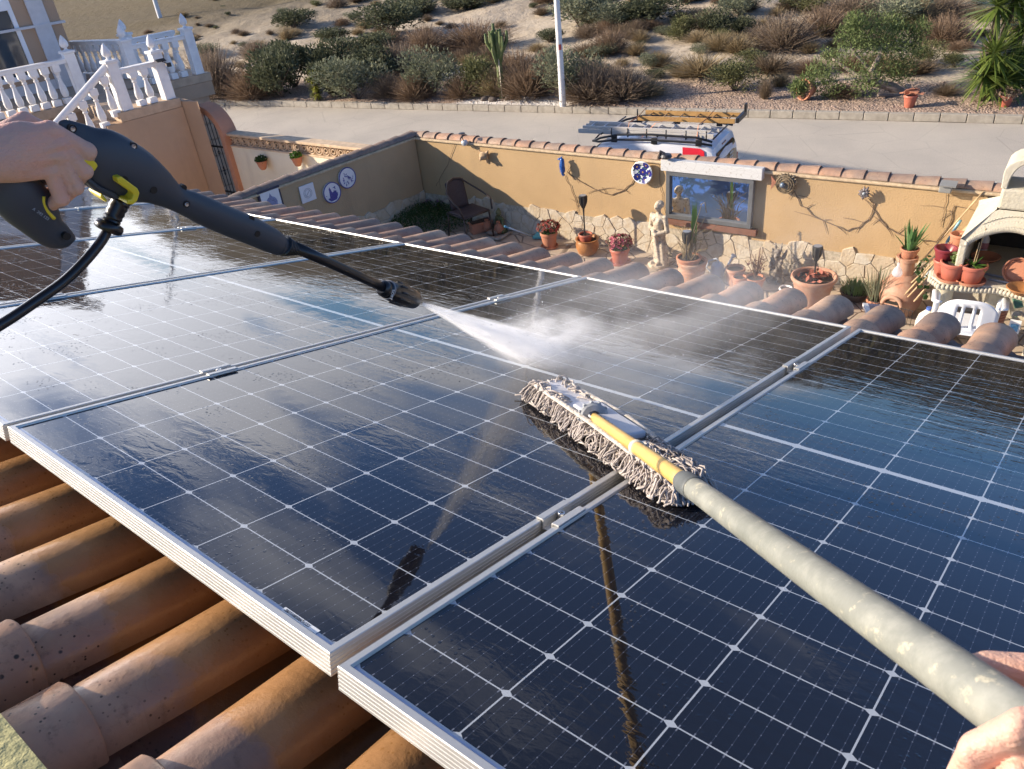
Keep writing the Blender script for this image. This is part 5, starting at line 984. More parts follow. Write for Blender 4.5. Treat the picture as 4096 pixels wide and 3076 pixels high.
# white plastic chair in front of the oven
p=at(3885,1200,.80); e=thing('plastic_chair',(p[0],p[1],0),'white moulded plastic garden chair seen from behind, below the oven shelf','chair',rot=math.atan2(-WNn[1],-WNn[0])-math.pi/2+math.pi+.1); WP_=simple('white_moulded_plastic',(.78,.80,.84),.35,.03)
mb=MB(); nu,nv=16,10; V=[]
W2=.27
for i in range(nu+1):
    u=-1+2*i/nu
    for j in range(nv+1):
        v_=j/nv; h=.42+v_*(.40-.10*u*u*u*u-.03*u*u); V.append((u*(W2-.02*v_),.0+.06*v_+.05*(-u*u),h))
fs=[(i*(nv+1)+j,i*(nv+1)+j+1,(i+1)*(nv+1)+j+1,(i+1)*(nv+1)+j) for i in range(nu) for j in range(nv) if not (2<=j<=7 and i in (5,7,8,10) )]
mb.add(V,fs); o=mb.build('backrest',WP_,e,smooth=True); sd_=o.modifiers.new('s','SOLIDIFY'); sd_.thickness=.006
mb=MB(); 
for q in (-1,1): mb.tube([(q*.26,.0,.74),(q*.30,-.10,.70),(q*.31,-.42,.66),(q*.28,-.46,.60),(q*.26,-.44,.0)],[.028,.032,.03,.028,.022],8,flat=.45); mb.tube([(q*.24,.02,.45),(q*.27,.10,.0)],[.03,.022],8)
mb.build('arms_and_legs',WP_,e,smooth=True); mb=MB(); mb.box((0,-.21,.43),(.50,.46,.018)); mb.build('seat',WP_,e,bev=.008)
p=at(3692,1345,0); zt2=ht(p,3694,1243); e=thing('milk_bottle',(p[0],p[1],max(0,zt2-.36)),'white plastic jug with a blue cap behind the roof edge','bottle'); mb=MB(); mb.lathe([(.10,0),(.105,.02),(.105,.18),(.085,.26),(.03,.32),(.022,.33)],n=18); mb.build('jug_body',simple('milky_plastic',(.70,.68,.60),.35,.05),e,smooth=.7); mb=MB(); mb.lathe([(.027,.325),(.027,.355),(.001,.357)],n=14,cap=False); mb.build('cap',simple('blue_cap',(.08,.16,.5),.4),e)
if zt2>.4: mb=MB(); mb.box((0,0,-(zt2-.36)/2-.001),(.25,.25,zt2-.362)); mb.build('stand',OVC,e)
p=at(3948,1345,0)
for k in range(5):
    pot('terracotta_pot',V3(p[0]+.004*k,p[1],.05+.035*k),.11,.15,('lowest pot','second pot','middle pot','fourth pot','topmost pot')[k]+' of the nested clay stack in front of the plastic chair',TC,soil=False)
# rubble under the shelf, shards and little picture
r=np.random.default_rng(12)
SH=[simple('brown_shard',(.30,.23,.17),.9),simple('green_shard',(.10,.22,.16),.5),simple('pale_shard',(.55,.52,.46),.8)]
nm=('brown','green','pale')
for i in range(18):
    k=int(r.integers(3)); c=OM@Vector((r.uniform(-.45,.5),r.uniform(-.9,-.3),.05+r.uniform(0,.25))); mb=MB(); R=np.array(Matrix.Rotation(r.uniform(0,3),3,Vector(r.normal(size=3)).normalized())); s_=r.uniform(.06,.13); mb.box((0,0,0),(s_,s_*r.uniform(.5,1),.02),R); mb.v=[v_+V3(*c) for v_ in mb.v]; o=worldmesh(mb,'broken_tile',SH[k],bev=.003); tag(o,nm[k]+' broken tile in the rubble heap under the oven shelf','broken tile','rubble under the oven shelf')
e=thing('picture_card',OM@Vector((.18,-1.0,.32)),'small blue and white card leaning under the oven shelf','card'); e.matrix_world=OM@Matrix.Translation((.22,-1.02,.34)); mb=MB(); mb.box((0,0,0),(.10,.008,.15)); mb.build('card',WG,e); mb=MB(); mb.box((0,-.006,-.01),(.07,.003,.08)); mb.build('blue_print',simple('sky_blue_print',(.15,.40,.65),.5,.3,40),e)
# little solar strip on the eave gutter
u_,v_=ppx(3492,1240,-.15); e=bpy.data.objects.new('solar_strip',None); COL.objects.link(e); e.matrix_world=MP@Matrix.Translation((u_,v_,-.15))@Matrix.Rotation(-.35,4,'Z'); tag(e,'small white framed solar strip lying in the tile gutter','solar strip'); mb=MB(); mb.box((0,0,0),(.07,.20,.012)); mb.build('frame',WG,e); mb=MB(); mb.box((-.008,.0,.0075),(.045,.17,.003)); mb.build('cell',simple('navy_cell',(.04,.05,.14),.2),e)
# ================================================================ pool hidden below the eave and the pine behind the house (seen in the mirror)
mb=MB(); c0=WM(2.2,2.95,0); mb.box((0,0,.03),(6.0,3.2,.05)); mb.build('pool_rim',CEMENT,None).matrix_world=c0; o=bpy.data.objects['pool_rim']
pe=empty('garden_pool',c0.translation,'small still garden pool hidden below the eave, seen only in the mirror','pool'); pe.matrix_world=c0; o.parent=pe; o.matrix_world=c0
wt=Mt('pool_water',(.01,.03,.05),.01,.5); wt.b.inputs['IOR'].default_value=1.33; wt.b.inputs['Specular IOR Level'].default_value=1.; wt.bump(wt.noise(2,1),.0001); wt.b.inputs['Metallic'].default_value=.55; wt.b.inputs['Base Color'].default_value=(.16,.25,.42,1)
mb=MB(); mb.box((0,0,.045),(5.9,3.1,.03)); mb.build('water_surface',wt.m,pe)
az=math.radians(-121.5); tb=V3(*ow(2840,800)[:2],0)+V3(math.sin(az),math.cos(az),0)*26; tb[2]=0
e=thing('pine_tree',tb,'tall bare-limbed pine standing behind the house, seen only in the mirror','tree'); mb=MB(); BK=simple('pine_bark',(.10,.075,.055),.95,.3,8); r=np.random.default_rng(5)
mb.tube([(0,0,0),(.05,.02,5),(.0,.1,9),(.05,0,13)],[.36,.30,.2,.04],10); lf=MB()
for i in range(44):
    z=6.8+i*.14; a=r.uniform(0,6.28); l=(3.4-(z-6.8)*.36)*r.uniform(.7,1.1); d=V3(math.cos(a),math.sin(a),0); p=[V3(0,0,z),V3(0,0,z)+d*l*.4+V3(0,0,.5),V3(0,0,z)+d*l*.8+V3(0,0,.55),V3(0,0,z)+d*l+V3(0,0,.2)]; mb.tube(p,[.13,.10,.06,.02],5)
    for k in range(7):
        t=r.uniform(.3,1); q=V3(0,0,z)+d*l*t+V3(0,0,.5); d2=r.normal(size=3); d2/=np.linalg.norm(d2); m_=q+d2*r.uniform(.3,.7); mb.tube([q,m_],[.02,.008],4); leaves(lf,m_,15,.09,int(r.integers(1e6)),asp=3,rad=(.22,.22,.18))
mb.build('trunk',BK,e); lf.build('foliage',LD,e)
# ================================================================ van on the road
VO=V3(4.33,14.58); vf=V3(-.845,.535); vf/=np.linalg.norm(vf); vr=V3(vf[1],-vf[0]); 
# local: x back->front, y to the left of travel, z up. rear-left roof corner sits at VO
org=VO+vr*.62*1.0; org=VO+V3(.535,.845)*.72; VM=Matrix([[vf[0],-vf[1],0,org[0]],[vf[1],vf[0],0,org[1]],[0,0,1,-1.79],[0,0,0,1]])
e=bpy.data.objects.new('delivery_van',None); COL.objects.link(e); e.matrix_world=VM; tag(e,'small white van with a red side patch and roof rack behind the garden wall','van')
VW=simple('white_car_paint',(.72,.74,.80),.25,.02); VW.node_tree.nodes['Principled BSDF'].inputs['Coat Weight'].default_value=.6
SEC=[(-.16,.62,1.05,.80,.70),(-.12,.30,1.50,.84,.73),(-.02,.30,1.755,.86,.74),(.10,.28,1.82,.87,.74),(1.0,.25,1.85,.88,.73),(1.9,.25,1.82,.88,.72),(2.35,.25,1.74,.88,.68),(2.85,.25,1.30,.88,.70),(3.1,.25,1.12,.88,.80),(3.9,.27,.98,.84,.74),(4.1,.35,.75,.76,.66)]
mb=MB(); v=[];nn=18
for x,zb_,zt_,wb,wt_ in SEC:
    zm=min(1.0,zt_-.1)
    half=[(wb*.93,zb_),(wb,zb_+.18),(wb,zm-.15),(wb*.985,zm),(wt_+(wb-wt_)*.25,zm+(zt_-zm)*.72),(wt_,zt_-.06),(wt_*.90,zt_-.015),(wt_*.55,zt_),(0.02,zt_+.01)]
    for y_,z_ in half+[(-a,b) for a,b in half[::-1]]: v.append((x,y_,z_))
mb.add(v,[(i*nn+j,i*nn+(j+1)%nn,(i+1)*nn+(j+1)%nn,(i+1)*nn+j) for i in range(len(SEC)-1) for j in range(nn)]+[tuple(range(nn))[::-1],tuple(range((len(SEC)-1)*nn,len(SEC)*nn))])
o=mb.build('body',VW,e,smooth=.7)
def vside(x,z,sgn=1,off=.006):               # point on the body side at given x,z
    for k in range(len(SEC)-1):
        if SEC[k][0]<=x<=SEC[k+1][0]: break
    t=(x-SEC[k][0])/(SEC[k+1][0]-SEC[k][0]); zb_,zt_,wb,wt_=[SEC[k][i]*(1-t)+SEC[k+1][i]*t for i in (1,2,3,4)]; zm=min(1.0,zt_-.1)
    Q=[(wb,zm-.15),(wb*.985,zm),(wt_+(wb-wt_)*.25,zm+(zt_-zm)*.72),(wt_,zt_-.06),(wt_*.9,zt_-.015)]; zz_=[q[1] for q in Q]; y=np.interp(z,zz_,[q[0] for q in Q]); return (x,sgn*(y+off),z)
def vpatch(name,x0,x1,z0,z1,mat,sgn,slant=0.,off=.006,n=10,par=None):
    mb=MB(); V=[vside(x0+(x1-x0)*i/n+slant*j/6,z0+(z1(x0+(x1-x0)*i/n) -z0)*j/6 if callable(z1) else z0+(z1-z0)*j/6,sgn,off) for i in range(n+1) for j in range(7)]; mb.add(V,[(i*7+j,i*7+j+1,(i+1)*7+j+1,(i+1)*7+j) for i in range(n) for j in range(6)]); return mb.build(name,mat,par or e,smooth=True)
RDP=simple('red_vinyl',(.62,.02,.04),.3,.05); CG=Mt('dark_car_glass',(.012,.014,.018),.06,.6).m; BP=simple('black_trim',(.02,.02,.022),.4,.1)
roofz=lambda x:float(np.interp(x,[q[0] for q in SEC],[q[2] for q in SEC]))
vpatch('red_panel',.02,.46,1.02,lambda x:roofz(x)-.045,RDP,1,slant=.10,off=.022); vpatch('red_panel',.02,.46,1.02,lambda x:roofz(x)-.09,RDP,-1,slant=.10)
for sg in (1,-1): vpatch('side_window',1.75,2.6,1.05,1.52,CG,sg,slant=-.12,off=.008)
mb=MB(); mb.add([(2.40,-.60,1.71),(2.40,.60,1.71),(2.86,.66,1.315),(2.86,-.66,1.315)],[(0,1,2,3)]); mb.build('windscreen',CG,e)
# rear window: a rounded dark pane on the sloping tail
def rear(y,z,off=.008): x=float(np.interp(z,[1.05,1.50,1.755],[-.16,-.12,-.02])); return (x-off-.0,y,z)
mb=MB(); rw=[(-.66,1.08),(.66,1.08),(.68,1.3),(.64,1.58),(.58,1.645),(-.58,1.645),(-.64,1.58),(-.68,1.3)]; v=[rear(y,z) for y,z in rw]; c=rear(0,1.35,.02); mb.add(v+[c],[(i,(i+1)%8,8) for i in range(8)]); rwo=mb.build('rear_window',CG,e)
mb=MB(); mb.box((-.045,0,1.70),(.03,.26,.025)); mb.build('brake_light',simple('dark_red_lens',(.25,.02,.02),.2),e)
for sg in (1,-1):
    mb=MB(); mb.box((-.10,sg*.74,1.10),(.10,.10,.38)); mb.build('tail_light',simple('red_lens',(.4,.02,.02),.2),e,bev=.02)
    for x in (.65,3.25):
        mb=MB(); mb.lathe([(.20,-.09),(.31,-.09),(.32,-.07),(.32,.07),(.31,.09),(.20,.09)],(x,sg*.80,.32),24,axis=(0,1,0)); w=mb.build('wheel',simple('tyre_rubber',(.02,.02,.02),.8),e,smooth=.6); mb=MB(); mb.lathe([(.001,sg*.075),(.19,sg*.085),(.2,sg*.0)],(x,sg*.80,.32),18,axis=(0,1,0),cap=False); mb.build('rim',ALU,w)
    mb=MB(); mb.box((2.5,sg*.98,1.05),(.10,.16,.16)); mb.build('door_mirror',BP,e,bev=.02)
def vtxt(s_,y,z,size,ry=0): 
    x=rear(0,z)[0]; return text3(s_,size,simple('white_lettering',(.75,.75,.75),.6),VM@Matrix.Translation((x-.022,y,z))@Matrix(((0,0,-1,0),(-1,0,0,0),(0,1,0,0),(0,0,0,1)))@Matrix.Rotation(-.18,4,'X'),rwo)
vtxt('Energía Solar',.60,1.53,.10); vtxt('Fotovoltaica',.60,1.42,.10); vtxt('Térmica',.60,1.31,.10)
for i,s_ in enumerate(('Instalación','Mantenimiento','Limpieza','de placas','Baterías','Aerotermia')): vtxt(s_,-.12,1.56-.07*i,.065)
# roof: dark stripes, bars, rails
mb=MB(); 
for x0 in (.10,): 
    for y_ in (-.36,-.12,.12,.36): mb.box((.9,y_,1.846),(1.5,.03,.012))
mb.build('roof_ribs',VW,e,bev=.004)
RK=simple('black_rack_steel',(.022,.022,.024),.35,.1); rk=e
mb=MB()
for y_ in (.73,-.73):
    mb.tube([(-.02,y_,1.84),(.3,y_,1.88),(1.2,y_,1.89),(1.9,y_,1.87),(2.35,y_*.96,1.80),(2.5,y_*.9,1.80)],.023,8); mb.tube([(-.02,y_,1.91),(.3,y_,1.98),(1.2,y_,2.00),(1.9,y_,1.97),(2.3,y_*.96,1.88),(2.5,y_*.9,1.80)],.023,8)
    for x in (.1,.5,.9,1.3,1.7,2.05): mb.tube([(x,y_,1.93),(x,y_,2.10)],.014,6)
for x in (-.02,.5,1.1,1.7,2.3): mb.tube([(x,-.68,1.95),(x,.68,1.95)],.016,8)
mb.tube([(2.5,.54,1.80),(2.55,0,1.83),(2.5,-.54,1.80)],.016,8); mb.build('roof_rack',RK,e,smooth=True)
mb=MB()
for x in (.25,1.15,2.0):
    for y_ in (.71,-.71): mb.box((x,y_,1.87),(.12,.05,.12))
mb.build('rack_feet',BP,e,bev=.01)
# ladders: things of their own on the rack
AL2=Mt('paint_spattered_aluminium',(.60,.58,.55),.5,.4,.2); AL2.mix(AL2.rng(AL2.noise(30,4,.7),.50,.60),(.62,.58,.54)); AL2=AL2.m
def ladder(label,x0,x1,yc,w,z,mat,rung=.28,rh=.085,rw=.03):
    e=bpy.data.objects.new('ladder',None); COL.objects.link(e); e.matrix_world=VM@Matrix.Translation((x0,yc,z)); tag(e,label,'ladder','ladders strapped on the van roof'); L=x1-x0
    for sg in (1,-1): mb=MB(); mb.box((L/2,sg*w/2,0),(L,rw,rh)); mb.build('side_rail',mat,e,bev=.003)
    n=int(L/rung)
    for i in range(n): 
        mb=MB(); mb.tube([((i+.5)*L/n,-w/2,0),((i+.5)*L/n,w/2,0)],.016,6); mb.build('rung',mat,e)
    return e
ladder('lower aluminium ladder section, sticking out furthest at the front of the rack',.0,2.85,.38,.40,1.97,AL2); ladder('upper aluminium ladder section lying on the first one',.15,2.75,.40,.34,2.05,AL2,.28,.06)
ladder('wooden coloured ladder lying flat on top at the far side of the rack',-.25,1.75,-.20,.46,2.12,simple('varnished_wood',(.48,.28,.10),.5,.15),.30,.09)
mb=MB(); mb.box((-.30,-.25,2.14),(.07,.62,.10)); mb.box((-.32,-.48,2.26),(.04,.12,.16)); o=mb.build('ladder_bracket',BP,None,bev=.01); o.matrix_world=VM; tag(o,'grey black bracket closing the rear end of the wooden ladder','bracket')
STR=simple('orange_strap',(.55,.24,.13),.8,.1)
for k,pts in enumerate(([(1.75,.60,1.98),(1.75,.52,2.16),(1.72,.1,2.16),(1.7,-.3,2.24)],[(1.45,.62,1.90),(1.2,.5,2.16),(.9,.1,2.17)],[(.32,.62,1.90),(.32,.54,2.16),(.3,.1,2.16),(.25,-.4,2.25)])):
    mb=MB(); mb.tube([VM@Vector(p) for p in pts],.022,6,flat=.2); tag(worldmesh(mb,'ratchet_strap',STR),('orange strap hanging in a loop at the front of the ladders','orange strap running diagonally across the ladders','orange strap with a buckle at the rear of the ladders')[k],'strap','straps on the ladders')
# ================================================================ lamp posts, cactus, yuccas, pots over the road
def gz(p): return V3(p[0],p[1],zt(p[0],p[1]))
LPM=simple('white_post_paint',(.72,.71,.70),.5,.08,3)
b=T(2252,424); e=thing('lamp_post',gz(b),'white tapered lamp post on the verge in the upper middle, with a small red sticker','lamp post'); mb=MB(); w=21*mpx(b); mb.lathe([(w*.62,-.1),(w*.62,.3),(w*.55,2),(w*.42,6.5),(w*.35,8)],n=20); mb.build('post',LPM,e,smooth=.5); mb=MB(); mb.box((0,-.4,8.0),(.14,.8,.08)); mb.build('lamp_head',LPM,e,bev=.02)
mb=MB(); mb.add([(w*.575*math.cos(a),w*.575*math.sin(a),z) for z in (1.72,1.88) for a in np.linspace(-2.0,-1.0,7)],[(i,i+1,8+i,7+i) for i in range(6)]); mb.build('sticker',simple('faded_red_paper',(.55,.10,.09),.7),e)
b=T(640,68); b=gz(b); e=thing('lamp_post',b,'thin white lamp post far off behind the terrace at the upper left','lamp post'); mb=MB(); mb.lathe([(.16,-.1),(.13,3),(.09,9)],n=14); mb.build('post',LPM,e); mb=MB(); mb.box((0,-.4,9.0),(.14,.8,.08)); mb.build('lamp_head',LPM,e)
# candelabra cactus
b=gz(T(2010,392)); sc=mpx(b); e=thing('candelabra_cactus',b,'tall candelabra cactus with a pale trunk on white gravel','cactus'); CA=Mt('cactus_skin',(.09,.13,.045),.6,.3); CA.mix(CA.rng(CA.noise(6,4),.4,.7),(.16,.17,.07)); mb=MB()
mb.tube([(0,0,0),(.0,0,60*sc),(.0,0,150*sc)],[13*sc,14*sc,11*sc],10); r=np.random.default_rng(8)
for i in range(26):
    a=r.uniform(0,6.28); z0=r.uniform(135,200)*sc; l=r.uniform(6,40)*sc; top=min(z0+r.uniform(60,100)*sc,278*sc*r.uniform(.86,1)); P=[(0,0,z0-34*sc),(math.cos(a)*l*.6,math.sin(a)*l*.6,z0),(math.cos(a)*l,math.sin(a)*l,(z0+top)/2),(math.cos(a)*l*1.05,math.sin(a)*l*1.05,top)]
    mb.tube(P,[5*sc,7*sc,7.5*sc,5*sc],5)
mb.build('stems',CA.m,e); mb=MB(); mb.tube([(-.012,-11*sc,0),(-.01,-12.5*sc,80*sc),(-.01,-9*sc,160*sc)],5*sc,6,flat=.5); mb.build('pale_bark_strip',simple('pale_corky_bark',(.62,.57,.45),.9),e)
for k,(x,y) in enumerate(((1940,402),(1972,405),(1955,396),(2035,399))):
    p=gz(T(x,y)); o=worldmesh(sdf_mesh(lambda q:ell(q,p+V3(0,0,.05),(.16,.12,.10))+.015*np.sin(q[...,0]*20)*np.sin(q[...,1]*17+k),p-V3(.25,.25,.1),p+V3(.25,.25,.22),.03),'rock',simple('dark_rock',(.16,.13,.11),.9,.2)); tag(o,'dark rock at the foot of the candelabra cactus','rock','dark rocks by the cactus')
def yucca(base,label,heads,seed,L,mat,trunk=True,W=.055):
    e=thing('yucca',base,label,'yucca'); mb=MB(); tr=MB()
    for k,(x,y,z) in enumerate(heads):
        r=np.random.default_rng(seed+k)
        for i in range(150):
            a=r.uniform(0,6.28); el=math.asin(r.uniform(-.75,1.)); d=V3(math.cos(a)*math.cos(el),math.sin(a)*math.cos(el),math.sin(el)); s=np.cross(d,V3(0,0,1)); s/=np.linalg.norm(s)+1e-9; l=L*r.uniform(.75,1.1); w=W*r.uniform(.8,1.2); p0=V3(x,y,z); pts=[]; mb.av=r.random()
            for t,ww in ((.03,.5),(.4,1),(.75,.65),(1,.03)): p=p0+d*l*t-V3(0,0,1)*l*.10*t*t; pts+=[p-s*w*ww/2,p+s*w*ww/2+d*.0]
            mb.add(pts,[(0,1,3,2),(2,3,5,4),(4,5,7,6)])
        tr.tube([(0,0,-.1),(x*.5,y*.5,z*.5),(x,y,z)],[.11,.09,.06],8)
    tr.build('trunk',simple('yucca_trunk',(.16,.12,.08),.95,.3,10),e); mb.build('leaves',mat,e); return e
b=gz(T(3925,398)); sc=mpx(b); YM=leafmat('yucca_leaf',(.13,.19,.04),(.21,.25,.07),rough=.35)
hd=[((x-3925)*sc,r_,(398-y)*sc) for x,y,r_ in ((3910,215,-.3),(4020,300,-.1),(3890,290,-.3),(3920,60,.1),(4060,140,.3),(3990,40,.2),(4110,60,.4),(4080,300,.3),(3960,320,-.4),(4150,200,.2))]
Rc=np.array([[1,0,0],[0,1,0],[0,0,1]]); yucca(b,'very large many-headed yucca with spiky sunlit leaves at the upper right edge',hd,20,140*sc,YM,W=9*sc)
b=gz(T(1272,400)); sc=mpx(b); yucca(b,'small yellow-green yucca at the foot of the dark bushes across the road',[(0,0,88*sc),(.0,0,55*sc),(0,0,26*sc)],60,32*sc,leafmat('yellow_yucca_leaf',(.25,.27,.04),(.34,.33,.07)),W=5*sc)
# pots on the verge
b=gz(T(3636,428)); sc=mpx(b); e=pot('plant_pot',b,25*sc,46*sc,'red plastic pot filled with broken clay tiles, on the gravel verge',TCR); mb=MB(); r=np.random.default_rng(1)
for i in range(9): mb.box((r.uniform(-.2,.2)*.9,r.uniform(-.15,.15),46*sc+r.uniform(0,.12)),(.22,.13,.02),np.array(Matrix.Rotation(r.uniform(.3,1.2),3,Vector(r.normal(size=3)).normalized())))
mb.build('broken_tiles',TC,e)
b=gz(T(4018,424)); sc=mpx(b); e=pot('plant_pot',b,26*sc,44*sc,'red pot with a dead plant under the big yucca at the right edge',TCR); mb=MB(); leaves(mb,(0,0,50*sc),260,.05,5,rad=(.32,.3,.16)); mb.build('dead_foliage',LB,e)
b=gz(T(3222,398)); sc=mpx(b); e=thing('tipped_pot',b,'large terracotta pot lying on its side, its open mouth full of stones','plant pot'); R_=40*sc; tm=Matrix.Translation(Vector(b)+Vector((-.1,0,R_*.98)))@Matrix.Rotation(math.radians(-82),4,'Y')@Matrix.Rotation(.35,4,'X'); e.matrix_world=tm
mb=MB(); mb.lathe([(R_*.62,-.55*R_*2),(R_*.72,-.4*R_*2),(R_*.93,-.12),(R_,-.10),(R_*1.02,0),(R_*.9,0),(R_*.85,-.06)],n=26,cap=False); mb.lathe([(.001,-.55*R_*2),(R_*.62,-.55*R_*2)],n=26,cap=False); mb.build('pot_body',TC,e,smooth=.7)
mb=MB(); r=np.random.default_rng(3); mb.lathe([(.001,-.05),(R_*.88,-.055)],n=20,cap=False)
for i in range(60): a=r.uniform(0,6.28); d=R_*.8*math.sqrt(r.random()); mb.lathe([(.001,-.03),(.035,-.01),(.03,.02),(.001,.03)],(math.cos(a)*d,math.sin(a)*d,-.03),6,axis=r.normal(size=3),cap=False)
mb.build('pebbles',simple('pink_pebble',(.48,.30,.22),.9,.4,20),e)
# ================================================================ dry scrub beyond the road
def shrub_mesh(kind,seed):
    """unit shrub: about 1 wide, 1 high; leaf and twig cards through the volume"""
    r=np.random.default_rng(seed); mb=MB(); tw=MB(); blobs=[(r.uniform(-.28,.28),r.uniform(-.28,.28),r.uniform(.30,.68),r.uniform(.20,.34)) for _ in range(9)]
    if kind in('green','olive'):
        for bx,by,bz,br in blobs:
            for i in range(330):
                d=r.normal(size=3); d/=np.linalg.norm(d); q=V3(bx,by,bz)+d*br*V3(1,1,1.0)*(r.random()**.35); 
                if q[2]<.01: q[2]=abs(q[2])+.01
                a=d*.55+V3(0,0,.55)+r.normal(size=3)*.35; a/=np.linalg.norm(a); b=np.cross(a,r.normal(size=3)); b/=np.linalg.norm(b); l=r.uniform(.03,.075); w=r.uniform(.008,.016)*(1.3 if kind=='green' else 1); mb.av=r.random(); mb.add([q-b*w,q+b*w,q+a*l+b*w*.3,q+a*l-b*w*.3],[(0,1,2,3)])
        for i in range(24): bx,by,bz,br=blobs[i%9]; tw.tube([(0,0,0),(bx*.5,by*.5,bz*.5),(bx+r.normal()*.1,by+r.normal()*.1,bz)],[.016,.01,.004],4)
    else:
        n=1500 if kind=='brown' else 900
        for i in range(n):
            a=r.uniform(0,6.28); el=r.uniform(.15,1.5) if kind=='brown' else r.uniform(.55,1.5); d=V3(math.cos(a)*math.cos(el),math.sin(a)*math.cos(el),math.sin(el)); L=r.uniform(.35,.62)*(1+.6*math.sin(el)); s=np.cross(d,r.normal(size=3)); s/=np.linalg.norm(s); w=.0045 if kind=='brown' else .006; mb.av=r.random(); p0=V3(r.normal()*.05,r.normal()*.05,0); st_=r.uniform(.2,.6) if kind=='brown' else 0.; k=r.normal(size=3)*.07; p=p0+d*L*st_; q=p0+d*L*(st_+1)/2+k*.5; z=p0+d*L+k+V3(0,0,-.08 if kind=='grass' else 0)
            for v_ in (p,q,z): v_[2]=max(v_[2],.005)
            mb.add([p-s*w,p+s*w,q+s*w*.9,q-s*w*.9,z+s*w*.4,z-s*w*.4],[(0,1,2,3),(3,2,4,5)])
            if kind=='brown' and i%2:
                for _ in range(2): m=q+(z-q)*r.random(); u=r.normal(size=3); u/=np.linalg.norm(u); t=np.cross(u,s); l=.03; mb.add([m-t*.007,m+t*.007,m+u*l*1.5+t*.003,m+u*l*1.5-t*.003],[(0,1,2,3)])
        for i in range(10): a=i*.63; tw.tube([(0,0,0),(math.cos(a)*.15,math.sin(a)*.15,.35)],[.012,.004],4)
    return mb,tw
TWG=simple('grey_twig',(.17,.13,.10),.9,.2); PROTO={}
KM={'green':[leafmat('dull_scrub_green',(.085,.095,.052),(.13,.14,.08)),leafmat('scrub_green',(.10,.11,.06),(.14,.15,.085))],'olive':[LO,LGR],'brown':[LB,leafmat('muted_rust_twig',(.24,.165,.11),(.30,.22,.15))],'grass':[LY,leafmat('dun_grass',(.24,.18,.12),(.17,.13,.09))]}
def shrub(kind,base,w,h,label,group,cat='shrub',v=None,rot=None,name=None):
    v=random.randrange(4) if v is None else v; key=(kind,v)
    if key not in PROTO:
        a,b_=shrub_mesh(kind,v*7+{'green':1,'olive':2,'brown':3,'grass':4}[kind]); m=KM[kind][v%2]
        e=bpy.data.objects.new(name or ('dry_shrub' if kind=='brown' else 'grass_tussock' if kind=='grass' else 'shrub'),None); COL.objects.link(e); a.build('foliage',m,e); b_.build('stems',TWG,e); PROTO[key]=e; o=e
    else: o=copy_tree(PROTO[key])
    tag(o,label,cat,group); o.matrix_world=Matrix.Translation(Vector(base)-Vector((0,0,.04*h)))@Matrix.Rotation(random.uniform(0,6.28) if rot is None else rot,4,'Z')@Matrix.Diagonal((w,w,h*1.05,1)); return o
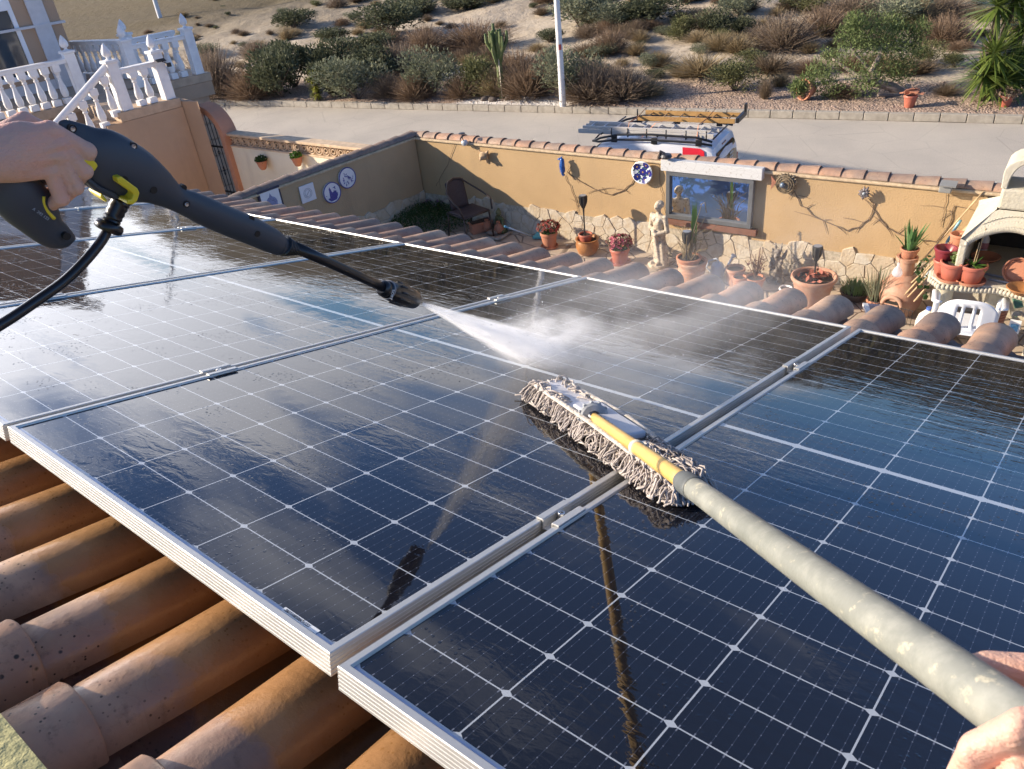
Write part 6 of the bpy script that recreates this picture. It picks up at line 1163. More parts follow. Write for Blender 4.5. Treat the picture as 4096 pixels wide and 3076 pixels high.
big=[ # base px, py, width px, height px, kind, label
(872,385,240,230,'brown','dark brown thicket at the left end, next to the terrace corner'),(1012,392,190,150,'brown','low brown thicket between the terrace corner and the dark green bush'),
(1130,388,250,250,'green','big dark green bush left of the small yellow-green yucca'),(1180,345,230,240,'green','tall dark green bush rising behind the yucca'),(1330,388,170,170,'green','leafy green bush just right of the small yucca'),
(1345,330,230,220,'green','green bush behind the olive bush, above the yucca'),(1430,396,270,190,'olive','round olive-brown bush on the kerb side, left of centre'),(1500,330,240,180,'green','dark bush behind the round olive bush'),(1560,385,150,110,'brown','rusty low shrub between the two round olive bushes'),
(1600,300,200,150,'brown','brown shrub upslope of the gap between the olive bushes'),(1730,385,230,210,'olive','tall round grey-green bush left of the cactus'),(1660,392,170,120,'brown','rusty dry shrub at the foot of the grey-green bush'),(1850,388,150,110,'brown','reddish dry shrub just right of the grey-green bush'),
(1930,375,220,190,'olive','olive bush half behind the candelabra cactus'),(1985,385,160,140,'grass','straw coloured tussock behind the cactus trunk'),(2110,385,230,170,'brown','rusty brown shrub between the cactus and the lamp post'),(2080,345,220,170,'brown','brown shrub behind the rusty one, right of the cactus'),
(2290,392,260,230,'olive','tall dark olive shrub directly behind the lamp post'),(2370,398,240,180,'brown','orange-brown shrub right of the lamp post foot'),(2330,395,140,110,'brown','dark low shrub at the lamp post foot'),(2490,395,240,150,'brown','dry fan shaped shrub right of the lamp post'),(2590,385,170,90,'grass','sparse dry tussock right of the fan shaped shrub'),
(1480,215,240,110,'green','green shrub on the slope above the round olive bush'),(1560,130,280,150,'green','broad green shrub high on the slope, left of centre'),(1330,160,160,60,'green','small dark shrub high on the left slope'),(1180,110,200,90,'green','dark green shrub on the pale sand, upper left'),(1700,210,200,120,'brown','brown shrub in the middle of the slope'),
(1660,70,260,100,'green','green shrub at the top edge, left of centre'),(1870,40,260,80,'green','green shrub at the top edge of the photo centre'),(1900,200,280,130,'brown','wide brown shrub upslope of the cactus'),(2330,120,330,200,'olive','large olive-brown bush high behind the lamp post'),(2600,95,300,140,'green','dark bush at the top, right of the lamp post'),(2480,110,220,110,'olive','olive shrub between the two large bushes at the top'),
(2440,210,160,110,'brown','thin brown shrub on pale sand right of the lamp post'),(2640,268,120,80,'grass','dark bristly tussock in the middle of the sandy slope'),(2520,155,90,55,'grass','small round dark tussock, left of its twin on the sand'),(2550,158,70,50,'grass','small round dark tussock, right of its twin on the sand'),(2740,150,150,110,'olive','olive shrub on the sandy slope, right of the small tussocks'),(2860,140,160,120,'green','dark green twiggy shrub on pale sand'),(2820,90,120,70,'brown','brown dome shaped shrub on the pale sand'),
(2940,360,230,150,'olive','yellow-olive shrub on the verge, left of the tipped pot'),(2800,300,260,100,'grass','long straw coloured tussock above the verge'),(3080,290,240,90,'grass','straw coloured tussock left of the big green shrub'),(3130,195,230,170,'brown','reddish brown twiggy shrub left of the big green shrub'),(3290,140,220,130,'brown','brown shrub behind the big green shrub'),(2960,60,230,100,'olive','olive shrub at the top, right half'),(3230,50,240,100,'olive','dark olive shrub at the top edge, right half'),
(3560,110,300,150,'olive','dark shrub behind and above the big green shrub'),(3770,170,200,130,'brown','dark brown shrub between the big green shrub and the yucca'),(3760,60,240,90,'brown','brown shrub at the top between green shrub and yucca'),(3400,60,240,90,'brown','brown shrub at the top edge above the green shrub'),(3120,345,90,70,'grass','wispy grass tuft left of the tipped pot'),(3370,385,120,60,'brown','low dead scrub right of the tipped pot'),(3780,380,110,60,'grass','yellowish grass tuft left of the yucca'),(3060,395,60,110,'grass','single thin dry stalk plant on the gravel')]
for x,y,w,h,k,l in big:
    b=gz(T(x,y)); s=mpx(b); shrub(k,b,w*s*1.0,h*s*.86,l,'scrub on the slope beyond the road' ,'shrub' if k!='grass' else 'grass tussock')
# eucalyptus-like shrub with a leaning trunk
b=gz(T(3625,372)); sc=mpx(b); e=thing('leaning_shrub_tree',b,'big bright green leafy shrub on a leaning pale trunk, right half','tree'); mb=MB()
pt=lambda x,y,d=0.:((x-3625)*sc*1.03,d+(.7 if x<3400 else 0),(372-y)*sc)
mb.tube([pt(3625,380),pt(3570,345,.1),pt(3510,325,.2),pt(3495,280,.3),pt(3520,220,.3)],[.13,.13,.11,.09,.06],9); mb.tube([pt(3510,325,.2),pt(3450,300,.3),pt(3380,240,.5)],[.09,.06,.03],7); mb.tube([pt(3500,290,.3),pt(3440,220,.5),pt(3400,160,.6)],[.06,.04,.02],6); mb.tube([pt(3590,372,-.1),pt(3500,360,-.2)],[.06,.05],6)
mb.build('trunk',simple('pale_mottled_bark',(.36,.29,.24),.9,.3,8),e); mb=MB(); r=np.random.default_rng(31)
bl=[(3300,290,55,0),(3260,320,45,0),(3370,250,70,.3),(3430,200,75,.4),(3500,180,75,.5),(3560,190,70,.3),(3610,170,55,.5),(3560,130,55,.6),(3470,130,60,.6),(3420,100,40,.6),(3540,270,70,.2),(3440,300,70,-.1),(3350,340,50,-.2),(3640,220,55,.2),(3600,290,55,.1),(3400,150,50,.6),(3660,150,40,.3),(3230,330,30,0),(3500,320,50,.4)]
for x,y,q,d in bl:
    c=V3(*pt(x,y,d)); R_=q*sc
    for i in range(520):
        u=r.normal(size=3); u/=np.linalg.norm(u); p=c+u*R_*V3(1,1.1,1)*(r.random()**.45); a=u*.4+V3(0,0,.5)+r.normal(size=3)*.55; a/=np.linalg.norm(a); s_=np.cross(a,r.normal(size=3)); s_/=np.linalg.norm(s_); l=r.uniform(.07,.15); w=r.uniform(.010,.018); mb.av=r.random(); mb.add([p-s_*w*.4,p+a*l*.5-s_*w,p+a*l,p+a*l*.5+s_*w],[(0,1,2,3)])
mb.build('foliage',leafmat('bright_green_leaf',(.13,.175,.06),(.20,.24,.10)),e)
# loose scrub: many small shrubs and tussocks scattered over the slope
r=np.random.default_rng(77); cnt=0; pts=[]
LMK=[('terrace corner thicket',872,385),('small yucca',1272,390),('round olive bush by the kerb',1430,380),('grey-green bush',1730,360),('candelabra cactus',2010,340),('foot of the lamp post',2252,400),('middle of the lamp post',2235,220),('top of the lamp post',2220,40),('fan shaped shrub',2490,380),('twin round tussocks',2535,150),('brown dome shrub at the top',2820,70),('yellow-olive verge shrub',2940,340),('tipped pot',3222,380),('reddish twiggy shrub',3130,160),('crown of the leaning tree',3430,160),('trunk of the leaning tree',3600,370),('dark shrub behind the leaning tree',3560,60),('big yucca',3925,220),('far left lamp post',640,60),('small dark shrub on the left slope',1330,150),('upper left sand patch',1050,130),('top centre green shrub',1870,30),('broad green shrub high on the slope',1560,110),('wide brown shrub above the cactus',1900,180),('far left hilltop',850,30),('pale hilltop at left',1120,15)]
while cnt<232:
    x=r.uniform(560,4090); y=r.uniform(-60,388)
    if y>300 and (x>1650): 
        if r.random()<.75: continue
    if x<820 and y>250: continue
    if x<1250 and y<150 and r.random()<.3: continue
    b=gz(T(x,y)); s,t=st(b[0],b[1])
    if s<3.0: continue
    if any((b[0]-q[0])**2+(b[1]-q[1])**2<.35 for q in pts): continue
    pts.append(b); u=r.random(); far=x<1150 and y<170
    k='grass' if u<.42 else 'brown' if u<.72 else 'olive' if u<.90 else 'green'
    w=r.uniform(.45,1.5) if not far else r.uniform(.35,.8); h=w*r.uniform(.35,.6)
    nm_,lx,ly=min(LMK,key=lambda q:(q[1]-x)**2+((q[2]-y)*2.2)**2); dx,dy=x-lx,(y-ly)*1.6
    rel=('right of' if dx>0 else 'left of') if abs(dx)>abs(dy) else ('below' if dy>0 else 'upslope of')
    if math.hypot(dx,dy)>150: rel='well '+rel
    lab={'grass':'pale straw grass tussock','brown':'small brown twiggy shrub','olive':'small olive shrub','green':'small dark green shrub'}[k]+' '+rel+' the '+nm_
    shrub(k,b,w,h,lab,'small scrub scattered over the sandy slope','grass tussock' if k=='grass' else 'shrub'); cnt+=1
# a farther belt as one mass (far up the hill, uncountable)
mb=MB(); r=np.random.default_rng(5)
for i in range(5200):
    s=r.uniform(32,125); t=r.uniform(-70,50); p=sxy(s,t); z=zt(p[0],p[1]); R_=r.uniform(.25,.9); mb.av=r.random()
    for k in range(5):
        a=r.uniform(0,6.28); d=V3(math.cos(a),math.sin(a),0)*R_; q=V3(p[0],p[1],z)+d*r.uniform(-.5,.5); h=R_*r.uniform(.5,1.1); mb.add([q-d*.5,q+d*.5,q+d*.25+V3(0,0,h),q-d*.2+V3(0,0,h*.8)],[(0,1,2,3)])
o=mb.build('far_scrub',leafmat('far_scrub_leaf',(.09,.085,.045),(.16,.12,.08)),None); tag(o,'mass of low dark scrub covering the hill farther up','scrub',kind='stuff')
# small stones and dead sticks on the verge
mb=MB(); r=np.random.default_rng(15)
for i in range(900):
    s=r.uniform(.3,5)**1; t=r.uniform(-22,14); p=sxy(s,t); z=zt(p[0],p[1]); q=r.uniform(.015,.05); mb.av=r.random(); mb.lathe([(.001,-q*.3),(q,0),(q*.7,q*.5),(.001,q*.6)],(p[0],p[1],z+.01),5,cap=False)
o=mb.build('verge_stones',simple('pinkish_stone',(.45,.33,.27),.9,.3,3)); tag(o,'loose small stones scattered over the gravel verge','stones',kind='stuff')
# ================================================================ pressure washer gun
C2W=lambda c:CAM+B@V3(*c)
gR=dep(230,480,.85); gN=dep(1540,1160,1.349); gT=dep(1690,1215,1.49); gd=(gT-gR)/np.linalg.norm(gT-gR)
vn=-ray(700,720); gn=vn-gd*(vn@gd); gn/=np.linalg.norm(gn)                 # plane normal, toward the eye
def gp(px,py,o=0.):
    d=ray(px,py); k=((gR+gn*o-CAM)@gn)/(d@gn); return CAM+d*k
ge=empty('pressure_washer_gun',gp(600,720),'black and yellow pressure washer gun with a long lance, held in a hand','washer gun')
GB=Mt('charcoal_plastic',(.036,.043,.056),.48,.45); GB.bump(GB.noise(900,2),.00012); GB=GB.m; YL=simple('yellow_plastic',(.72,.56,.03),.4,.05); GK=simple('black_gloss_plastic',(.010,.010,.012),.28,.1)
def loft(pairs,flat=.75,n=20,o=0.,rnd=True):
    P=[(gp(*a,o)+gp(*b,o))/2 for a,b in pairs]; R=[np.linalg.norm(gp(*a,o)-gp(*b,o))/2 for a,b in pairs]
    # resample smoothly
    t=np.arange(len(P)); tt_=np.linspace(0,len(P)-1,(len(P)-1)*4+1)
    def cr(Y):
        Y=np.array(Y,float); out=[]
        for x in tt_:
            i=min(int(x),len(Y)-2); f=x-i; p0=Y[max(i-1,0)];p1=Y[i];p2=Y[i+1];p3=Y[min(i+2,len(Y)-1)]; out.append(.5*((2*p1)+(-p0+p2)*f+(2*p0-5*p1+4*p2-p3)*f*f+(-p0+3*p1-3*p2+p3)*f**3))
        return np.array(out)
    P=cr(P);R=cr(np.array(R)[:,None])[:,0]; fl=flat if not callable(flat) else [flat(i/(len(P)-1)) for i in range(len(P))]
    mb=MB(); mb.tube(P,list(R),n,up=gn,flat=fl); return mb
body=[((232,486),(236,506)),((262,474),(250,535)),((300,475),(280,600)),((361,487),(322,696)),((440,515),(368,752)),((512,553),(424,784)),((602,611),(500,800)),((662,671),(575,808)),((722,743),(672,836)),((790,770),(748,872)),((843,791),(795,898)),((935,832),(880,935)),((1023,870),(970,970)),((1105,915),(1055,1004)),((1138,945),(1100,1020))]
def flt(t): return .42+.45*min(1,t*1.25)
worldmesh(loft(body,flt,24),'gun_body',GB,ge,smooth=.8)
worldmesh(loft([((1132,942),(1100,1018)),((1160,962),(1135,1017)),((1190,985),(1172,1012)),((1204,995),(1190,1012))],.95,16),'lance_socket',GB,ge,smooth=.7)
mb=MB()
for i in range(7):
    t=i/6; c=gp(1138+52*t,984+16*t); d=gp(1148+52*t,988+16*t)-c; d/=np.linalg.norm(d); r0=np.linalg.norm(gp(1138,946)-gp(1110,1018))/2*(1-.55*t)+.0012; mb.lathe([(r0,-.0016),(r0+.0008,0),(r0,.0016)],c,18,axis=d)
worldmesh(mb,'socket_ribs',GK,ge,True)
mb=MB(); mb.tube([gp(1170,985),gp(1300,1042),gp(1430,1102),gp(1560,1163)],[.0092,.0088,.0085,.0085],14); worldmesh(mb,'lance_tube',GK,ge,True)
ax=gT-gN; ax/=np.linalg.norm(ax); q0=gp(1530,1152); ln=np.linalg.norm(gT-q0)
mb=MB(); mb.lathe([(.010,-.004),(.014,0),(.0155,.006),(.014,.012),(.0165,.015),(.0185,.03),(.0205,ln*.45),(.0205,ln*.75),(.0185,ln*.97),(.0165,ln),(.008,ln),(.006,ln-.01)],q0,26,axis=ax); worldmesh(mb,'nozzle_head',GK,ge,.7)
mb=MB(); 
for i in range(10):
    a=i*.628; x=np.cross(ax,V3(0,0,1)); x/=np.linalg.norm(x); y_=np.cross(ax,x); c=q0+ax*ln*.5+(x*math.cos(a)+y_*math.sin(a))*.0198; mb.tube([c-ax*.022,c+ax*.026],[.0022,.0022],6)
worldmesh(mb,'grip_ridges',GK,ge,True)
mb=MB(); mb.lathe([(.0172,.0),(.0182,.001),(.0182,.003),(.0172,.004)],q0+ax*.0155,26,axis=ax); worldmesh(mb,'white_ring_mark',simple('grey_plastic_ring',(.25,.25,.26),.4),ge,True)
grip=[((-140,560),(-190,640)),((-60,600),(-110,760)),((40,640),(-30,800)),((120,690),(15,868)),((185,765),(78,925)),((232,862),(148,972)),((272,900),(205,990)),((300,938),(262,984)),((298,958),(280,975))]
worldmesh(loft(grip,.62,22,o=-.012),'grip_handle',GB,ge,smooth=.8)
worldmesh(loft([((330,650),(300,700)),((250,650),(235,730)),((150,640),(120,745)),((40,640),(10,760))],.6,16,o=-.018),'handle_bridge',GB,ge,smooth=.8)
def slab(pts,w,mat,name,o=0.,bev=.0015):
    mb=MB(); P=[gp(x,y,o+w/2) for x,y in pts]; mb.extr(P,-gn*w); return worldmesh(mb,name,mat,ge,bev=bev)
slab([(322,622),(352,628),(385,650),(394,664),(382,682),(350,706),(318,712)],.046,YL,'trigger',.0)
worldmesh(loft([((180,782),(168,788)),((180,812),(166,815)),((196,842),(184,850)),((222,868),(210,878))],1.6,10,o=.002),'safety_lever',YL,ge,smooth=True)
slab([(349,702),(400,742),(470,775),(486,800),(455,800),(392,770),(352,735)],.036,GB,'belly_fairing',.0,.004)
slab([(468,711),(486,706),(552,755),(560,772),(551,803),(534,820),(508,817),(512,799),(527,799),(536,780),(532,773),(472,731)],.060,YL,'yellow_clip',.002)
slab([(408,775),(430,800),(428,812),(402,788)],.03,YL,'clip_tongue',0)
sw=lambda x,y,r_:(x,y)
def surf(px,py):
    best=0.
    p=gp(px,py)
    for i in range((len(body)-1)*8+1):
        k=min(i//8,len(body)-2); f=i/8-k; a=gp(*body[k][0])*(1-f)+gp(*body[k+1][0])*f; b=gp(*body[k][1])*(1-f)+gp(*body[k+1][1])*f; c=(a+b)/2; R_=np.linalg.norm(a-b)/2; d=np.linalg.norm(p-c)
        if d<R_: best=max(best,math.sqrt(R_*R_-d*d)*flt(i/8/(len(body)-1)))
    return best
mb=MB(); scr=MB()
for k,(x,y) in enumerate(((276,508),(512,574),(458,698),(580,742),(726,748),(724,805),(988,868),(1000,920),(262,942))):
    P=gp(x,y,0); dd_=gn; 
    hh=surf(x,y)+.0006
    if x==262: hh=.004
    c=P+gn*hh
    mb.lathe([(.0001,0),(.0046,.0),(.0046,-.006)],c,14,axis=gn)
    if k in (0,1,5): scr.lathe([(.0030,.0002),(.0026,.0008),(.0010,.0005)],c,10,axis=gn)
worldmesh(mb,'screw_holes',simple('deep_black',(.004,.004,.005),.6),ge); worldmesh(scr,'screws',simple('screw_steel',(.45,.47,.5),.3,.1,8,metal=1),ge)
# number moulded on the grip
d1=gp(215,860,.0)-gp(130,800,.0); d1/=np.linalg.norm(d1); d2=np.cross(gn,d1); M4=Matrix([[*[float(v) for v in (d1[0],d2[0],gn[0])],0],[d1[1],d2[1],gn[1],0],[d1[2],d2[2],gn[2],0],[0,0,0,1]]); p_=gp(128,838,.0150); M4.translation=Vector(p_)
text3('A  292 123',.0047,simple('grey_mark',(.30,.32,.35),.6),M4,ge,'moulded_number')
# SOFT mark on nozzle ring
d1=gp(1560,1195)-gp(1572,1150); d1/=np.linalg.norm(d1); d1=-d1 if False else d1; d2=np.cross(gn,d1); M4=Matrix([[d1[0],d2[0],gn[0],0],[d1[1],d2[1],gn[1],0],[d1[2],d2[2],gn[2],0],[0,0,0,1]]); M4.translation=Vector(gp(1570,1158,.0188)); text3('SOFT',.0085,simple('white_mark',(.7,.7,.7),.6),M4,ge,'nozzle_lettering')
# hose connector and hose
hc=[gp(503,775),gp(478,815),gp(450,872),gp(437,905)]; mb=MB(); n=18; pts=[];rs=[]
for i in range(n):
    t=i/(n-1); q=t*(len(hc)-1); k=min(int(q),len(hc)-2); pts.append(hc[k]+(hc[k+1]-hc[k])*(q-k)); rs.append((.0125-.002*t)*(1 if i%2 else .90))
mb.tube(pts,rs,16); worldmesh(mb,'hose_bend_guard',GK,ge,.7)
a_=gp(440,898);b_=gp(432,916); d=b_-a_; d/=np.linalg.norm(d); mb=MB(); mb.lathe([(.010,-.004),(.0155,-.002),(.017,.002),(.0165,.007),(.013,.009)],a_,20,axis=d); worldmesh(mb,'collar',GK,ge,True)
he=empty('pressure_hose',gp(250,1120),'thick black pressure hose curving down from the gun to the left edge','hose'); H_=[(gp(434,908)),gp(405,965,.004),gp(335,1050,.012),gp(250,1130,.02),gp(130,1215,.035),gp(0,1300,.05),gp(-160,1390,.07),gp(-420,1500,.1)]
H2=[];Y=np.array(H_)
for i in range(len(Y)-1):
    for f in np.linspace(0,1,8,endpoint=False): p0=Y[max(i-1,0)];p1=Y[i];p2=Y[i+1];p3=Y[min(i+2,len(Y)-1)]; H2.append(.5*((2*p1)+(-p0+p2)*f+(2*p0-5*p1+4*p2-p3)*f*f+(-p0+3*p1-3*p2+p3)*f**3))
H2.append(Y[-1]); mb=MB(); mb.tube(H2,.0062,14); worldmesh(mb,'hose_tube',GK,he,True)
# ================================================================ the worker's two hands
SKN=Mt('skin',(.60,.37,.28),.55,.3); SKN.mix(SKN.rng(SKN.noise(22,4,.6),.42,.68),(.66,.36,.28)); SKN.mix(SKN.M('MULTIPLY',SKN.rng(SKN.noise(7,3),.5,.7),.5),(.52,.32,.28)); SKN.bump(SKN.noise(420,4,.7),.0006); SKN.bump(SKN.vor(300,'DISTANCE_TO_EDGE'),.0003); SKN.bump(SKN.noise(70,4,.7,vec=SKN.vec((1,1,2.2))),.0022)
SKN.b.inputs['Subsurface Weight'].default_value=.08; SKN.b.inputs['Subsurface Radius'].default_value=(.012,.005,.003); SKN.b.inputs['Subsurface Scale'].default_value=1.; SKN=SKN.m
NAIL=simple('fingernail',(.62,.40,.33),.3,.03)
pe=empty('person',CAM+V3(-.3,.3,-.5),'person cleaning the panels, only the two bare hands and a forearm in view','person')
m0=np.linalg.norm(gp(201,650)-gp(200,650)); X0=(gp(210,650)-gp(200,650)); X0/=np.linalg.norm(X0); Y0=np.cross(gn,X0); Y0=-Y0 if Y0@(gp(200,660)-gp(200,650))<0 else Y0
def h2w(v): v=np.asarray(v,float); return gp(200,650)+((v[...,0:1]-200)*X0+(v[...,1:2]-650)*Y0+v[...,2:3]*gn)*m0
def hand1(p):
    q=p.copy()
    d=seg(q,(-420,665,-10),(15,622,-5),128,104)
    d=smin(d,ell(q,(95,600,10),(120,120,62)),45)
    for a,b_,ra,rb in (((20,590,14),(186,506,40),64,40),((20,610,24),(206,556,54),62,40),((20,640,20),(204,604,54),58,38),((20,670,6),(184,672,42),52,36)): d=smin(d,seg(q,a,b_,ra,rb),20)
    for F_ in (((186,506,42),(322,584,66),(333,652,30),(296,706,-50),40,37,31,25),((206,556,56),(308,668,66),(302,732,6),(245,752,-66),39,35,29,25),((204,604,58),(270,738,62),(256,796,2),(205,798,-62),37,34,28,24),((184,672,44),(220,792,44),(203,834,-10),(165,826,-60),35,32,27,23)):
        a,b_,c,e_,r1,r2,r3,r4=F_; f=seg(q,a,b_,r1,r2); f=smin(f,ell(q,b_,(r2*1.04,r2*1.04,r2*1.04)),8); f=smin(f,seg(q,b_,c,r2*.96,r3),8); f=smin(f,seg(q,c,e_,r3,r4),6); d=smin(d,f,4)
    for a in ((192,502,74),(212,552,88),(208,602,88),(188,668,70)): d=smin(d,ell(q,a,(26,22,12)),14)
    for a,b_ in (((232,520,100),(318,632,100)),((228,576,106),(294,704,100)),((208,636,102),(256,768,86))): d=-smin(-d,seg(q,a,b_,9,7),8)           # knuckles
    for a,b_ in (((80,590,72),(205,506,76)),((80,606,78),(212,554,90)),((90,622,76),(208,602,90))): d=smin(d,seg(q,a,b_,8,7),14)          # tendons
    d=smin(d,seg(q,(40,560,-50),(150,500,-96),48,36),24); d=smin(d,seg(q,(150,500,-96),(250,540,-104),34,26),10)     # thumb on the far side
    return d
V,Fs=nets(hand1,(-430,420,-150),(400,900,150),6.5); mb=MB(); mb.add(h2w(V),Fs); worldmesh(mb,'hand',SKN,pe,True)
m1=.345/F; cz=.350
def c2(v):
    v=np.asarray(v,float); zd=cz-v[...,2]*m1; return CAM+(np.stack([(v[...,0]-2048)/F*zd,(v[...,1]-1538)/F*zd,zd],-1))@B.T
def hand2(p):
    q=p
    d=seg(q,(3838,2668,-200),(3950,2702,-215),52,96); d=smin(d,seg(q,(3950,2702,-215),(4200,2740,-180),100,124),16)          # thumb beyond the pole
    d=smin(d,ell(q,(4470,2960,140),(260,330,260)),60)                                                                # palm, out of frame
    for a,b_,c,e_,r1,r2,r3,r4 in (((4330,2900,400),(4090,2925,405),(3915,3005,290),(3850,3100,60),106,98,88,70),((4370,3060,400),(4090,3110,390),(3940,3200,240),(3920,3290,20),100,90,80,66),((4390,3220,360),(4150,3290,340),(4030,3370,200),(3980,3420,0),92,82,72,58),((4400,3360,120),(4200,3440,120),(4080,3500,50),(4040,3540,-30),84,74,64,52)):
        f=seg(q,a,b_,r1,r2); f=smin(f,seg(q,b_,c,r2,r3),12); f=smin(f,seg(q,c,e_,r3,r4),10); d=smin(d,f,9)
    return smin(d,seg(q,(4550,3050,20),(5200,3500,-40),230,250),80)
V,Fs=nets(hand2,(3740,2500,-380),(4800,3650,560),14.); mb=MB(); mb.add(c2(V),Fs); worldmesh(mb,'hand',SKN,pe,True)
# ================================================================ mop
b0=dep(2370,1665,1.60); ph=dep(3820,2700,.37); pd_=ph-b0; pl=np.linalg.norm(pd_); pd_/=pl
c_=B.T@(b0-CAM); 
me_=empty('mop',pw(*ppx(2450,1720),0),'string mop with a bamboo handle sleeved in a long grey pole','mop')
def onpole(px):                                # point of the axis that projects to pixel column px
    lo,hi=0,1.3
    for _ in range(50):
        m=(lo+hi)/2; q=B.T@(b0+pd_*pl*m-CAM); x=2048+F*q[0]/q[2]
        if x<px and q[2]>0: lo=m
        else: hi=m
    return b0+pd_*pl*lo,lo
s1,t1=onpole(2742); r1_,tr1=onpole(2548)
BAM=Mt('varnished_bamboo',(.62,.40,.12),.32,.5); BAM.mix(BAM.rng(BAM.noise(9,4,.6,vec=BAM.vec((1,1,1))),.4,.75),(.50,.28,.07)); BAM=BAM.m
mb=MB(); mb.tube([b0+pd_*pl*t for t in np.linspace(0,t1+.02,12)],[.0098+(.0007*t/(t1)) for t in np.linspace(0,t1,12)],20); worldmesh(mb,'bamboo_handle',BAM,me_,True)
mb=MB(); mb.lathe([(.0105,-.008),(.0122,-.006),(.0124,.006),(.0105,.008)],r1_,24,axis=pd_); worldmesh(mb,'white_collar',simple('cream_plastic',(.70,.64,.52),.45),me_,True)
ex=b0+pd_*(pl*1.28); mb=MB(); nseg=26; P=[s1+(ex-s1)*t for t in np.linspace(0,1,nseg)]; mb.tube(P,[.0126+.0010*t for t in np.linspace(0,1,nseg)],30)
SL=Mt('scuffed_grey_tube',(.20,.205,.18),.38,.5); SL.mix(SL.rng(SL.noise(30,5,.7),.45,.70),(.30,.30,.26)); SL.mix(SL.rng(SL.noise(75,4,.7),.60,.70),(.48,.44,.32)); SL.mix(SL.M('MULTIPLY',SL.rng(SL.noise(14,4,.6),.5,.7),.5),(.14,.15,.13)); SL.bump(SL.noise(80,4,.6),.0006)
worldmesh(mb,'grey_pole_sleeve',SL.m,me_,True)
mb=MB(); mb.lathe([(.0108,-.014),(.0120,-.010),(.0134,0),(.0138,.034),(.0134,.040),(.0124,.040)],s1,28,axis=pd_,wob=.012); worldmesh(mb,'duct_tape',simple('grey_tape',(.10,.11,.11),.6,.2,40,bump=.001),me_,True)
# head lies on the glass
u0,v0=ppx(2160,1535,.02); u1,v1=ppx(2800,1985,.02); ma=V3(u1-u0,v1-v0); ML=np.linalg.norm(ma); ma/=ML; mn=V3(-ma[1],ma[0]); mn=mn if mn[0]<0 else -mn; mc=V3((u0+u1)/2,(v0+v1)/2)
def mh(a,c,h): q=mc+ma*a+mn*c; return pw(q[0],q[1],h)
MM=Matrix(); 
for i in range(3):
    ex_=[PU[i]*ma[0]+PV[i]*ma[1],PU[i]*mn[0]+PV[i]*mn[1],PN[i]]
    for j in range(3): MM[i][j]=ex_[j]
MM.translation=Vector(mh(0,0,0)); 
if MM.to_3x3().determinant()<0: mn=-mn; 
for i in range(3):
    MM[i][1]=PU[i]*mn[0]+PV[i]*mn[1]
hl=ML/2
def mpart(mb,name,mat,smooth=False,bev=0): o=mb.build(name,mat,me_,smooth,bev); o.matrix_parent_inverse=me_.matrix_world.inverted(); o.matrix_world=MM; return o
CL=Mt('wet_cotton_cloth',(.62,.56,.52),.85,.2); CL.mix(CL.rng(CL.noise(12,5,.7),.4,.7),(.40,.34,.30)); CL.mix(CL.M('MULTIPLY',CL.rng(CL.noise(40,4,.7),.5,.7),.6),(.50,.40,.33)); CL.bump(CL.noise(120,4,.7),.002); CL=CL.m
mb=MB(); 
def rrect(L,W,r,n=6): 
    out=[]
    for cx,cy,a0 in ((L-r,W-r,0),(-L+r,W-r,1),(-L+r,-W+r,2),(L-r,-W+r,3)):
        for i in range(n+1): a=(a0+i/n)*math.pi/2; out.append((cx+r*math.cos(a),cy+r*math.sin(a)))
    return out
mb.prism(rrect(hl*.86,.038,.034),.008,.030); mpart(mb,'cloth_pad',CL,bev=.006)
VC=simple('white_vinyl_flap',(.66,.66,.70),.45,.12,14,bump=.002,bsc=30); mb=MB(); mb.prism(rrect(hl*.34,.035,.018),.031,.041); mb.v[-1]=mb.v[-1]+V3(-hl*.54,0,0); mpart(mb,'vinyl_pocket',VC,bev=.004)
mb=MB(); mb.prism(rrect(hl*.24,.035,.018),.031,.040); mb.v[-1]=mb.v[-1]+V3(hl*.58,0,0); mpart(mb,'vinyl_pocket',VC,bev=.004)
PG=simple('pale_grey_plastic',(.55,.56,.60),.4,.08); mb=MB(); mb.box((0,.0,.044),(hl*.60,.064,.016)); mpart(mb,'frame_plate',PG,bev=.004)
mb=MB()
for i in range(5): mb.box((-.02+.014*i,-.022,.0525),(.0025,.018,.002))
mpart(mb,'plate_slots',BLK)
for sg in (1,-1):
    mb=MB(); mb.tube([(-hl*.84,sg*.036,.038),(-hl*.4,sg*.042,.044),(0,sg*.045,.048),(hl*.45,sg*.040,.042),(hl*.84,sg*.034,.036)],.0075,8,flat=.5); mpart(mb,'braided_band',simple('off_white_braid',(.66,.60,.52),.9,.25,90,bump=.003,bsc=160),True)
a=b0; mb=MB(); prof=[(.018,-.018),(.026,-.014),(.031,-.004),(.031,.012),(.026,.016),(.0145,.017),(.011,.004)]
mb.lathe(prof,a+pd_*.012,12,axis=pd_)
for i in range(12):
    x=np.cross(pd_,V3(0,0,1)); x/=np.linalg.norm(x); y_=np.cross(pd_,x); t=i*math.pi/6; c=a+pd_*.012+(x*math.cos(t)+y_*math.sin(t))*.0305; mb.tube([c-pd_*.010,c+pd_*.013],.0035,5)
worldmesh(mb,'toothed_joint',simple('grey_joint_plastic',(.34,.36,.38),.5,.15,30),me_,.6)
mb=MB(); q=Matrix(MM).inverted()@Vector(a-pd_*.01); mb.tube([(q.x,q.y,q.z),(q.x-.01,q.y*.5,.048)],[.016,.020],10); mpart(mb,'joint_fork',PG,True)
YN=Mt('cotton_yarn',(.58,.52,.48),.9,.15); YN.mix(YN.attr(),(.34,.30,.28)); YN.mix(YN.M('MULTIPLY',YN.rng(YN.noise(18,3),.5,.7),.6),(.22,.19,.17)); YN.bump(YN.noise(420,3,.6),.0015); YN=YN.m
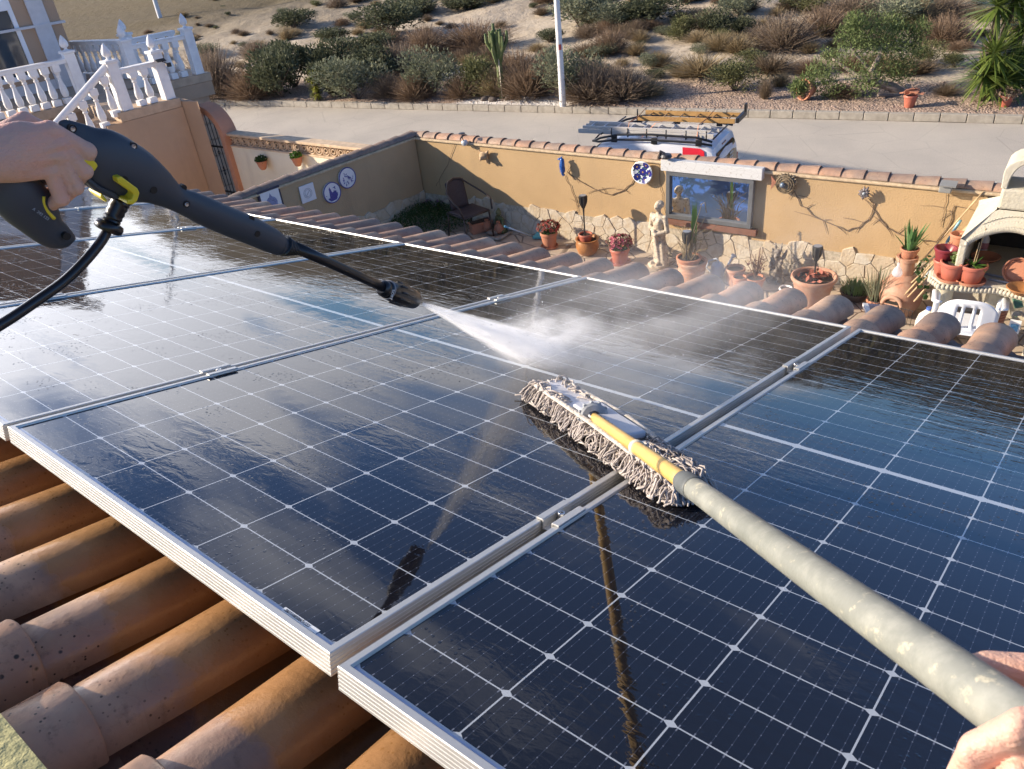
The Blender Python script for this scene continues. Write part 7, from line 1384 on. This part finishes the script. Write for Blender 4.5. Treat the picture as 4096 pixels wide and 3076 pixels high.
r=np.random.default_rng(42); mb=MB()
def yarn(pts,rad,tw=.0016,k=14):
    P=np.array(pts,float); L=len(P); tt_=np.linspace(0,L-1,k); Q=[]
    for x in tt_:
        i=min(int(x),L-2); f=x-i; p0=P[max(i-1,0)];p1=P[i];p2=P[i+1];p3=P[min(i+2,L-1)]; Q.append(.5*((2*p1)+(-p0+p2)*f+(2*p0-5*p1+4*p2-p3)*f*f+(-p0+3*p1-3*p2+p3)*f**3))
    Q=np.array(Q); ph_=r.uniform(0,6.28); mb.av=r.random(); j=np.stack([np.cos(ph_+np.arange(k)*1.6),np.sin(ph_+np.arange(k)*1.6),np.cos(np.arange(k)*1.6)],-1)*tw; Q=Q+j; Q[:,2]=np.maximum(Q[:,2],rad*.9); mb.tube(Q,[rad*(1+.18*math.sin(i*2.4)) for i in range(k)],5)
per=[]                                          # walk round the pad edge
for i in range(760):
    t=i/760*2*math.pi; x=hl*.88*math.cos(t); y=.036*math.sin(t); x=np.sign(x)*min(abs(x)*1.15,hl*.86); y=np.sign(y)*min(abs(y)*1.9,.036)
    nx,ny=math.cos(t)*.35,math.sin(t); 
    if abs(x)>hl*.82: nx*=3
    l_=math.hypot(nx,ny); nx/=l_; ny/=l_; a=r.normal()*.5; nx,ny=nx*math.cos(a)-ny*math.sin(a),nx*math.sin(a)+ny*math.cos(a); L=r.uniform(.012,.034)
    x+=r.normal()*.006; z0=r.uniform(.014,.034); up=r.uniform(0,.012); c1=r.normal()*.012
    yarn([(x*.97,y*.85,z0+.006),(x+nx*L*.35,y+ny*L*.35,z0+up),(x+nx*L*.8-ny*c1,y+ny*L*.8+nx*c1,.010+up*.5),(x+nx*L,y+ny*L,.004)]+([(x+nx*L*.9-ny*c1*1.5,y+ny*L*.9+nx*c1*1.5,.004)] if i%3==0 else []),r.uniform(.0013,.0021),.0009,10)
for i in range(230):                            # loops lying over the ends and the rim of the plate
    sx=-1 if i%5==0 else 1; x=sx*r.uniform(.42,.86)*hl; y=r.uniform(-.036,.036); 
    if i%5<3: y=math.copysign(r.uniform(.022,.040),r.normal())
    a=r.uniform(0,6.28); L=r.uniform(.015,.035); z=.042; yarn([(x-math.cos(a)*L,y-math.sin(a)*L*.5,z-.004),(x-math.sin(a)*L*.3,y+math.cos(a)*L*.3,z+r.uniform(.002,.010)),(x+math.cos(a)*L,y+math.sin(a)*L*.5,z-.006),(x+math.cos(a)*L*.6,y+.02,z-.014)],r.uniform(.0014,.0022),.0009,9)
mpart(mb,'yarn_fringe',YN,True)
# ================================================================ water jet and mist
def volmat(name,build):
    m=bpy.data.materials.new(name); m.use_nodes=True; t=m.node_tree; t.nodes.clear(); o=NN(t,'ShaderNodeOutputMaterial'); v=NN(t,'ShaderNodeVolumePrincipled'); v.inputs['Color'].default_value=(.995,.995,.998,1); v.inputs['Anisotropy'].default_value=.0; t.links.new(v.outputs[0],o.inputs['Volume']); tc=NN(t,'ShaderNodeTexCoord'); t.links.new(build(t,tc),v.inputs['Density']); return m
lu,lv=ppx(2190,1425,.0); land=pw(lu,lv,.0); n0=gT+ax*.002; jd=land-n0; JL=np.linalg.norm(jd)*1.12; jd/=np.linalg.norm(jd)
xx=np.cross(jd,PN); xx/=np.linalg.norm(xx); yy=np.cross(jd,xx)       # xx: across (fan width)
JM=Matrix([[xx[0],yy[0],jd[0],n0[0]],[xx[1],yy[1],jd[1],n0[1]],[xx[2],yy[2],jd[2],n0[2]],[0,0,0,1]])
def jet(t,tc):
    s=NN(t,'ShaderNodeSeparateXYZ'); t.links.new(tc.outputs['Object'],s.inputs[0]); z=s.outputs[2]; M=lambda *a,**k:mth(t,*a,**k)
    w=M('MULTIPLY_ADD',z,.17,.004); h_=M('MULTIPLY_ADD',z,.085,.004)
    rr=M('ADD',M('POWER',M('DIVIDE',s.outputs[0],w),2.),M('POWER',M('DIVIDE',s.outputs[1],h_),2.)); core=M('SUBTRACT',1.,rr,clamp=True)
    cb=NN(t,'ShaderNodeCombineXYZ'); t.links.new(M('DIVIDE',s.outputs[0],w),cb.inputs[0]); t.links.new(M('DIVIDE',s.outputs[1],h_),cb.inputs[1]); t.links.new(M('MULTIPLY',z,3.),cb.inputs[2])
    n=NN(t,'ShaderNodeTexNoise'); n.inputs['Scale'].default_value=3.4; n.inputs['Detail'].default_value=5; n.inputs['Roughness'].default_value=.6; t.links.new(cb.outputs[0],n.inputs['Vector'])
    k=NN(t,'ShaderNodeMapRange'); k.inputs[1].default_value=.42; k.inputs[2].default_value=.60; k.inputs[3].default_value=.10; t.links.new(n.outputs[0],k.inputs[0])
    fal=M('DIVIDE',17.,M('ADD',z,.035)); fade=NN(t,'ShaderNodeMapRange'); fade.inputs[1].default_value=JL*.62; fade.inputs[2].default_value=JL*.9; fade.inputs[3].default_value=1; fade.inputs[4].default_value=.1; t.links.new(z,fade.inputs[0])
    return M('MULTIPLY',M('MULTIPLY',M('MULTIPLY',core,k.outputs[0]),fal),fade.outputs[0])
mb=MB(); n=24; v=[]
for z in (0,JL*.5,JL): v+=[((.006+.175*z)*math.cos(a),(.006+.09*z)*math.sin(a),z) for a in np.linspace(0,2*math.pi,n,endpoint=False)]
mb.add(v,[(j*n+i,j*n+(i+1)%n,(j+1)*n+(i+1)%n,(j+1)*n+i) for j in range(2) for i in range(n)]+[tuple(range(n))[::-1],tuple(range(2*n,3*n))])
o=mb.build('water_spray',volmat('water_spray_volume',jet)); o.matrix_world=JM; tag(o,'white fan of pressurised water shooting from the lance nozzle','water spray')
ua,va=lu,lv
def mist(t,tc):
    s=NN(t,'ShaderNodeSeparateXYZ'); t.links.new(tc.outputs['Object'],s.inputs[0]); M=lambda *a,**k:mth(t,*a,**k); L_=NN(t,'ShaderNodeVectorMath',operation='LENGTH'); t.links.new(tc.outputs['Object'],L_.inputs[0])
    core=M('SUBTRACT',1.,L_.outputs['Value'],clamp=True); n=NN(t,'ShaderNodeTexNoise'); n.inputs['Scale'].default_value=2.3; n.inputs['Detail'].default_value=5; n.inputs['Roughness'].default_value=.6; n.inputs['Distortion'].default_value=.4; t.links.new(tc.outputs['Object'],n.inputs['Vector'])
    k=NN(t,'ShaderNodeMapRange'); k.inputs[1].default_value=.42; k.inputs[2].default_value=.72; k.inputs[3].default_value=.06; t.links.new(n.outputs[0],k.inputs[0]); 
    return M('MULTIPLY',M('MULTIPLY',M('POWER',core,1.3),k.outputs[0]),1.0)
def blob(name,C,ax_,dens,label):
    m=volmat('mist_volume',lambda t,tc:mth(t,'MULTIPLY',mist(t,tc),dens)); mb=MB(); n=20; prof=[(math.sin(a),-math.cos(a)) for a in np.linspace(.02,math.pi-.02,12)]; mb.lathe(prof,n=n); o=mb.build(name,m); a,b_,c=ax_
    o.matrix_world=Matrix([[a[0],b_[0],c[0],C[0]],[a[1],b_[1],c[1],C[1]],[a[2],b_[2],c[2],C[2]],[0,0,0,1]]); o['label']=label; o['category']='mist'; o['group']='water mist over the panels'; return o
d3=V3(*jd)-PN*(jd@PN); d3/=np.linalg.norm(d3); sd_=np.cross(PN,d3)
c1=pw(lu,lv,.05)+d3*.02; blob('water_mist',c1,(d3*.26,sd_*.16,PN*.085),24.,'dense white splash cloud where the jet hits the glass')
um,vm=ppx(2620,1270,.18); c2_=pw(um,vm,.18); blob('water_mist',c2_,(PV*.62,PU*.42,PN*.17),3.6,'thin drifting mist over the far half of the panel')
um,vm=ppx(2950,1120,.10); c3_=pw(um,vm+.25,.22); blob('water_mist',c3_,(PV*.7,PU*.5,PN*.30),.42,'faint mist veil drifting over the eave toward the patio pots')
# flying drops and splash beads
r=np.random.default_rng(23); mb=MB()
for i in range(520):
    if i<200:
        z=JL*r.uniform(.25,.95); a=r.uniform(0,6.28); k=r.uniform(.7,1.25); p=n0+jd*z+xx*math.cos(a)*(.17*z)*k+yy*math.sin(a)*(.085*z)*k; dr=jd
    else:
        a=r.normal()*.9; d=d3*math.cos(a)+sd_*math.sin(a); l=abs(r.normal())*.22; p=land+d*l+PN*abs(r.normal())*.05*(1+l*2); dr=d+PN*r.uniform(-.3,.6); dr/=np.linalg.norm(dr)
    if (p-PO)@PN<.004: p=p+PN*(.006-(p-PO)@PN)
    q=r.uniform(.0005,.0013); mb.tube([p-dr*q*2.2,p,p+dr*q*2.2],[q*.3,q,q*.3],5)
WDm=Mt('water_drop',(.85,.88,.90),.08,.6); WDm.b.inputs['Transmission Weight'].default_value=.5; WDm.b.inputs['IOR'].default_value=1.33
o=worldmesh(mb,'water_drops',WDm.m,None,True); tag(o,'fine flying water drops around the jet and its splash','water drops',kind='stuff')
